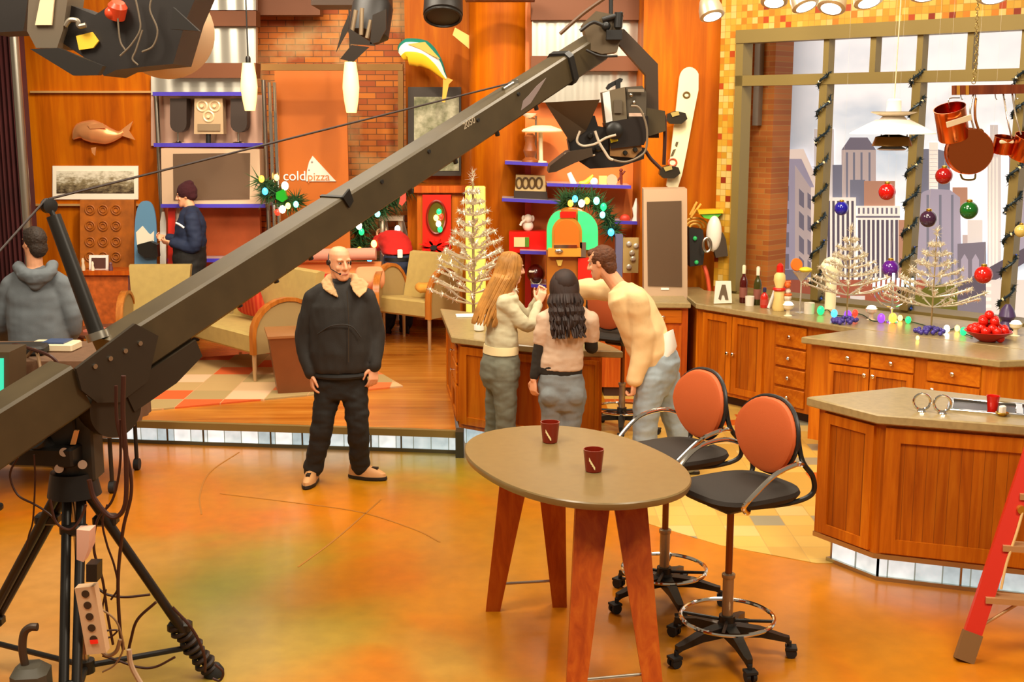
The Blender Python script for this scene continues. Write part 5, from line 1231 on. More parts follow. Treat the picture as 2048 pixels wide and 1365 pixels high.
sf, q1 = lounge('sofa', 'sage green sofa with arched wooden arms behind the bald man', 'sofa', N1, (-.66, .75), 1.6, .78, .46, .98, .66)
def cushion(name, label, c, size, rot, mat, cat='cushion', tilt=0, grp=None):
    m = MB(); M = Matrix.Rotation(rot, 3, 'Z') @ Matrix.Rotation(tilt, 3, 'X'); c = V(c); N = 24; rings = []
    for z, k_ in ((-.5, .80), (-.42, .93), (-.15, 1.0), (.15, 1.0), (.42, .93), (.5, .80)):
        rg = []
        for i in range(N):
            a_ = 2 * PI * i / N; cx, sy_ = math.cos(a_), math.sin(a_)
            x = size[0] / 2 * k_ * math.copysign(abs(cx) ** .5, cx); y = size[1] / 2 * k_ * math.copysign(abs(sy_) ** .5, sy_); e_ = 1 - .55 * max(abs(x) * 2 / size[0], abs(y) * 2 / size[1]) ** 3
            rg.append(c + M @ V((x, y, z * size[2] * e_)))
        rings.append(rg)
    m.ringloft(rings); return solo(m, name, mat, label, cat, grp, smooth=80)
STRIPE = NT('red_stripe_fabric'); wv = STRIPE.n('ShaderNodeTexWave', i_Scale=7.0); STRIPE.l(STRIPE.coord(), wv.inputs[0]); STRIPE.col(STRIPE.ramp(wv.outputs['Fac'], [(.3, 'c83018'), (.7, 'd85028')])); STRIPE.b.inputs['Roughness'].default_value = .9
cushion('cushion', 'red striped cushion leaning on the sage sofa', q1(.98, .50, .70), (.52, .5, .16), math.atan2(.75, -.66), STRIPE.m, tilt=1.25)
cushion('cushion', 'small red cushion by the near arm of the sage sofa', q1(.32, .46, .55), (.36, .3, .14), math.atan2(.75, -.66), REDC, tilt=.5)
N2 = V((D(212, 300, 12.6).x, 12.6, .2))
ac, q2 = lounge('armchair', 'sage green armchair with a flared back at the left', 'armchair', N2, (1, .05), .66, .6, .42, .92, .58, flare=.06)
cushion('cushion', 'olive cushion on the seat of the left armchair', q2(.42, .30, .50), (.34, .22, .13), .2, P('cushion_olive', 'b0941c', .9))
N3 = G(860, 702, .2)
lv_, q3 = lounge('armchair', 'sage green armchair with arched arms left of the tall silver tree', 'armchair', N3, (-.80, .60), .86, .56, .54, .98, .76)
cushion('cushion', 'golden orange cushion on the armchair left of the tall silver tree', q3(.32, .36, .63), (.30, .24, .12), .2, P('cushion_gold', 'e09c38', .9))
PEACH = P('peach_fabric', 'e08848', .85)
N5 = V((D(505, 300, 13.3).x, 13.3, .2))
t5, q5 = lounge('sofa', 'peach orange sofa along the back behind the bald man', 'sofa', N5, (1, -.02), 1.32, .72, .62, .86, .7, fab=PEACH)
m = MB().cyl(q5(.28, .62, .96), q5(1.22, .62, .98), .07, n=16); solo(m, 'bolster', P('bolster_pink', 'd09078', .85), 'long pale pink bolster on top of the peach sofa', 'bolster', smooth=50)
cushion('cushion', 'large red cushion on the peach sofa left of the bald man', q5(.72, .3, .72), (.34, .28, .16), .1, REDC)
cushion('cushion', 'peach cushion on the peach sofa right of the bald man', q5(1.18, .34, .74), (.34, .28, .2), .1, P('cushion_peach', 'f0a070', .9), tilt=.6)
# end table
e0 = G(520, 668, .76); t = thing('end_table', 'tapered brown end table between the sofa arm and the bald man', 'table', V((-2.08, 11.25, .2)))
def sqr(c, h, z, r): return [V((c[0], c[1], z)) + Matrix.Rotation(r, 3, 'Z') @ V((x * h, y * h, 0)) for x, y in ((-1, -1), (1, -1), (1, 1), (-1, 1))]
cE = (-2.0, 11.22); MB().ringloft([sqr(cE, .19, .2, .25), sqr(cE, .26, .73, .25)]).build('body', P('table_brown', '7a4422', .35, var=.08, vscale=5), t)
MB().ringloft([sqr(cE, .262, .73, .25), sqr(cE, .275, .74, .25), sqr(cE, .275, .76, .25)]).build('top', P('table_top_brown', '9a6438', .3), t)
m = MB(); c0 = V((-1.86, 11.28, .83)); random.seed(3)
for i in range(9): m.sph(c0 + V((random.uniform(-.09, .09), random.uniform(-.06, .06), random.uniform(-.03, .09))), .05, 8)
m.lathe([(.05, -.07), (.06, -.06), (.05, 0)], c0, n=12); solo(m, 'red_flowers', P('flower_red', 'c81408', .6), 'red flower arrangement on the tapered end table', 'flowers')
# coffee table
cL = G(330, 760, .2); t = thing('coffee_table', 'dark oval coffee table with tapered legs half hidden behind the crane arm', 'table', (cL.x - .35, cL.y + .3, .2))
cc = V((cL.x - .42, cL.y + .35, 0))
MB().ringloft([[cc + V((.62 * math.cos(2 * PI * i / 32) * s_, .42 * math.sin(2 * PI * i / 32) * s_, z)) for i in range(32)] for s_, z in ((.96, .60), (1, .61), (1, .63), (.99, .635))]).build('top', P('coffee_top', '5a3020', .3), t)
for dx, dy in ((.42, -.35), (-.42, -.3), (.4, .25), (-.4, .25)):
    p_ = cc + V((dx, dy, 0)); m = MB(); m.ringloft([sqr((p_.x, p_.y), h_, z_, 0) for h_, z_ in ((.022, .2), (.045, .6))]); m.build('leg', WOOD_DARK, t)
for dx, dy, c, nm, lb, hh in ((-.25, -.1, 'd87860', 'magazine', 'pink magazine lying on the coffee table', .02), (.05, .1, 'c8a890', 'magazine', 'pale magazine lying at the back of the coffee table', .03)):
    solo(MB().box(cc + V((dx, dy, .635 + hh / 2)), (.28, .2, hh), dx), nm, P('mag_' + c, c, .4), lb, 'magazine')
r0, r1 = G(300, 823, .2), G(806, 775, .2); rd_ = (r1 - r0); rp_ = V((-rd_.y, rd_.x, 0)).normalized() * 2.2; rz = V((0, 0, .001))
m = MB(); m.prism([(p.x, p.y) for p in (r0, r1, r1 + rp_, r0 + rp_ - rd_.normalized() * .9, r0 - rd_.normalized() * .9 + rp_ * .3)], .2005, .214); solo(m, 'rug', RUG_M, 'patchwork orange and beige rug on the raised wooden platform', 'rug')

# ================================================================ silver trees
TIN = NT('tinsel_silver'); TIN.b.inputs['Base Color'].default_value = lin('e8dec6'); TIN.b.inputs['Metallic'].default_value = .6; TIN.b.inputs['Roughness'].default_value = .32; TIN = TIN.m
def silver_tree(name, label, c, h, tiers, rmax, rmin=.08, trunk=.02, tip=.0, up=.35, seed=1, dens=26, nl=.035, base=True, grp=None, tips=None, bowl=None, first=.18):
    random.seed(seed); c = V(c); t = thing(name, label, 'silver tree', c, 0, grp)
    MB().cyl(c, c + V((0, 0, h * .97)), trunk, trunk * .5, n=10).build('trunk', P('trunk_silver', 'b8a070', .35, .5), t)
    for i in range(tiers):
        z = h * (first + (.97 - first) * i / tiers); r = rmax + (rmin - rmax) * (i / (tiers - 1)) ** .9; nb = 8 if i < tiers * .6 else 6
        m = MB()
        for j in range(nb):
            a_ = 2 * PI * j / nb + i * .5; d = V((math.cos(a_), math.sin(a_), 0)); p0 = c + V((0, 0, z)); rr = r * random.uniform(.85, 1.08)
            path = [p0, p0 + d * rr * .5 + V((0, 0, rr * up * .35)), p0 + d * rr + V((0, 0, rr * up))]
            m.tube(path, [nl * .10, nl * .20, nl * .24], 5); needles(m, path[1:] + path[2:], nl * .12, dens, nl, nl * .13); m.sph(path[-1], nl * .36, 6)
        m.build('branches', TIN, t, smooth=0)
    m = MB(); needles(m, [c + V((0, 0, h * .96)), c + V((0, 0, h * 1.02))], .01, 40, nl * 1.4, .004, 1); m.build('tip', TIN, t, smooth=0)
    return t
t = silver_tree('silver_tree', 'tall silver tinsel tree standing behind the left end of the peninsula', (D(946, 400, 11.9).x, 11.9, .2), D(946, 352, 11.9).z - .2, 11, .46, .06, .02, seed=4, dens=34, nl=.05, first=.36)
MB().lathe([(.16, 0), (.15, .03), (.03, .06)], (D(946, 400, 11.9).x, 11.9, .2), n=20).build('base', STEEL, t)
c0 = V((D(951, 400, 12.8).x, 12.8, .2)); zt_ = D(951, 373, 12.8).z
t = thing('light_column', 'lime green glowing light column behind the tall silver tree', 'lamp', c0)
MB().box((c0.x, c0.y, (.25 + zt_) / 2), (.205, .205, zt_ - .25), 0, .012).build('shade', P('lime_shade', 'd8d468', .5, emit='e0d850', es=.55), t)
MB().box((c0.x, c0.y, .225), (.24, .24, .05)).build('base', BLACKM, t)
for x, y, c, lb in ((1693, 640, None, 'silver tinsel tree on the window worktop left of the menorah'), (1862, 660, None, 'silver tinsel tree on the worktop right of the menorah')):
    c0 = G(x, y, ZM + .03); hh = D(x, 452 if x < 1800 else 458, c0.y).z - c0.z
    c0.z = ZM
    t = silver_tree('silver_tree', lb, c0, hh, 7, .36 if x < 1800 else .40, .05, .008, seed=x, dens=44, nl=.036, first=.30 if x < 1800 else .26, up=.28, grp='silver trees on the worktops')
    m = MB(); random.seed(x)
    for k_ in range(26): a_ = random.random() * 6.28; r_ = .13 * math.sqrt(random.random()); m.sph(c0 + V((r_ * math.cos(a_), r_ * math.sin(a_), .018 + .035 * (1 - r_ / .13))), .02, 8)
    m.build('bead_base', P('bead_blue', '4a3c98', .2), t)

# ================================================================ alcove shelves and their things
shelf(1010, 1096, 328, 13.2, .5, 'blue edged alcove shelf under the white mushroom lamp', 4, 5)
shelf(1004, 1128, 402, 13.2, .5, 'blue edged alcove shelf under the four ringed radio', 6, 5)
shelf(1094, 1262, 372, 13.2, .5, 'blue edged alcove shelf below the hanging camera', 5, 5)
shelf(1210, 1280, 446, 13.2, .4, 'short blue edged alcove shelf right of the jukebox', 3, 5)
shelf(1040, 1094, 507, 13.2, .5, 'blue edged alcove shelf below the red radio', 2, 5)
shelf(1062, 1096, 574, 13.2, .5, 'lowest blue edged alcove shelf behind the blonde woman', 2, 5)
solo(MB().pxbox(1050, 330, 1062, 660, 13.62, .08), 'shelf_post', P('post_red', 'b01808', .35), 'dark red post behind the left alcove shelves', 'post')
YA = 13.4; sA = YA / 2460
c0 = D(1082, 325, YA); t = thing('mushroom_lamp', 'cream mushroom lamp with a wide flat shade on the alcove shelf', 'lamp', c0)
MB().cyl(c0, D(1081, 262, YA), .024, n=14).lathe([(.07, 0), (.06, .012), (.024, .02)], c0, n=16).build('stem', P('lamp_cream', 'f4e4b8', .4), t)
MB().lathe([(.002, .06), (.10, .055), (.2, .02), (.22, .0), (.21, -.012), (.1, .01), (.002, .012)], D(1084, 262, YA), n=28).build('shade', P('lamp_shade_cream', 'f4e0b0', .4, emit='f8e0a0', es=.35), t)
c0 = D(1060, 324, YA - .08); t = thing('brown_vase', 'brown sculpted vase beside the mushroom lamp', 'vase', c0)
MB().lathe([(.09, 0), (.085, .02), (.05, .05), (.075, .12), (.05, .2), (.065, .27), (.03, .3)], c0, n=18).build('body', P('vase_brown', '8a481c', .45, var=.2, vscale=18), t)
c0 = D(1058, 237, YA); t = thing('white_bowl', 'small white bowl on a thin stand above the mushroom lamp', 'bowl', D(1058, 325, YA + .12))
MB().lathe([(.02, 0), (.07, .03), (.082, .05), (.06, .045), (.01, .012)], D(1058, 236, YA), n=20).build('bowl', WHITE, t); MB().cyl(D(1072, 325, YA + .12), D(1072, 232, YA + .12), .012).cyl(D(1072, 238, YA + .12), D(1058, 236, YA), .01).build('stand', STEEL, t)
t = thing('ring_radio', 'beige radio with four dark rings on a dark base', 'radio', D(1060, 402, YA))
MB().px([(1032, 350), (1090, 352), (1092, 384), (1030, 382)], YA, .2).build('front', P('radio_beige', 'c8a870', .5), t); MB().px([(1028, 382), (1094, 384), (1096, 404), (1028, 401)], YA - .05, .26).build('base', P('radio_dark', '2c1c10', .5), t)
for x in (1038, 1051, 1064, 1078): MB().tube([D(px_, py_, YA - .005) for px_, py_ in ell(x, 366, 6, 10, 18)], .012, 6, closed=True).build('ring', P('ring_dark', '5a4020', .4), t)
t = thing('red_radio', 'bright red radio with a green label on the alcove shelf', 'radio', D(1055, 506, YA))
MB().px([(1018, 464), (1092, 463), (1092, 505), (1018, 506)], YA - .02, .22).build('body', P('radio_red', 'd41008', .3), t); MB().pxbox(1028, 475, 1058, 494, YA - .035, .02).build('label', P('radio_label', 'd8c890', .5), t); MB().pxbox(1050, 475, 1058, 494, YA - .04, .01).build('dial', P('radio_green', '50801c', .4), t)
c0 = D(1056, 463, YA + .05); t = thing('white_toy', 'white toy elephant sitting on top of the red radio', 'toy', c0)
MB().sph(c0 + V((0, 0, .06)), .06, 12, (1, .8, 1)).sph(c0 + V((0, -.02, .14)), .05, 12).sph(c0 + V((-.05, 0, .14)), .035, 10, (.6, .4, 1)).sph(c0 + V((.05, 0, .14)), .035, 10, (.6, .4, 1)).tube([c0 + V((-.03, -.05, .13)), c0 + V((-.07, -.06, .1)), c0 + V((-.085, -.06, .07))], .014, 8).build('body', P('toy_white', 'f0e0d0', .6), t)
c0 = D(1073, 300, YA - .03); c0.z = D(1073, 571, 13.2).z; t = thing('helmet', 'dark maroon sports helmet on the low alcove shelf', 'helmet', c0)
MB().sph(c0 + V((0, 0, .105)), .105, 18, (.95, 1.1, 1)).build('shell', P('helmet_maroon', '4a0c08', .2), t); MB().box(c0 + V((-.045, -.09, .14)), (.07, .03, .02), 0, .004).build('stripe', WHITE, t); MB().tube(arc(c0 + V((0, -.10, .06)), .06, PI, 2 * PI, 10), .008).build('face_guard', P('guard_grey', 'a89888', .4, .4), t)
# things on the alcove shelf below the camera
for nm, lb, fn in (
    ('white_bottle', 'white bottle lying tilted on the alcove shelf', lambda: (MB().cyl(D(1148, 369, YA - .05), D(1138, 346, YA - .05), .035, .026, n=14), WHITE)),
    ('banana', 'yellow toy banana on the alcove shelf', lambda: (MB().tube(spline([D(1158, 366, YA - .06), D(1170, 366, YA - .06), D(1180, 358, YA - .06), D(1186, 350, YA - .06)], 5), [.012, .02, .024, .026, .027, .028, .028, .028, .027, .026, .025, .022, .02, .016, .012, .01], 8), P('toy_yellow', 'f0c830', .4))),
    ('baseball', 'white baseball on the alcove shelf', lambda: (MB().sph(D(1188, 364, YA - .06), .046, 16), WHITE)),
    ('yellow_book', 'pale yellow book standing on the alcove shelf', lambda: (MB().pxbox(1198, 352, 1214, 373, YA, .04), P('book_yellow', 'f0dc70', .5))),
    ('round_clock', 'round pink clock standing on the alcove shelf', lambda: (MB().px(ell(1224, 361, 11, 12), YA - .02, .04), P('clock_pink', 'e8a080', .5))),
    ('toy_figure', 'thin dark toy figure at the right end of the alcove shelf', lambda: (MB().cyl(D(1243, 374, YA), D(1242, 345, YA), .012, .018).cyl(D(1242, 352, YA), D(1250, 342, YA), .01).cyl(D(1242, 352, YA), D(1235, 362, YA), .01).sph(D(1242, 341, YA), .02), P('toy_dark', '6a2010', .5))),
    ('red_toy', 'small red toy on the short shelf right of the jukebox', lambda: (MB().sph(D(1250, 438, YA - .1), .05, 12, (1.2, .8, 1)).cyl(D(1250, 446, YA - .1), D(1250, 438, YA - .1), .03), P('toy_red', 'b83018', .5))),
    ('white_figurine', 'white winged figurine on the short shelf right of the jukebox', lambda: (MB().lathe([(.045, 0), (.05, .02), (.03, .08), (.045, .16), (.03, .2), (.01, .27)], D(1272, 447, YA - .1), n=14), P('fig_white', 'e8dcd0', .5)))):
    m_, mt_ = fn(); solo(m_, nm, mt_, lb, nm.split('_')[-1])
# jukebox
YJ = 12.55; cj = D(1142, 235, YJ).x
t = thing('jukebox', 'jukebox with a glowing green arch behind the people at the peninsula', 'jukebox', (cj, YJ, .2))
def arch_px(x0, x1, ytop, ybot, n=14):
    cx = (x0 + x1) / 2; r = (x1 - x0) / 2
    return [(x1, ybot)] + [(cx + r * math.cos(k_ * PI / n), ytop + r * (1 - math.sin(k_ * PI / n))) for k_ in range(n + 1)] + [(x0, ybot)]
MB().px(arch_px(1094, 1196, 418, 640), YJ, .4).build('cabinet', P('juke_wood', 'b0681c', .35), t)
JG = P('juke_green', '38c070', .35, emit='28d870', es=.6, var=.15, vscale=10)
for x0, x1, y0 in ((1094, 1122, 425), (1156, 1196, 425)):
    ar_ = [(x1 - (x1 - x0) * math.cos(a_), 462 - 40 * math.sin(a_)) for a_ in [k_ * PI / 16 for k_ in range(9)]] if x0 < 1120 else [(x0 + (x1 - x0) * math.sin(a_), 462 - 40 * math.cos(a_)) for a_ in [k_ * PI / 16 for k_ in range(9)]]
    q = [(x0, 500)] + ar_ + [(x1, 500)]
    MB().px(q, YJ - .05, .06).build('green_lens', JG, t)
MB().px(arch_px(1104, 1164, 434, 498), YJ - .07, .04).build('window_frame', P('juke_gold', 'c88c30', .3, .4), t)
MB().px(arch_px(1109, 1158, 440, 494), YJ - .085, .03).build('window', P('juke_window', 'c86018', .3, emit='e06818', es=.25), t)
MB().pxbox(1096, 497, 1162, 514, YJ - .1, .12).build('selector_band', P('juke_band', 'd89030', .3), t)
MB().pxbox(1120, 424, 1152, 436, YJ - .08, .06).build('red_top', RED, t); MB().pxbox(1108, 490, 1154, 497, YJ - .1, .05).build('chrome_strip', CHROME, t)
MB().sph(D(1118, 503, YJ - .11), .03, 10, (1.4, .5, .8)).build('chrome_badge', CHROME, t)
MB().pxbox(1156, 516, 1190, 560, YJ - .06, .05).build('red_panel', P('juke_red', 'd82010', .35), t)
MB().pxbox(1160, 485, 1172, 515, YJ - .07, .05).build('lever', STEEL, t)
MB().px([(1112, 520), (1126, 520), (1122, 532), (1116, 532)], YJ - .02, .03).build('coin_plate', P('juke_cream', 'f0d060', .4), t)
wreath('fir garland with coloured lights draped over the jukebox', [(1126, 412), (1135, 400), (1155, 395), (1175, 398), (1198, 410), (1212, 432), (1222, 455), (1226, 466)], 12.9, 620, [(1141, 407, 'o', .045), (1150, 398, 'b', .045), (1163, 407, 'w', .05), (1174, 402, 'o', .045), (1193, 402, 'a', .05), (1207, 414, 'g', .05), (1205, 430, 'a', .045), (1222, 465, 'b', .05)], .105)
t = thing('ornate_plaque', 'pale ornate plaque with silver rosettes left of the portrait monitor', 'plaque', D(1264, 548, 13.0))
MB().pxbox(1246, 476, 1282, 546, 13.0, .05).build('board', P('plaque_tan', 'c0a060', .5), t)
for x, y in ((1258, 488), (1272, 492), (1264, 506), (1266, 518), (1258, 534)): MB().sph(D(x, y, 12.99), .03, 10, (1, .5, 1)).build('rosette', P('plaque_silver', 'e8e0c8', .3, .5), t)
solo(MB().bx((D(1232, 470, 12.5).x, 12.5, ZM), (D(1246, 470, 12.5).x, 12.62, D(1240, 470, 12.5).z)), 'blue_box', P('box_slate', '5c5a78', .5), 'slate blue box standing left of the ornate plaque', 'box')

# ================================================================ right wood wall: snowboard, monitor, sports gear
Yw = 12.75
q = [(1333, 372), (1339, 330), (1352, 220), (1358, 162)] + [(1379 + 20 * math.cos(a_), 158 + 24 * math.sin(a_)) for a_ in [PI + .2 + k_ * .28 for k_ in range(10)]] + [(1397, 180), (1388, 225), (1376, 290), (1364, 350), (1356, 375), (1343, 380)]
t = thing('snowboard', 'white snowboard with black bindings on the orange wall above the portrait monitor', 'snowboard', D(1345, 378, Yw))
MB().px(q, Yw - .05, .04).build('deck', P('board_white', 'f0e4b8', .3), t)
for ex, ey in ((1355, 236), (1341, 345)):
    m = MB().px([(ex - 20, ey - 8), (ex - 4, ey - 14), (ex + 16, ey - 10), (ex + 20, ey + 2), (ex + 8, ey + 12), (ex - 14, ey + 12), (ex - 22, ey + 4)], Yw - .16, .11); m.build('binding', P('binding_black', '2c2416', .35, .3), t)
    MB().px([(ex - 14, ey - 10), (ex + 2, ey - 14), (ex + 4, ey - 6), (ex - 10, ey - 2)], Yw - .175, .02).build('strap', P('strap_gold', 'c0a860', .3, .4), t)
for x, y, r_, c in ((1373, 190, 6, '6a5020'), (1345, 325, 8, 'c85028')): MB().tube([D(a_, b_, Yw - .055) for a_, b_ in ell(x, y, r_, r_ * .9, 18)], .01, 6, closed=True).build('emblem', P('emblem_' + c, c, .4), t)
m = MB(); m.px([(1346, 300), (1352, 298), (1346, 312), (1341, 313)], Yw - .056, .006).px([(1352, 284), (1357, 284), (1354, 294), (1350, 292)], Yw - .056, .006); m.build('print_mark', P('mark_dark', '5a4a28', .5), t)
Ym = 12.15
t = thing('portrait_monitor', 'tall grey portrait monitor standing on the worktop', 'monitor', D(1335, 600, Ym))
m = MB()
fo_ = [(1288, 592), (1287, 379), (1374, 378), (1375, 600)]
a_, b_ = [D(x, y, Ym) for x, y in fo_], [D(x, y, Ym) + V((.02, .34, 0)) for x, y in fo_]
zb = G(1335, 603, ZM).z
m.ringloft([a_, b_]); m.build('housing', P('monitor_beige', 'c0a080', .45), t)
MB().px([(1296, 572), (1294, 404), (1363, 402), (1364, 574)], Ym - .012, .02).build('screen', P('screen_brown', '5e4a38', .2), t)
MB().pxbox(1322, 576, 1338, 580, Ym - .008, .01).build('maker_mark', WHITE, t)
bz = D(1335, 600, Ym).z
MB().bx((D(1300, 600, Ym).x, Ym + .05, ZM), (D(1365, 600, Ym).x, Ym + .3, bz + .02)).build('base', P('monitor_base', '9a8060', .5), t)
t = thing('curved_scoop', 'yellow and green curved scoop hanging right of the portrait monitor', 'scoop', D(1422, 437, 12.55))
MB().px([(1396, 421), (1446, 420), (1447, 427), (1398, 429)], 12.45, .2).build('yellow_rim', P('rim_yellow', 'f0b818', .4), t); MB().px([(1402, 429), (1444, 428), (1434, 436), (1420, 439), (1408, 436)], 12.47, .16).build('green_bowl', P('bowl_green', '58b838', .4), t)

t = thing('wicker_fan', 'straw coloured fan of rods beside the portrait monitor', 'fan', D(1393, 450, 12.6))
for i, (x0, y0, x1, y1) in enumerate(((1380, 430, 1394, 404), (1384, 432, 1402, 408), (1382, 436, 1390, 410))): MB().cyl(D(x0, y0, 12.6), D(x1, y1, 12.6), .012).build('rod', P('straw', 'e8b048', .6), t)
for r_ in (8, 14, 20): MB().tube([D(1390 + r_ * 1.3 * math.cos(a_), 456 - r_ * math.sin(a_), 12.62) for a_ in [k_ * PI / 10 for k_ in range(11)]], .012, 6).build('hoop', MATS['straw'], t)
t = thing('black_gear_bag', 'black sports bag with green tags hanging beside the portrait monitor', 'bag', D(1393, 535, 12.6))
MB().px([(1378, 456), (1406, 460), (1410, 495), (1406, 530), (1380, 534)], 12.5, .2).build('body', P('bag_black', '1e1812', .7), t)
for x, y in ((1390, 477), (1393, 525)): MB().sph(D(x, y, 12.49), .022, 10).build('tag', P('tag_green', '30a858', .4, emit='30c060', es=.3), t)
t = thing('white_skate', 'white hanging skate with a silver ring beside the mosaic strip', 'skate', D(1427, 505, 12.5))
MB().sph(D(1428, 468, 12.45), .08, 18, (1.0, .9, 2.3)).build('shell', P('skate_white', 'ece0d0', .35), t); MB().tube([D(a_, b_, 12.38) for a_, b_ in ell(1414, 490, 8, 14, 22)], .014, 8, closed=True).build('ring', STEEL, t)
t = thing('dark_glove', 'dark glove shaped pouch hanging right of the white skate', 'pouch', D(1443, 515, 12.5)); MB().px([(1436, 470), (1446, 466), (1452, 480), (1456, 512), (1432, 516), (1428, 500)], 12.42, .1).build('body', P('glove_dark', '3c2c1c', .6), t)
solo(MB().tube(spline([D(1408, 532, 12.6), D(1414, 550, 12.58), D(1418, 575, 12.58), D(1420, 596, 12.58)], 5), .022, 6), 'red_strap', P('strap_red', 'd85028', .6), 'red orange strap hanging below the black sports bag', 'strap')
c0 = G(1446, 609, ZM + .001); t = thing('card_stand', 'white card stand with a dark cut out letter at the worktop corner', 'card stand', c0)
MB().px([(1428, 608), (1432, 563), (1462, 563), (1464, 606)], c0.y, .03).build('card', P('card_white', 'f4ecd8', .6), t)
MB().px([(1437, 598), (1444, 570), (1451, 570), (1457, 600), (1451, 600), (1448, 590), (1444, 590), (1442, 600)], c0.y - .008, .01).build('cut_letter', P('card_dark', '6a5840', .6), t)

# ================================================================ worktop things under the window
def lath(nm, lb, x, y, prof, mat, cat=None, z=None, grp=None, n=18):
    c0 = G(x, y, (z or ZM)) + V((0, 0, .001)); t = thing(nm, lb, cat or nm.split('_')[-1], c0, 0, grp); MB().lathe(prof, c0, n=n).build('body', mat, t); return t, c0
BOT = lambda r, h: [(r * .9, 0), (r, .01), (r, h * .55), (r * .8, h * .64), (r * .36, h * .74), (r * .34, h * .97), (r * .4, h), (.002, h)]
for x, y, c, cap, lb, h in ((1486, 606, '4a0c08', 'e8d8b0', 'dark red wine bottle first on the left of the window worktop', .36), (1514, 610, '3c3a10', 'e8dcc0', 'olive green bottle second from the left on the window worktop', .36), (1528, 616, 'c82818', '2c2c50', 'small red bottle left of the snowman figurine', .19)):
    t, c0 = lath('bottle', lb, x, y, BOT(.037, h), P('glass_' + c, c, .12), grp='bottles on the window worktop')
    MB().lathe([(.017, h * .78), (.018, h * .98), (.012, h * 1.01)], c0, n=12).build('cap', P('cap_' + cap, cap, .4), t)
    MB().lathe([(.0378, h * .15), (.0378, h * .42)], c0, n=18, caps=False).build('label', P('label_' + c, 'c04030' if h < .3 else '8c5040', .6), t)
lath('mug', 'white mug with dark print between the two tall bottles', 1499, 612, [(.04, 0), (.043, .09), (.039, .088), (.035, .01)], P('mug_white', 'e8dcc8', .4), grp='mugs on the window worktop')
lath('mug', 'white mug under the orange cocktail glass', 1618, 628, [(.045, 0), (.048, .10), (.044, .098), (.04, .01)], MATS['mug_white'], grp='mugs on the window worktop')
solo(MB().cyl(G(1537, 617, ZM) + V((0, 0, .001)), G(1537, 617, ZM) + V((.06, .02, .17)), .016, n=10), 'white_candle', WHITE, 'slanted white candle beside the small red bottle', 'candle')
c0 = G(1557, 622, ZM) + V((0, 0, .001)); t = thing('snowman_figurine', 'yellow figurine with a red hat on the window worktop', 'figurine', c0)
MB().lathe([(.05, 0), (.06, .03), (.045, .12), (.05, .17), (.035, .22), (.055, .28), (.05, .33), (.02, .37)], c0, n=18).build('body', P('figure_yellow', 'f0d080', .5), t); MB().lathe([(.035, .36), (.03, .42), (.01, .44)], c0, n=14).build('hat', RED, t)
MB().torus(c0 + V((0, 0, .2)), .046, .016).build('scarf', RED, t); MB().sph(c0 + V((.07, -.02, .24)), .03, 10).cyl(c0 + V((.03, 0, .26)), c0 + V((.1, -.02, .27)), .014).build('arm', P('figure_orange', 'e06820', .5), t)
c0 = G(1574, 622, ZM) + V((0, 0, .001)); t = thing('snowman_figurine', 'smaller white figurine with orange scarf right of the red hatted one', 'figurine', c0)
MB().sph(c0 + V((0, 0, .05)), .05).sph(c0 + V((0, 0, .125)), .038).sph(c0 + V((0, 0, .18)), .028).build('body', P('figure_white', 'f0e4d0', .5), t); MB().torus(c0 + V((0, 0, .15)), .03, .012).build('scarf', P('figure_orange', 'e06820', .5), t)
c0 = G(1600, 626, ZM) + V((0, 0, .001)); t = thing('cocktail_glass', 'tall stemmed cocktail glass with orange and yellow fruit slices', 'cocktail glass', c0)
MB().lathe([(.05, 0), (.045, .006), (.008, .012), (.007, .28), (.02, .30), (.085, .38), (.083, .38), (.015, .3)], c0, n=20).build('glass', P('clear_glass', 'f0e8d8', .05, trans=.7), t)
MB().lathe([(.055, -.012), (.06, 0), (.055, .012)], c0 + V((-.05, 0, .44)), (.3, -1, .2), 16).build('orange_slice', P('slice_orange', 'f07820', .5), t)
MB().sph(c0 + V((.03, -.02, .395)), .06, 12, (1, .8, .45)).build('yellow_slice', P('slice_yellow', 'f0d030', .5), t)
for x, y, lb in ((1576, 632, 'first glowing glass votive candle, beside the small figurine'), (1742, 640, 'glowing glass votive candle left of the menorah'), (2030, 672, 'glowing glass votive candle right of the bowl of red baubles')):
    z_ = ZM; c0 = G(x, y, z_) + V((0, 0, .001)); t = thing('votive_candle', lb, 'candle', c0, 0, 'votive candles on the worktops')
    MB().lathe([(.04, 0), (.02, .01), (.016, .05), (.045, .07), (.052, .1), (.048, .1), (.014, .07)], c0, n=16).build('holder', P('votive_glass', 'f8e8c0', .15), t); MB().sph(c0 + V((0, 0, .10)), .042, 12, (1, 1, .7)).build('flame_glow', P('flame', 'fff4d0', .5, emit='fff0c8', es=7), t)
t, c0 = lath('cream_lantern', 'cream round lantern standing on a short pillar by the left garland post', 1660, 618, [(.05, 0), (.05, .28), (.06, .30), (.095, .36), (.10, .41), (.07, .46), (.03, .48)], P('lantern_cream', 'f4e8b8', .5, emit='f8e8b0', es=.3), 'lantern')
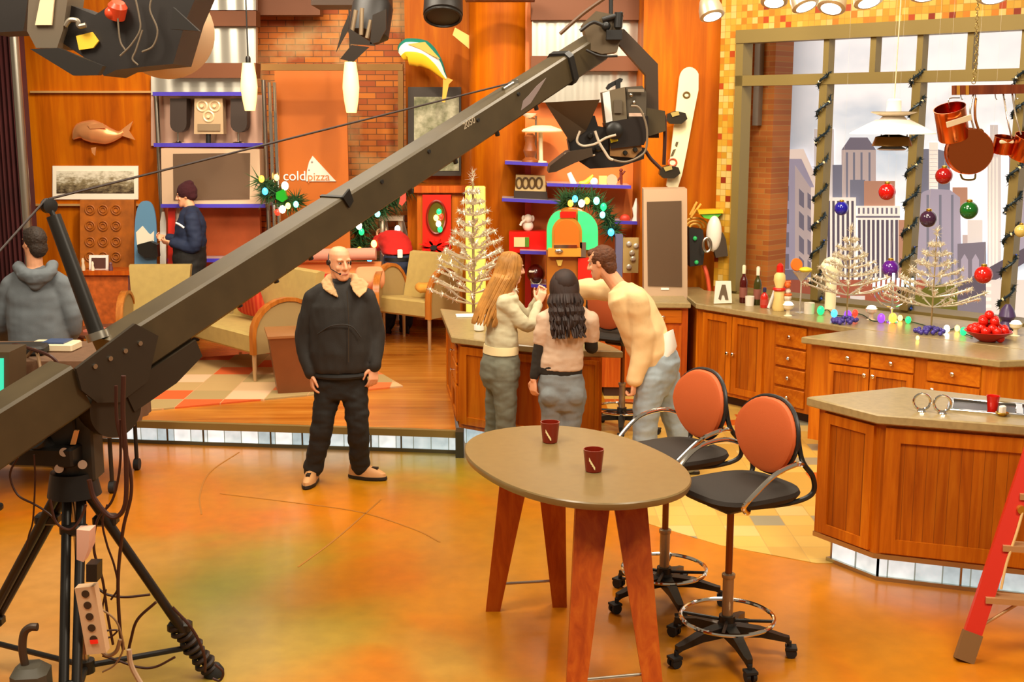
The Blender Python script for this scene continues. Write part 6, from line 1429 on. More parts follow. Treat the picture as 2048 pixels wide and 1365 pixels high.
# string of lights
pp_ = [(1640, 627), (1655, 622), (1668, 632), (1694, 634), (1710, 630), (1725, 632), (1745, 644), (1762, 644), (1784, 644), (1800, 640), (1815, 644), (1845, 652), (1870, 660), (1892, 664), (1910, 660), (1925, 668), (1945, 676)]
path = spline([G(x, y, ZM) + V((0, 0, .008)) for x, y in pp_], 4); t = thing('light_string', 'string of coloured bulbs lying along the window worktops', 'light string', path[0])
MB().tube(path, .005, 5).build('cord', P('cord_green', '204018', .6), t)
for x, y, c, r_ in ((1641, 625, 'g', .034), (1668, 630, 'b', .03), (1695, 634, 'p', .034), (1710, 628, 'r', .026), (1762, 641, 'p', .034), (1785, 641, 'o', .036), (1800, 637, 'y', .022), (1816, 642, 'g', .026), (1893, 660, 'w', .026), (1914, 658, 'y', .022), (1926, 666, 'g', .028), (1835, 675, 'y', .015)): bulb(t, G(x, y + 6, ZM) + V((0, 0, r_ * 1.3)), c, r_)
# menorah
c0 = G(1782, 645, ZM) + V((0, 0, .001)); t = thing('menorah', 'silver menorah with nine pale blue candles between the two silver trees', 'menorah', c0)
MB().lathe([(.06, 0), (.055, .012), (.012, .03), (.01, .10), (.02, .12), (.01, .14), (.009, .33)], c0, n=18).build('stem', CHROME, t)
for r_ in (.045, .085, .125, .165): MB().tube([c0 + V((r_ * math.cos(a_), 0, .30 + r_ * 1.0 * math.sin(a_))) for a_ in [PI + k_ * PI / 16 for k_ in range(17)]], .007, 8).build('arm', CHROME, t)
for i in range(9):
    x = (i - 4) * .0415; b = c0 + V((x, 0, .30 if i != 4 else .345)); MB().lathe([(.012, 0), (.014, .012)], b, n=10).build('cup', CHROME, t); MB().cyl(b + V((0, 0, .01)), b + V((0, 0, .085)), .0115, n=10).build('candle', P('candle_blue', 'd8f0ff', .5, emit='c8ecff', es=1.3), t)
# bowl of red baubles
c0 = G(1975, 683, ZM) + V((0, 0, .001)); t = thing('red_bowl', 'wide red bowl filled with red baubles at the right', 'bowl', c0)
MB().lathe([(.06, 0), (.07, .006), (.14, .05), (.185, .085), (.178, .088), (.13, .058), (.05, .02)], c0, n=32).build('dish', P('bowl_red', 'b80c04', .25), t)
random.seed(5); n_ = 0
for ring, (rr, zz, k_) in enumerate(((.125, .095, 9), (.07, .11, 5), (.06, .165, 4), (.0, .21, 1))):
    for i in range(k_):
        a_ = 2 * PI * i / k_ + ring; p_ = c0 + V((rr * math.cos(a_), rr * math.sin(a_), zz))
        tag(MB().sph(p_, .038, 14).build('bauble', P('bauble_red', 'd81c0c', .18), None), 'shiny red bauble in the heap in the wide red bowl', 'bauble', 'red baubles in the bowl')
solo(MB().sph(G(2000, 686, ZM) + V((0, 0, .036)), .036, 14), 'bauble', MATS['bauble_red'], 'single red bauble lying in front of the red bowl', 'bauble')
c0 = G(2012, 664, ZM) + V((0, 0, .001)); solo(MB().lathe([(.06, 0), (.07, .04), (.04, .09), (.07, .13), (.05, .19), (.02, .23)], c0, n=16), 'purple_vase', P('vase_purple', '48345c', .35), 'dark purple vase behind the bowl of red baubles', 'vase')

# ================================================================ garlands on the window posts, hanging ornaments
GARL = P('garland_tinsel', '1c2c34', .4, .3)
for i, t_ in enumerate(POST):
    z0_, z1_ = zs + (.0 if i < 2 else 0), zm + .06; path = []
    N_ = 150
    for k_ in range(N_ + 1):
        u_ = k_ / N_; a_ = u_ * 2 * PI * 8; path.append(wloc(t_ + .056 * math.cos(a_), .022 + .062 * math.sin(a_), z1_ - (z1_ - z0_) * u_))
    t = thing('garland', ['dark tinsel garland wound round the left window post', 'dark tinsel garland wound round the middle window post', 'dark tinsel garland wound round the right window post'][i], 'garland', wloc(t_, .06, z0_), 0, 'garlands on the window posts')
    m = MB().tube(path, .011, 6); random.seed(i + 20); needles(m, path, .01, 650, .042, .007); m.build('tinsel', GARL, t, smooth=0)
    for k_ in range(6, N_, 13): c_ = 'wyb'[k_ % 3]; MB().sph(path[k_], .013, 8).build('small_light', P('tiny_' + c_, {'w': 'f8ecd0', 'y': 'e8c070', 'b': '2848a0'}[c_], .3, emit='f8e0b0' if c_ != 'b' else '3050c0', es=.6), t)
for x, y, r_, c, lb in ((1774, 384, 17, 'c80c08', 'red bauble hanging under the white pendant lamp'), (1888, 352, 17, 'a00808', 'deep red bauble hanging below the copper pan'), (1683, 417, 14, '1c18a0', 'blue bauble hanging beside the left garland'), (1857, 438, 17, '3c1c38', 'dark plum bauble hanging above the right silver tree'), (1938, 421, 18, '0c5c18', 'green bauble hanging left of the right garland'), (1781, 537, 17, '5c1088', 'violet bauble hanging above the menorah'), (1967, 550, 18, 'd01408', 'bright red bauble hanging above the red bowl'), (2042, 462, 13, 'd8b860', 'gold bauble hanging at the right edge')):
    p_ = wpl(x, y, .34); s_ = (p_.y * _c + (CAMH - p_.z) * _s) / FPX; R = r_ * s_
    t = thing('bauble', lb, 'bauble', p_ - V((0, 0, R)), 0, 'baubles hanging in the window')
    MB().sph(p_, R, 22).build('ball', P('ball_' + c, c, .12, coat=.5), t); MB().lathe([(R * .32, R * .92), (R * .34, R * 1.02), (R * .3, R * 1.18), (R * .1, R * 1.24)], p_, n=12).build('cap', GOLD, t)
    MB().cyl(p_ + V((0, 0, R * 1.2)), V((p_.x, p_.y, 4.6)), .0006, n=5).build('thread', P('thread', 'd8d0c0', .5), t)
# ================================================================ white pendant over the islands
Yp = 7.6; c0 = D(1785, 268, Yp); t = thing('pendant_lamp', 'white tiered pendant lamp hanging over the middle island', 'pendant lamp', c0 - V((0, 0, .1)))
SH = P('pendant_white', 'f8f0e4', .4)
MB().lathe([(.255, 0), (.252, .006), (.17, .05), (.10, .085), (.095, .082), (.16, .045), (.246, 0)], c0, n=40).build('main_shade', SH, t)
MB().lathe([(.12, -.085), (.118, -.08), (.10, -.03), (.04, -.015), (.035, -.02), (.095, -.035), (.112, -.085)], c0 + V((0, 0, .012)), n=32).build('lower_shade', P('pendant_gold', 'c89848', .35, .3), t)
MB().lathe([(.085, -.095), (.085, -.09), (.03, -.06), (.03, -.066), (.078, -.098)], c0, n=28).build('inner_shade', SH, t)
MB().lathe([(.14, .13), (.05, .10), (.045, .103), (.135, .134)], c0 + V((0, 0, .0)), n=28).build('upper_shade', P('pendant_cream', 'e0d0b0', .4), t)
MB().lathe([(.085, .08), (.07, .10), (.045, .115), (.042, .2), (.03, .21)], c0, n=24).build('cap', SH, t)
MB().sph(c0 + V((0, 0, -.03)), .04, 12).build('bulb', P('pendant_bulb', 'fff0d0', .5, emit='fff0d8', es=4), t)
for k_ in range(3): a_ = k_ * 2.094; MB().cyl(c0 + V((.09 * math.cos(a_), .09 * math.sin(a_), .075)), c0 + V((.09 * math.cos(a_), .09 * math.sin(a_), -.06)), .004).build('strut', STEEL, t)
MB().cyl(c0 + V((0, 0, .2)), c0 + V((.02, 0, 2.0)), .0035, n=6).build('cord', P('cord_cream', 'f0d8b0', .5), t)
# ================================================================ pan rack with copper pans
Yk = 7.9; kr = thing('pan_rack', 'dark wooden hanging pan rack at the upper right', 'pan rack', D(1960, 190, Yk))
MB().px([(1910, 171), (2100, 168), (2100, 186), (1910, 190)], Yk, .06).build('bar', WOOD_DARK, kr)
for x in (1914, 1932): MB().pxbox(x, 171, x + 6, 190, Yk - .006, .01).build('gold_band', P('band_gold', 'b07818', .4), kr)
ch = MB(); a = D(1947, 170, Yk + .03)
for k_ in range(64): ch.torus(a + V((.006 * math.sin(k_ * .3), 0, .018 + .028 * k_)), .012, .003, ((1, 0, 0) if k_ % 2 else (0, 1, 0)), 10, 5)
ch.build('chain', P('chain_brass', 'a08848', .4, .7), kr)
ch = MB(); a = D(2070, 170, Yk + .03)
for k_ in range(64): ch.torus(a + V((0, 0, .018 + .028 * k_)), .012, .003, ((1, 0, 0) if k_ % 2 else (0, 1, 0)), 10, 5)
ch.build('chain', MATS['chain_brass'], kr)
for x in (1921, 1950, 1990, 2006, 2030): MB().tube(spline([D(x, 186, Yk + .02), D(x + 1, 194, Yk), D(x + 3, 199, Yk - .01), D(x + 6, 196, Yk - .01)], 4), .003, 6).build('hook', STEEL, kr)
PANIN = P('copper_dark', '8c3a14', .25, .9)
def pan(label, c, ax, R, dep, hpath, hw=.010, ears=None, grp='copper pans on the rack'):
    ax = V(ax).normalized(); t = thing('copper_pan', label, 'pan', c - V((0, 0, R)), 0, grp)
    MB().lathe([(.002, 0), (R * .96, 0), (R, .008), (R, dep), (R * 1.03, dep + .004), (R * .98, dep + .004), (R * .96, .012), (.002, .008)], c, ax, 40).build('body', COPPER, t)
    if hpath: MB().tube(spline(hpath, 6), hw, 8).build('handle', P('handle_steel', 'd8c8b0', .25, .9), t)
    if ears: MB().tube(spline(ears, 6), .006, 8).build('loop_handle', P('loop_brass', '7a6428', .3, .8), t)
    return t, ax
cbig = D(1942, 304, Yk - .12)
pan('large round copper pan showing its brushed bottom', cbig, (.1, 1, .05), .142, .07, [cbig + V((.02, .03, .14)), cbig + V((.0, .06, .25)), D(1948, 184, Yk + .03)], .006, [cbig + V((-.05, .02, -.14)), cbig + V((-.035, -.0, -.17)), cbig + V((.03, -.0, -.17)), cbig + V((.045, .02, -.14))])
c1 = D(1908, 276, Yk - .05); ax1 = V((-.32, -.3, 1)); t, ax1 = pan('tall tilted copper saucepan with a pale handle, hanging leftmost', c1, ax1, .095, .2, None)
a_ = c1 + ax1 * .15; m = MB(); sd_ = V((.9, -.1, .3)).normalized(); f_ = V((.1, -1, -.15)).normalized()
m.extr([a_ + f_ * .105 + sd_ * -.075, a_ + f_ * .105 + sd_ * .075, a_ + f_ * .105 + sd_ * .075 - ax1 * .035, a_ + f_ * .105 + sd_ * -.075 - ax1 * .035], f_ * .012); m.build('handle', P('handle_pale', 'f0e4c0', .3, .3), t)
MB().tube(spline([c1 + ax1 * .2, c1 + ax1 * .24 + V((0, 0, .02)), D(1919, 196, Yk)], 5), .004, 6).build('hanger', STEEL, t)
c2 = D(2003, 306, Yk - .05); t, x_ = pan('small copper pan between the big pan and the right edge', c2, (0.05, -.25, 1), .062, .10, [c2 + V((.05, -.02, .09)), c2 + V((.02, .0, .22)), D(2006, 184, Yk + .03)], .005)
MB().box(c2 + V((0, -.07, .07)), (.09, .02, .022), 0, .008).build('grip', MATS['handle_pale'], t)
c3 = D(2048, 318, Yk - .08); pan('copper pan cut off by the right edge', c3, (.15, -.35, 1), .10, .14, [c3 + V((-.03, 0, .15)), c3 + V((-.06, .03, .27)), D(2024, 184, Yk + .03)], .006)
c4 = D(1984, 200, Yk)
solo(MB().tube(spline([D(1952, 196, Yk), D(1950, 215, Yk - .01), D(1951, 240, Yk - .02), D(1958, 262, Yk - .03)], 5), .008, 8).sph(D(1960, 268, Yk - .03), .028, 12, (1, .5, 1.2)), 'copper_ladle', P('ladle_copper', 'a06028', .3, .8), 'thin copper ladle hanging behind the large pan', 'ladle')
# ================================================================ people
SKIN = P('skin', 'eaa67c', .5, var=.05, vscale=30); SKIN2 = P('skin_light', 'f0b490', .5, var=.05, vscale=30)
def limb(mb, pts, radii, n=14, m=6, flat=1.0):
    pts = [V(p) for p in pts]; path = spline(pts, m) if len(pts) > 2 else [pts[0].lerp(pts[1], i / m) for i in range(m + 1)]
    rr = []
    for i in range(len(path)):
        u = i / (len(path) - 1) * (len(radii) - 1); k = min(int(u), len(radii) - 2); rr.append(radii[k] + (radii[k + 1] - radii[k]) * (u - k))
    mb.tube(path, rr, n); mb.sph(path[0], rr[0] * .99, n); mb.sph(path[-1], rr[-1] * .99, n); return mb
def torso(mb, rows, n=22):               # rows: centre, half width, half depth, right vector, forward vector
    rg = []
    for c, a, b, r, f in rows: rg.append([V(c) + r * a * math.copysign(abs(math.cos(2 * PI * k / n)) ** .85, math.cos(2 * PI * k / n)) + f * b * math.sin(2 * PI * k / n) for k in range(n)])
    return mb.ringloft(rg)
def basis(fw, pitch=0, roll=0):
    f = V((fw[0], fw[1], 0)).normalized(); r = f.cross(V((0, 0, 1))).normalized(); u = V((0, 0, 1))
    f2 = f * math.cos(pitch) + u * math.sin(pitch); u2 = r.cross(f2).normalized()
    return r, f2, u2
def head_mesh(mb, c, fw, pitch=0, s=1.0):
    r, f, u = basis(fw, pitch)
    rows = [(-.118, .020, .080, .050), (-.108, .036, .090, .030), (-.09, .048, .094, .005), (-.066, .057, .092, -.03), (-.04, .064, .090, -.055), (-.012, .069, .087, -.08), (.015, .072, .083, -.093), (.04, .074, .088, -.098), (.07, .072, .082, -.094), (.095, .060, .066, -.08), (.112, .040, .042, -.055), (.12, .016, .014, -.02)]
    rg = []
    for z, a, fy, by in rows:
        rg.append([c + (r * a * math.cos(2 * PI * k / 20) + f * ((fy + by) / 2 + (fy - by) / 2 * math.sin(2 * PI * k / 20)) + u * z) * s for k in range(20)])
    mb.ringloft(rg)
    def q(x, y, z): return c + (r * x + f * y + u * z) * s
    M = Matrix((r, f, u)).transposed()
    limb(mb, [q(0, .082, .025), q(0, .100, .0), q(0, .110, -.022)], [.009 * s, .012 * s, .015 * s], 10)
    for x in (-1, 1):
        mb.sph(q(x * .012, .098, -.027), .010 * s, 8)
        mb.sph(q(x * .030, .078, .034), .02 * s, 10, (1.2, .7, .5), M)       # brow
        mb.sph(q(x * .040, .070, -.022), .020 * s, 10, (1, .7, 1.0), M)       # cheek
        mb.sph(q(x * .074, -.008, .0), .030 * s, 10, (.32, .62, 1.05), M)    # ear
    mb.sph(q(0, .088, -.058), .020 * s, 10, (1.15, .55, .32), M); mb.sph(q(0, .087, -.070), .018 * s, 10, (1.0, .55, .35), M); mb.sph(q(0, .083, -.10), .02 * s, 10, (1, .6, .7), M)
    return q, M
def face_bits(t, body, q, M, s=1.0, brow='6a4020'):
    for x in (-1, 1):
        e = MB().sph(q(x * .031, .0745, .014), .0118 * s, 12, (1.1, 1, .62)).build('eye', P('eye_white', 'b8a08c', .3), t)
        MB().sph(q(x * .031, .0835, .014), .0055 * s, 8).build('iris', P('iris', '2c1a10', .1), e)
        MB().tube([q(x * (.014 + .011 * k_), .094 - .0035 * k_ * k_, .032 + .004 * math.sin(k_ * 1.1)) for k_ in range(4)], .004 * s, 6).build('eyebrow', P('brow_' + brow, brow, .8), t)
    MB().tube([q(.022, .0865, -.067), q(.010, .0955, -.0645), q(0, .0972, -.0638), q(-.010, .0955, -.0645), q(-.022, .0865, -.067)], .0034 * s, 6).build('lips', P('lips', 'b05a48', .4), t)
def hand(mb, w, fd, pn, side=1, curl=.35, s=1.0):
    """wrist, finger direction, palm normal (the way the palm faces); side=+1 puts the thumb at fd x pn"""
    w = V(w); fd = V(fd).normalized(); pn = V(pn); pn = (pn - fd * pn.dot(fd)).normalized(); th = fd.cross(pn) * side
    pr = []
    for d, hw, ht in ((0, .026, .019), (.03, .036, .016), (.07, .042, .014), (.095, .041, .012)):
        pr.append([w + fd * d * s + th * hw * s * math.cos(2 * PI * k / 12) + pn * ht * s * math.sin(2 * PI * k / 12) for k in range(12)])
    mb.ringloft(pr)
    for i, L in enumerate((.072, .082, .076, .058)):
        off = .031 - .0205 * i; b = w + fd * .09 * s + th * off * s; d0 = fd + th * (.06 - .045 * i)
        pts = [b]; a = .15; p = b
        for seg in (.45, .32, .23):
            a += curl * (1 + .25 * i * .3); d = (d0 * math.cos(a) + pn * math.sin(a)).normalized(); p = p + d * L * seg * s; pts.append(p)
        limb(mb, pts, [.0095 * s, .009 * s, .0085 * s, .0065 * s], 8, 3)
    b = w + fd * .025 * s + th * .028 * s
    limb(mb, [b, b + (fd * .6 + th * .75 + pn * .25).normalized() * .036 * s, b + (fd * .6 + th * .75 + pn * .25).normalized() * .036 * s + (fd * .9 + th * .2 + pn * .35).normalized() * .048 * s], [.015 * s, .0115 * s, .008 * s], 8, 3)
def shoe(t, ank, toe, mats, s=1.0, name='shoe', trim=None):
    a = V((ank[0], ank[1], 0)); z0 = ank[2]; f = V((toe[0], toe[1], 0)).normalized(); r = f.cross(V((0, 0, 1)))
    def rg(z, prof): return [a + f * y + r * x + V((0, 0, z)) for x, y in prof]
    def outl(k, l0, l1, w): return [((w * math.sin(q_)) * (1.0 if math.cos(q_) > 0 else .82), (l0 + l1) / 2 + (l1 - l0) / 2 * math.cos(q_)) for q_ in [2 * PI * i / 20 for i in range(20)]]
    m = MB().ringloft([rg(z0 + z * s, outl(0, l0 * s, l1 * s, w * s)) for z, l0, l1, w in ((.022, -.09, .20, .05), (.05, -.088, .195, .048), (.075, -.083, .15, .043), (.10, -.078, .08, .04), (.14, -.07, .055, .042))])
    o = m.build(name, mats[0], t)
    MB().ringloft([rg(z0 + z * s, outl(0, l0 * s, l1 * s, w * s)) for z, l0, l1, w in ((0, -.088, .198, .048), (.01, -.095, .208, .054), (.028, -.093, .206, .053))]).build('sole', mats[1], o)
    if trim:
        m = MB()
        m.box(a + f * .095 * s + V((0, 0, z0 + .085 * s)), (.03, .09, .02), math.atan2(f.y, f.x) - PI / 2)
        m.box(a + f * .03 * s + V((0, 0, z0 + .09 * s)), (.096, .03, .07), math.atan2(f.y, f.x) - PI / 2); m.build('panel', trim, o)
    return o
FAB = {}
def cloth(name, c, rough=.85, var=.1): return P(name, c, rough, var=var, vscale=9, bump=.12, bscale=160)
Z3 = V((0, 0, 1))
def hairset(mb, q, M, strands, lens, r=.008, seed=1, back=True, wave=.0, spread=1.0):
    random.seed(seed)
    for i in range(strands):
        a = random.uniform(-PI * .98, PI * .98); x = math.sin(a); y = -math.cos(a)
        if y > .55: continue
        L = random.uniform(*lens); pts = [q(x * .02, y * .02 - .01, .125), q(x * .058, y * .075 - .008, .105), q(x * .083 * spread, y * .10 - .008, .035), q(x * .086 * spread, y * .115 - .01, -.06)]
        z = -.06; k = 0
        while z > -L:
            z -= .07; k += 1; pts.append(q(x * (.086 + wave * math.sin(k * 2 + i)) * spread, y * .115 - .015 - .012 * k + wave * math.cos(k * 2.3 + i), z))
        rr = [r * .6, r, r * 1.15, r * 1.1] + [r] * (len(pts) - 5) + [r * .35]
        mb.tube(spline(pts, 3), [rr[min(int(j / 3), len(rr) - 1)] for j in range((len(pts) - 1) * 3 + 1)], 6)

# ---------------------------------------------------------------- bald man in the dark jacket
Y0 = 8.92
def J(x, y, d=0): return D(x, y, Y0 + d)
t = thing('person', 'bald person with headset in black fleece collared jacket and trousers near the centre', 'person', (-1.25, Y0, 0))
fw = V((.12, -1, 0)); r0, f0, u0 = basis(fw)
b = MB(); hc = J(679, 527); q, M = head_mesh(b, hc, (.55, -.85), -.06, 1.03)
limb(b, [hc + V((-.01, .02, -.05)), J(682, 562, .03), J(683, 580, .03)], [.062, .06, .075])
torso(b, [(J(683, 770), .15, .10, r0, f0), (J(683, 735), .16, .11, r0, f0), (J(683, 690), .15, .12, r0, f0), (J(683, 640), .17, .12, r0, f0), (J(683, 600), .18, .10, r0, f0), (J(683, 578), .10, .07, r0, f0)])
sR, eR, wR = J(628, 598, .02), J(610, 680, .05), J(624, 748, -.05); sL, eL, wL = J(733, 596, .02), J(750, 672, .05), J(747, 733, -.04)
for s_, e_, w_ in ((sR, eR, wR), (sL, eL, wL)): limb(b, [s_, e_, w_], [.055, .042, .030])
hand(b, wR, (.05, -.18, -1), (1, .3, -.1), 1, .42, 1.08); hand(b, wL, (.0, -.22, -1), (-.6, .7, -.1), -1, .38, 1.08)
hR, kR, aR = J(658, 765), J(644, 858, -.05), J(626, 945, .0); hL, kL, aL = J(708, 765), J(716, 858, -.03), J(720, 938, .09)
aR.z = aL.z = .10
for h_, k_, a_ in ((hR, kR, aR), (hL, kL, aL)): limb(b, [h_, k_, a_], [.085, .06, .042])
remesh(b, 'body', SKIN, t, .006, 2); face_bits(t, None, q, M, 1.03, 'b07850')
jk = cloth('jacket_black', '221d18', .78); m = MB()
torso(m, [(J(684, 742), .205, .15, r0, f0), (J(684, 733), .225, .165, r0, f0), (J(683, 700), .235, .175, r0, f0), (J(682, 650), .225, .165, r0, f0), (J(681, 610), .215, .145, r0, f0), (J(682, 586), .17, .11, r0, f0), (J(682, 570), .10, .085, r0, f0)])
for s_, e_, w_ in ((sR, eR, wR), (sL, eL, wL)): limb(m, [s_, e_, w_ + (e_ - w_) * .04], [.078, .082, .058])
for s_ in (sR, sL): limb(m, [J(683, 572), J(683, 572).lerp(s_, .55) + V((0, 0, .008)), s_], [0.075, 0.076, 0.079])
remesh(m, 'jacket', jk, t, .011, 3, fold=.010, fsc=7, seed=2, fstretch=(1.5, 1.5, .75))
for s_, e_, w_ in ((sR, eR, wR), (sL, eL, wL)): MB().tube([w_ + (e_ - w_) * .10, w_ + (e_ - w_) * .0], [.056, .05], 16).build('cuff', P('cuff_black', '1a1612', .8), t)
m = MB().tube([J(684, 747) + r0 * .2 * math.cos(2 * PI * k / 28) + f0 * .15 * math.sin(2 * PI * k / 28) for k in range(28)], .02, 8, closed=True); m.build('hem_band', P('cuff_black', '1a1612', .8), t)
nb = J(683, 566, .01); fl = cloth('fleece_tan', 'c8a070', .95); m = MB()
m.extr([J(652, 553, -.06), J(661, 562, -.09), J(668, 578, -.13), J(676, 596, -.155), J(662, 590, -.145), J(646, 578, -.12), J(642, 564, -.07)], (0, .06, 0)); m.extr([J(699, 566, -.10), J(708, 558, -.08), J(724, 558, -.06), J(736, 570, -.08), J(732, 584, -.12), J(718, 597, -.155), J(706, 584, -.14)], (0, .06, 0))
for sg, x1, y1 in ((1, 664, 590), (-1, 722, 586)):
    pts = [nb + r0 * sg * .085 + V((0, .05, .03)), nb + r0 * sg * .105 + f0 * .05 + V((0, 0, .0))]
    limb(m, pts, [.035, .04])
limb(m, [nb + r0 * .085 + V((0, .05, .03)), nb + V((0, .10, .035)), nb - r0 * .085 + V((0, .05, .03))], [.032, .034, .032])
remesh(m, 'fleece_collar', fl, t, .007, 1, fold=.004, fsc=30)
MB().ringloft([[nb + V((0, 0, z)) + (r0 * math.cos(2 * PI * k / 20) + f0 * math.sin(2 * PI * k / 20)) * rr for k in range(20)] for z, rr in ((-.06, .085), (-.0, .078), (.018, .072))]).build('roll_neck', P('knit_black', '14100e', .9), t)
MB().tube(spline([J(694, 582, -.17), J(697, 640, -.185), J(697, 725, -.18)], 8), .004, 6).build('zip', P('zip_dark', '4a443c', .4, .5), t)
MB().tube(spline([J(636, 668, -.14), J(664, 652, -.19), J(700, 652, -.19), J(722, 675, -.17)], 6), .006, 6).build('pocket_seam', jk, t)
tr = cloth('trousers_black', '18140f', .8); m = MB()
torso(m, [(J(683, 738), .185, .13, r0, f0), (J(683, 770), .195, .135, r0, f0), (J(683, 795), .18, .12, r0, f0)])
for h_, k_, a_ in ((hR, kR, aR), (hL, kL, aL)): limb(m, [h_, k_, a_ + V((0, 0, .0))], [.105, .083, .074])
remesh(m, 'trousers', tr, t, .011, 3, fold=.012, fsc=8, seed=5)
tan = P('shoe_tan', 'c89058', .6); blk = P('shoe_black', '1c140e', .55)
shoe(t, (aR.x, aR.y, 0), (-.12, -1), (tan, blk), 1.05, trim=blk); shoe(t, (aL.x, aL.y, 0), (1, -.25), (tan, blk), 1.05, trim=blk)
m = MB().tube([q(.078, -.005, .0), q(.082, .03, -.03), q(.05, .10, -.055)], .0035, 6).sph(q(.045, .105, -.055), .009, 8).cyl(q(.072, -.008, .01), q(.09, -.008, .01), .02)
m.tube(arc(q(0, -.012, .03), .082, -.3, PI + .3, 14, M @ V((1, 0, 0)), M @ V((0, -.4, .9)).normalized()), .004, 6); m.sph(q(-.08, .0, .0), .022, 10, (.5, 1, 1), M)
m.build('headset', P('headset_black', '2a1a12', .4), t)

# ---------------------------------------------------------------- blonde woman in pale green
Y0 = 9.35
t = thing('person', 'person with long blonde hair and pale green top facing right at the peninsula', 'person', (D(1000, 600, Y0).x, Y0, 0))
fw = V((.86, .5, 0)); r0, f0, u0 = basis(fw); F_ = V((1, .28, 0)).normalized()
b = MB(); hc = J(1022, 536); q, M = head_mesh(b, hc, (.93, .30), -.18, .95)
limb(b, [hc + V((-.03, 0, -.05)), J(1010, 575)], [.05, .052])
def trow(x, y, a, d_, dd=0): return (J(x, y, dd), a, d_, r0, f0)
torso(b, [trow(1000, 720, .14, .10), trow(1003, 690, .13, .09), trow(1005, 650, .12, .085), trow(1004, 610, .14, .095), trow(1006, 585, .13, .08), trow(1010, 572, .05, .05)])
sR, eR, wR = J(1008, 606, -.12), J(1056, 652, -.06), J(1078, 606, .14); sL, eL, wL = J(1006, 590, .14), J(1052, 632, .22), J(1076, 598, .22)
for s_, e_, w_ in ((sR, eR, wR), (sL, eL, wL)): limb(b, [s_, e_, w_], [.045, .036, .024])
hand(b, wR, (.35, .15, 1), (-.2, 1, 0), 1, .55, .9); hand(b, wL, (.35, -.1, 1), (.1, -1, 0), -1, .5, .9)
hR, kR, aR = J(1006, 735, -.08), J(1012, 850, -.08), J(1000, 938, -.04); hL, kL, aL = J(998, 733, .10), J(990, 845, .12), J(985, 930, .16)
aR.z = aL.z = .10
for h_, k_, a_ in ((hR, kR, aR), (hL, kL, aL)): limb(b, [h_, k_, a_], [.085, .055, .038])
remesh(b, 'body', SKIN2, t, .006, 2); face_bits(t, None, q, M, .95, '8a5a28')
tp = cloth('top_sage', 'c6be9c', .85); m = MB()
torso(m, [trow(1003, 694, .155, .115), trow(1003, 680, .155, .118), trow(1004, 650, .140, .105), trow(1003, 615, .158, .125), trow(1005, 592, .155, .105), trow(1009, 576, .075, .065)])
for s_, e_, w_ in ((sR, eR, wR), (sL, eL, wL)): limb(m, [s_, e_, w_ + (e_ - w_) * .1], [.066, .054, .036])
for s_ in (sR, sL): limb(m, [J(1009, 580), J(1009, 580).lerp(s_, .55) + V((0, 0, .008)), s_], [0.055, 0.056, 0.058])
remesh(m, 'long_sleeved_top', tp, t, .009, 3, fold=.008, fsc=10, seed=9)
m = MB(); torso(m, [trow(1001, 706, .163, .125), trow(1002, 696, .161, .124), trow(1002, 690, .158, .12)]); m.build('belt', P('belt_cream', 'f0dca8', .5), t)
jn = cloth('jeans_olive', '6c6c5c', .85, .15); m = MB()
torso(m, [trow(1002, 702, .155, .115), trow(1000, 725, .170, .14), trow(999, 752, .175, .145), trow(1001, 775, .15, .12)])
for h_, k_, a_ in ((hR, kR, aR), (hL, kL, aL)): limb(m, [h_, k_, a_], [.108, .078, .082])
remesh(m, 'jeans', jn, t, .01, 3, fold=.008, fsc=9, seed=3)
for a_ in (aR, aL): shoe(t, (a_.x, a_.y, 0), (fw.x, fw.y), (blk, blk), .92)
m = MB(); m.sph(q(0, -.015, .03), .098, 16, (.9, 1.05, 1.0), M); hairset(m, q, M, 150, (.30, .46), .011, 4)
for v in m.bm.verts:
    dz = hc.z - v.co.z
    if dz > .05: v.co.x -= min(.04, (dz - .05) * .16) ; v.co.y -= .02
HB = P('hair_blonde', 'b07a34', .6, var=.3, vscale=14); m.build('hair', HB, t)
# ---------------------------------------------------------------- dark haired woman, seen from behind
Y0 = 9.0
t = thing('person', 'person with long dark curly hair and beige t-shirt over black sleeves', 'person', (D(1130, 600, Y0).x, Y0, 0))
fw = V((.12, 1, 0)); r0, f0, u0 = basis(fw)
b = MB(); hc = J(1128, 572, .02); q, M = head_mesh(b, hc, (-.25, 1), -.12, .93)
limb(b, [hc + V((0, -.01, -.05)), J(1130, 612, .0)], [.048, .055])
torso(b, [trow(1122, 770, .14, .10), trow(1124, 740, .13, .09), trow(1128, 695, .12, .085), trow(1130, 650, .14, .095), trow(1132, 625, .14, .08), trow(1131, 608, .05, .05)])
sR, eR, wR = J(1180, 640, 0), J(1183, 695, .06), J(1186, 680, .26); sL, eL, wL = J(1091, 640, .0), J(1079, 702, .02), J(1067, 760, -.02)
for s_, e_, w_ in ((sR, eR, wR), (sL, eL, wL)): limb(b, [s_, e_, w_], [.046, .036, .025])
hand(b, wL, (-.02, -.05, -1), (.6, .6, 0), -1, .42, .92); hand(b, wR, (-.3, 1, .3), (0, 0, -1), -1, .4, .92)
hR, kR, aR = J(1147, 790, .0), J(1136, 880, -.01), J(1132, 962, .02); hL, kL, aL = J(1103, 790, .0), J(1108, 880, .0), J(1106, 962, .0)
aR.z = aL.z = .09
for h_, k_, a_ in ((hR, kR, aR), (hL, kL, aL)): limb(b, [h_, k_, a_], [.088, .055, .038])
remesh(b, 'body', SKIN, t, .006, 2); face_bits(t, None, q, M, .93, '2a1a10')
ts_ = cloth('tshirt_beige', 'd0b296', .9, .05); m = MB()
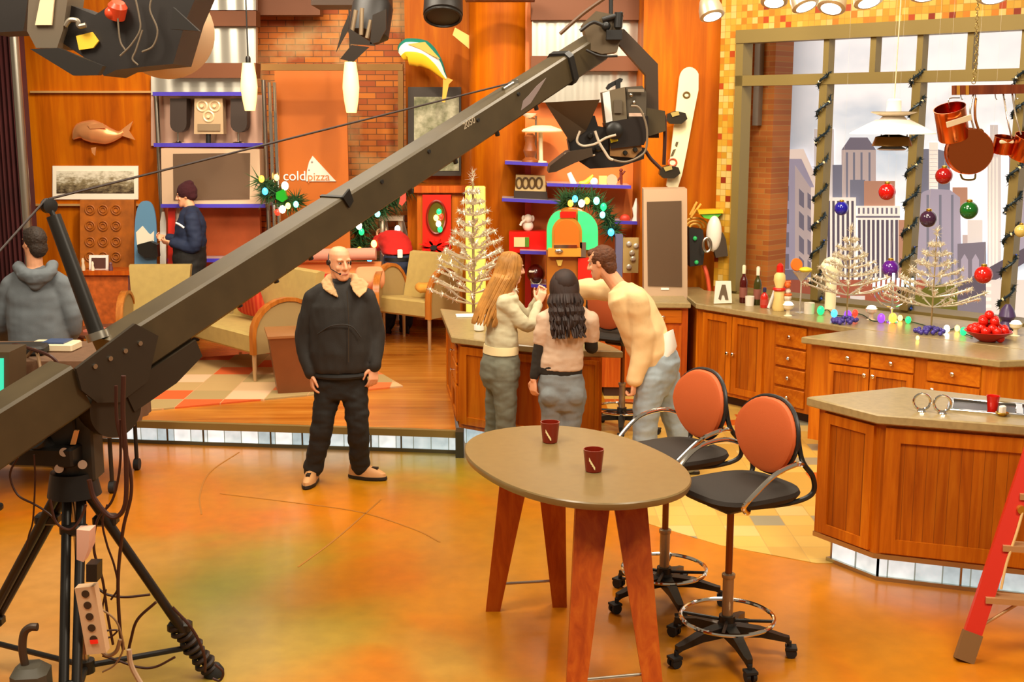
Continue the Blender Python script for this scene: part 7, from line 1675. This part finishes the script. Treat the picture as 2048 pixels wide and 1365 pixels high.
torso(m, [trow(1122, 738, .165, .12), trow(1123, 725, .165, .122), trow(1127, 690, .150, .108), trow(1130, 655, .165, .118), trow(1131, 630, .175, .10), trow(1131, 612, .085, .065)])
for s_, e_, d_ in ((sR, eR, .62), (sL, eL, .62)): limb(m, [s_, s_.lerp(e_, d_)], [.070, .066])
for s_ in (sR, sL): limb(m, [J(1131, 618), J(1131, 618).lerp(s_, .55) + V((0, 0, .008)), s_], [0.060, 0.061, 0.063])
remesh(m, 't_shirt', ts_, t, .009, 3, fold=.009, fsc=9, seed=11)
m = MB()
for s_, e_, w_ in ((sR, eR, wR), (sL, eL, wL)): limb(m, [s_.lerp(e_, .45), e_, w_ + (e_ - w_) * .12], [.054, .052, .036])
torso(m, [trow(1122, 748, .160, .115), trow(1122, 735, .160, .116), trow(1124, 720, .15, .105)])
remesh(m, 'black_undershirt', cloth('shirt_black', '241c12', .9), t, .009, 3, fold=.004, fsc=12)
jg = cloth('jeans_grey', '7c8080', .85, .15); m = MB()
torso(m, [trow(1122, 745, .160, .115), trow(1123, 770, .178, .135), trow(1124, 798, .180, .14), trow(1125, 818, .155, .115)])
m.sph(J(1103, 792, -.075), .085, 14).sph(J(1146, 792, -.075), .085, 14)
for h_, k_, a_ in ((hR, kR, aR), (hL, kL, aL)): limb(m, [h_, k_, a_], [.105, .072, .076])
remesh(m, 'jeans', jg, t, .01, 3, fold=.008, fsc=9, seed=13)
for a_ in (aR, aL): shoe(t, (a_.x, a_.y, 0), (fw.x, fw.y), (blk, blk), .92)
m = MB(); m.sph(q(0, -.02, .025), .10, 16, (.95, 1.05, 1.05), M); hairset(m, q, M, 300, (.20, .40), .009, 8, wave=.026, spread=1.25)
m.build('hair', P('hair_dark', '2a160c', .7, var=.35, vscale=16), t)
# ---------------------------------------------------------------- leaning man in the cream sweatshirt
Y0 = 9.0
t = thing('person', 'person with short brown hair in a cream sweatshirt and pale jeans leaning over the peninsula', 'person', (D(1300, 600, Y0).x, Y0, 0))
fw = V((-.93, .36, 0)); r0, f0, u0 = basis(fw)
b = MB(); hc = J(1203, 526, .05); q, M = head_mesh(b, hc, (-.9, .45), -.25, 1.0)
limb(b, [hc + V((.03, -.01, -.05)), J(1238, 575, .02)], [.058, .062])
ax_ = (J(1240, 572) - J(1318, 720)).normalized(); ff_ = r0.cross(ax_).normalized() * -1
if ff_.dot(f0) < 0: ff_ = -ff_
def lrow(x, y, a, d_, dd=0): return (J(x, y, dd), a, d_, r0, ff_)
torso(b, [lrow(1316, 745, .15, .11), lrow(1310, 710, .15, .11), lrow(1290, 660, .145, .11), lrow(1268, 615, .17, .115), lrow(1250, 588, .16, .09), lrow(1238, 574, .06, .06)])
sR, eR, wR = J(1275, 600, -.18), J(1286, 690, -.16), J(1268, 764, -.20); sL, eL, wL = J(1238, 585, .20), J(1180, 578, .42), J(1128, 585, .55)
# (his near arm is the one that hangs; the far arm reaches over the worktop)
for s_, e_, w_ in ((sR, eR, wR), (sL, eL, wL)): limb(b, [s_, e_, w_], [.055, .042, .030])
hand(b, wR, (-.05, -.05, -1), (-.9, .5, 0), 1, .85, 1.0); hand(b, wL, (-1, .4, -.1), (0, 0, -1), 1, .4, 1.0)
hR, kR, aR = J(1300, 755, -.10), J(1290, 862, -.12), J(1292, 955, -.08); hL, kL, aL = J(1328, 750, .10), J(1352, 850, .10), J(1376, 925, .14)
aR.z = aL.z = .10
for h_, k_, a_ in ((hR, kR, aR), (hL, kL, aL)): limb(b, [h_, k_, a_], [.092, .062, .042])
remesh(b, 'body', SKIN, t, .006, 2); face_bits(t, None, q, M, 1.0, '4a2c14')
sw = cloth('sweat_cream', 'ecc890', .95, .06); m = MB()
torso(m, [lrow(1308, 735, .165, .125), lrow(1306, 712, .19, .15), lrow(1288, 665, .20, .165), lrow(1268, 622, .205, .155), lrow(1251, 592, .20, .13), lrow(1240, 575, .11, .095)])
for s_, e_, w_ in ((sR, eR, wR), (sL, eL, wL)): limb(m, [s_, e_, w_ + (e_ - w_) * .08], [.085, .085, .062])
for s_ in (sR, sL): limb(m, [J(1242, 582), J(1242, 582).lerp(s_, .55) + V((0, 0, .008)), s_], [0.075, 0.076, 0.079])
remesh(m, 'sweatshirt', sw, t, .011, 3, fold=.009, fsc=5, seed=21)
MB().tube([wR + (eR - wR) * .12, wR + (eR - wR) * .0], [.056, .046], 16).build('cuff', sw, t)
m = MB(); torso(m, [lrow(1330, 722, .10, .06, -.05), lrow(1338, 700, .10, .06, -.05), lrow(1334, 665, .06, .05, -.05)]); m.build('white_shirt_tail', WHITE, t)
jb = cloth('jeans_pale', '98a4aa', .85, .12); m = MB()
torso(m, [lrow(1318, 712, .165, .13), lrow(1322, 740, .185, .155), lrow(1318, 775, .18, .14), lrow(1312, 800, .15, .11)])
for h_, k_, a_ in ((hR, kR, aR), (hL, kL, aL)): limb(m, [h_, k_, a_], [.118, .092, .098])
remesh(m, 'jeans', jb, t, .011, 3, fold=.010, fsc=8, seed=23)
for a_ in (aR, aL): shoe(t, (a_.x, a_.y, 0), (fw.x, fw.y), (P('shoe_grey', '8a8478', .6), blk), 1.0)
m = MB(); m.sph(q(0, -.022, .036), .098, 18, (.86, 1.02, .98), M); m.sph(q(0, -.06, -.03), .07, 14, (1.0, .72, 1.1), M); m.sph(q(0, .045, .085), .05, 12, (1.2, .9, .7), M)
remesh(m, 'hair', P('hair_brown', '5c3010', .7, var=.3, vscale=40, bump=.5, bscale=90), t, .006, 2, fold=.004, fsc=45)
# ---------------------------------------------------------------- man in the grey hooded top, from behind
Y0 = 9.95
t = thing('person', 'person in a grey blue hooded top seen from behind at the left edge', 'person', (D(75, 600, Y0).x, Y0, 0))
fw = V((-.30, .95, 0)); r0, f0, u0 = basis(fw)
b = MB(); hc = J(68, 487); q, M = head_mesh(b, hc, (-.75, .62), -.05, 1.05)
limb(b, [hc + V((0, -.01, -.05)), J(70, 535)], [.06, .065])
torso(b, [trow(78, 750, .16, .11), trow(78, 700, .15, .11), trow(76, 640, .16, .12), trow(74, 580, .18, .11), trow(72, 550, .16, .09), trow(70, 532, .06, .06)])
sR, eR, wR = J(125, 572, 0), J(145, 640, .02), J(135, 690, .20); sL, eL, wL = J(22, 572, .0), J(2, 640, .04), J(15, 680, .25)
for s_, e_, w_ in ((sR, eR, wR), (sL, eL, wL)): limb(b, [s_, e_, w_], [.055, .042, .030])
hand(b, wR, (-.2, .9, -.3), (-.3, 0, -1), -1, .4); hand(b, wL, (.2, .9, -.3), (.3, 0, -1), 1, .4)
hR, kR, aR = J(98, 745), J(98, 830), J(98, 905); hL, kL, aL = J(58, 745), J(56, 830), J(54, 905)
aR.z = aL.z = .10
for h_, k_, a_ in ((hR, kR, aR), (hL, kL, aL)): limb(b, [h_, k_, a_], [.092, .062, .042])
remesh(b, 'body', SKIN, t, .007, 2)
hd = cloth('hoodie_grey', '686e72', .95, .08); m = MB()
torso(m, [trow(80, 705, .225, .16), trow(80, 690, .24, .175), trow(78, 640, .25, .18), trow(76, 590, .245, .16), trow(73, 556, .19, .12), trow(71, 536, .095, .09)])
for s_, e_, w_ in ((sR, eR, wR), (sL, eL, wL)): limb(m, [s_, e_, w_ + (e_ - w_) * .1], [.084, .085, .06])
for s_ in (sR, sL): limb(m, [J(72, 545), J(72, 545).lerp(s_, .55) + V((0, 0, .008)), s_], [0.080, 0.082, 0.084])
remesh(m, 'hooded_top', hd, t, .012, 3, fold=.011, fsc=5, seed=31)
m = MB(); 
limb(m, [J(38, 535, -.02), J(48, 548, -.13), J(72, 555, -.17), J(98, 546, -.13), J(104, 532, -.02)], [.05, .055, .07, .055, .05]); limb(m, [J(60, 556, -.15), J(72, 570, -.15), J(84, 556, -.15)], [.05, .05, .05])
remesh(m, 'hood', hd, t, .011, 4, fold=.008, fsc=10, seed=3)
m = MB(); torso(m, [trow(78, 690, .18, .13), trow(78, 740, .19, .14), trow(78, 765, .17, .12)])
for h_, k_, a_ in ((hR, kR, aR), (hL, kL, aL)): limb(m, [h_, k_, a_], [.11, .085, .075])
remesh(m, 'trousers', cloth('trousers_dark', '2c2a28', .85), t, .012, 3)
for a_ in (aR, aL): shoe(t, (a_.x, a_.y, 0), (fw.x, fw.y), (blk, blk), 1.0)
m = MB(); m.sph(q(0, -.022, .036), .102, 18, (.88, 1.04, 1.0), M); m.sph(q(0, -.06, -.03), .078, 14, (1.0, .75, 1.1), M); m.sph(q(0, .04, .085), .055, 12, (1.2, .9, .7), M)
remesh(m, 'hair', P('hair_black', '2a1c10', .7, var=.3, vscale=40, bump=.5, bscale=90), t, .007, 2, fold=.004, fsc=45)
# ---------------------------------------------------------------- man in the maroon beanie on the platform
Y0 = 13.85
t = thing('person', 'person in a maroon beanie and navy jacket standing sideways on the raised platform', 'person', (D(378, 600, Y0).x, Y0, .2))
fw = V((-1, -.12, 0)); r0, f0, u0 = basis(fw)
b = MB(); hc = J(372, 392); q, M = head_mesh(b, hc, (-1, -.1), -.12, 1.0)
limb(b, [hc + V((.02, 0, -.05)), J(380, 417)], [.058, .06])
torso(b, [trow(380, 560, .15, .11), trow(380, 530, .15, .11), trow(380, 490, .15, .11), trow(382, 445, .17, .12), trow(382, 425, .15, .09), trow(381, 415, .06, .06)])
sL, eL, wL = J(384, 438, -.18), J(388, 492, -.18), J(342, 486, -.16); sR, eR, wR = J(384, 438, .18), J(376, 485, .16), J(336, 476, .10)
for s_, e_, w_ in ((sR, eR, wR), (sL, eL, wL)): limb(b, [s_, e_, w_], [.055, .042, .030])
hand(b, wL, (-1, .1, .15), (0, .6, .6), 1, .6); hand(b, wR, (-1, -.1, .1), (0, -.6, .6), -1, .6)
hR, kR, aR = J(382, 565, .09), J(378, 625, .09), J(382, 675, .09); hL, kL, aL = J(382, 565, -.09), J(378, 625, -.09), J(382, 678, -.09)
aR.z = aL.z = .30
for h_, k_, a_ in ((hR, kR, aR), (hL, kL, aL)): limb(b, [h_, k_, a_], [.09, .062, .042])
remesh(b, 'body', SKIN, t, .007, 2); face_bits(t, None, q, M, 1.0, '4a2c14')
nv = cloth('jacket_navy', '14203c', .8); m = MB()
torso(m, [trow(379, 500, .19, .165), trow(380, 480, .20, .18), trow(382, 448, .205, .17), trow(382, 428, .17, .12), trow(381, 414, .09, .085)])
for s_, e_, w_ in ((sR, eR, wR), (sL, eL, wL)): limb(m, [s_, e_, w_ + (e_ - w_) * .1], [.085, .08, .055])
for s_ in (sR, sL): limb(m, [J(381, 420), J(381, 420).lerp(s_, .55) + V((0, 0, .008)), s_], [0.070, 0.071, 0.074])
remesh(m, 'jacket', nv, t, .012, 3, fold=.012, fsc=7, seed=41)
m = MB(); torso(m, [trow(379, 548, .21, .18), trow(379, 520, .21, .185), trow(379, 492, .205, .18)]); remesh(m, 'jacket_skirt', cloth('jacket_black2', '16120e', .8), t, .012, 3, fold=.01, fsc=7)
MB().tube(spline([J(352, 446, -.24), J(360, 450, -.26), J(368, 456, -.26)], 4), .012, 6).build('chest_stripe', WHITE, t)
m = MB(); torso(m, [trow(380, 540, .18, .13), trow(380, 565, .19, .14), trow(380, 580, .17, .12)])
for h_, k_, a_ in ((hR, kR, aR), (hL, kL, aL)): limb(m, [h_, k_, a_], [.115, .09, .085])
remesh(m, 'trousers', cloth('trousers_grey', '6a6456', .85), t, .012, 3, fold=.01, fsc=8)
for a_ in (aR, aL): shoe(t, (a_.x, a_.y, .2), (fw.x, fw.y), (blk, blk), 1.0)
m = MB(); m.sph(q(0, -.02, .05), .105, 18, (.95, 1.08, 1.0), M); m.sph(q(0, -.06, .0), .075, 14, (1.1, .9, .9), M); m.sph(q(0, -.05, .13), .05, 12, (1.2, 1.2, .8), M)
remesh(m, 'beanie', cloth('beanie_maroon', '3a0c14', .95), t, .008, 3, fold=.003, fsc=25)
# ---------------------------------------------------------------- bending person in the red top
Y0 = 14.3
t = thing('person', 'person in a red top and navy jeans bending away by the large fir wreath', 'person', (D(795, 600, Y0).x, Y0, .2))
fw = V((-.35, .93, 0)); r0, f0, u0 = basis(fw)
b = MB(); hc = J(770, 492, .46); q, M = head_mesh(b, hc, (-.4, .9), -.9, 1.0)
ff_ = V((-.1, .3, -.95)).normalized()
def lrow(x, y, a, d_, dd=0): return (J(x, y, dd), a, d_, r0, V((-.15, .35, -.9)).normalized())
limb(b, [hc + V((.03, -.05, .0)), J(778, 482, .36)], [.055, .06])
torso(b, [(J(797, 545), .15, .11, r0, f0), (J(796, 515, .04), .15, .11, r0, f0), lrow(792, 498, .15, .11, .12), lrow(785, 482, .17, .12, .26), lrow(780, 478, .10, .09, .35)])
sR, eR, wR = J(800, 482, .28), J(806, 505, .34), J(796, 520, .4); sL, eL, wL = J(766, 478, .3), J(752, 492, .38), J(756, 478, .44)
for s_, e_, w_ in ((sR, eR, wR), (sL, eL, wL)): limb(b, [s_, e_, w_], [.05, .042, .03])
hand(b, wR, (-.3, .3, -1), (-1, 0, 0), -1, .4); hand(b, wL, (-.2, .6, .6), (1, 0, 0), 1, .4)
hR, kR, aR = J(810, 552), J(812, 620), J(812, 672, .02); hL, kL, aL = J(784, 552), J(780, 620), J(776, 672, .02)
aR.z = aL.z = .30
for h_, k_, a_ in ((hR, kR, aR), (hL, kL, aL)): limb(b, [h_, k_, a_], [.09, .062, .042])
remesh(b, 'body', SKIN, t, .007, 2)
m = MB(); torso(m, [(J(797, 508, .02), .17, .13, r0, f0), lrow(795, 498, .18, .14, .10), lrow(790, 488, .18, .15, .2), lrow(784, 480, .18, .14, .28), lrow(780, 478, .11, .10, .36)])
for s_, e_, w_ in ((sR, eR, wR), (sL, eL, wL)): limb(m, [s_, e_, w_ + (e_ - w_) * .1], [.08, .07, .055])
for s_ in (sR, sL): limb(m, [J(782, 480, .3), J(782, 480, .3).lerp(s_, .55) + V((0, 0, .008)), s_], [0.070, 0.071, 0.074])
remesh(m, 'top', cloth('top_red', 'b81408', .9), t, .012, 3, fold=.012, fsc=8)
m = MB(); torso(m, [(J(797, 510, .02), .165, .125, r0, f0), (J(797, 535), .19, .15, r0, f0), (J(797, 560), .18, .13, r0, f0)])
for h_, k_, a_ in ((hR, kR, aR), (hL, kL, aL)): limb(m, [h_, k_, a_], [.11, .085, .08])
remesh(m, 'jeans', cloth('jeans_navy', '1c2238', .85), t, .012, 3, fold=.01, fsc=8)
m = MB(); torso(m, [(J(797, 521, .01), .178, .14, r0, f0), (J(797, 514, .01), .176, .138, r0, f0)]); m.build('belt', P('belt_dark', '100c0a', .5), t)
MB().box(J(800, 508, -.13), (.06, .03, .1), .2, .008).build('white_pouch', WHITE, t)
for a_ in (aR, aL): shoe(t, (a_.x, a_.y, .2), (fw.x, fw.y), (blk, blk), 1.0)
m = MB(); m.sph(q(0, -.022, .036), .1, 16, (.88, 1.04, 1.0), M); m.sph(q(0, -.06, -.03), .075, 12, (1, .75, 1.1), M); m.build('hair', P('hair_brown2', '4a2a14', .7), t)
# ================================================================ light, world, camera
w = bpy.data.worlds.new('studio'); SC.world = w; w.use_nodes = True
bg = w.node_tree.nodes['Background']; bg.inputs[0].default_value = lin('ffe6c4'); bg.inputs[1].default_value = .30
def area(name, loc, target, size, power, col=(1, .88, .70), sy=None):
    d = bpy.data.lights.new(name, 'AREA'); d.energy = power; d.color = col; d.size = size
    if sy: d.shape = 'RECTANGLE'; d.size_y = sy
    o = bpy.data.objects.new(name, d); COL.objects.link(o); o.location = loc
    o.rotation_euler = (V(target) - V(loc)).to_track_quat('-Z', 'Y').to_euler(); return o
def spot(name, loc, target, power, ang, col=(1, .86, .66), blend=.5, rad=.12):
    d = bpy.data.lights.new(name, 'SPOT'); d.energy = power; d.color = col; d.spot_size = math.radians(ang); d.spot_blend = blend; d.shadow_soft_size = rad
    o = bpy.data.objects.new(name, d); COL.objects.link(o); o.location = loc
    o.rotation_euler = (V(target) - V(loc)).to_track_quat('-Z', 'Y').to_euler(); return o
area('key_light', (-3.0, 3.5, 6.2), (-.6, 8.6, .6), 1.6, 320)
area('fill_light', (3.2, 3.0, 6.0), (1.6, 8.6, .6), 1.6, 290)
area('kitchen_light', (1.6, 8.6, 5.6), (1.8, 9.4, .5), 2.0, 210)
area('lounge_light', (-2.6, 10.2, 5.6), (-2.4, 13.0, .8), 2.4, 270)
spot('wall_spot', (-2.2, 10.6, 5.6), (-4.4, 14.7, 2.0), 500, 40)
spot('wall_spot', (-.4, 10.6, 5.6), (-1.9, 15.0, 2.3), 470, 42)
spot('wall_spot', (.6, 10.2, 5.6), (.2, 14.0, 2.0), 560, 46)
spot('wall_spot', (1.6, 9.6, 5.6), (1.9, 12.8, 2.3), 420, 40)
spot('shelf_fill_spot', (-2.6, 10.6, 2.5), (-3.3, 14.7, 1.2), 170, 22)  # low spot added to brighten the red shelf back, replacing shelf lights
area('overhead_light', (-.8, 6.4, 5.4), (-.8, 6.6, 0), 2.2, 170, sy=4)
spot('tile_spot', (1.9, 9.6, 4.6), (2.6, 12.0, 3.6), 70, 60)
spot('window_spot', (2.4, 8.4, 5.2), (3.2, 11.4, 1.6), 200, 60)
cam = bpy.data.cameras.new('camera'); cam.sensor_width = 36; cam.lens = 36 * FPX / 2048; cam.clip_end = 100
co = bpy.data.objects.new('camera', cam); COL.objects.link(co); co.location = (0, 0, CAMH); co.rotation_euler = (PI / 2 - PITCH, 0, 0)
SC.camera = co
SC.view_settings.view_transform = 'Standard'; SC.view_settings.look = 'None'; SC.view_settings.exposure = .0; SC.view_settings.gamma = 1; SC.view_settings.use_curve_mapping = False
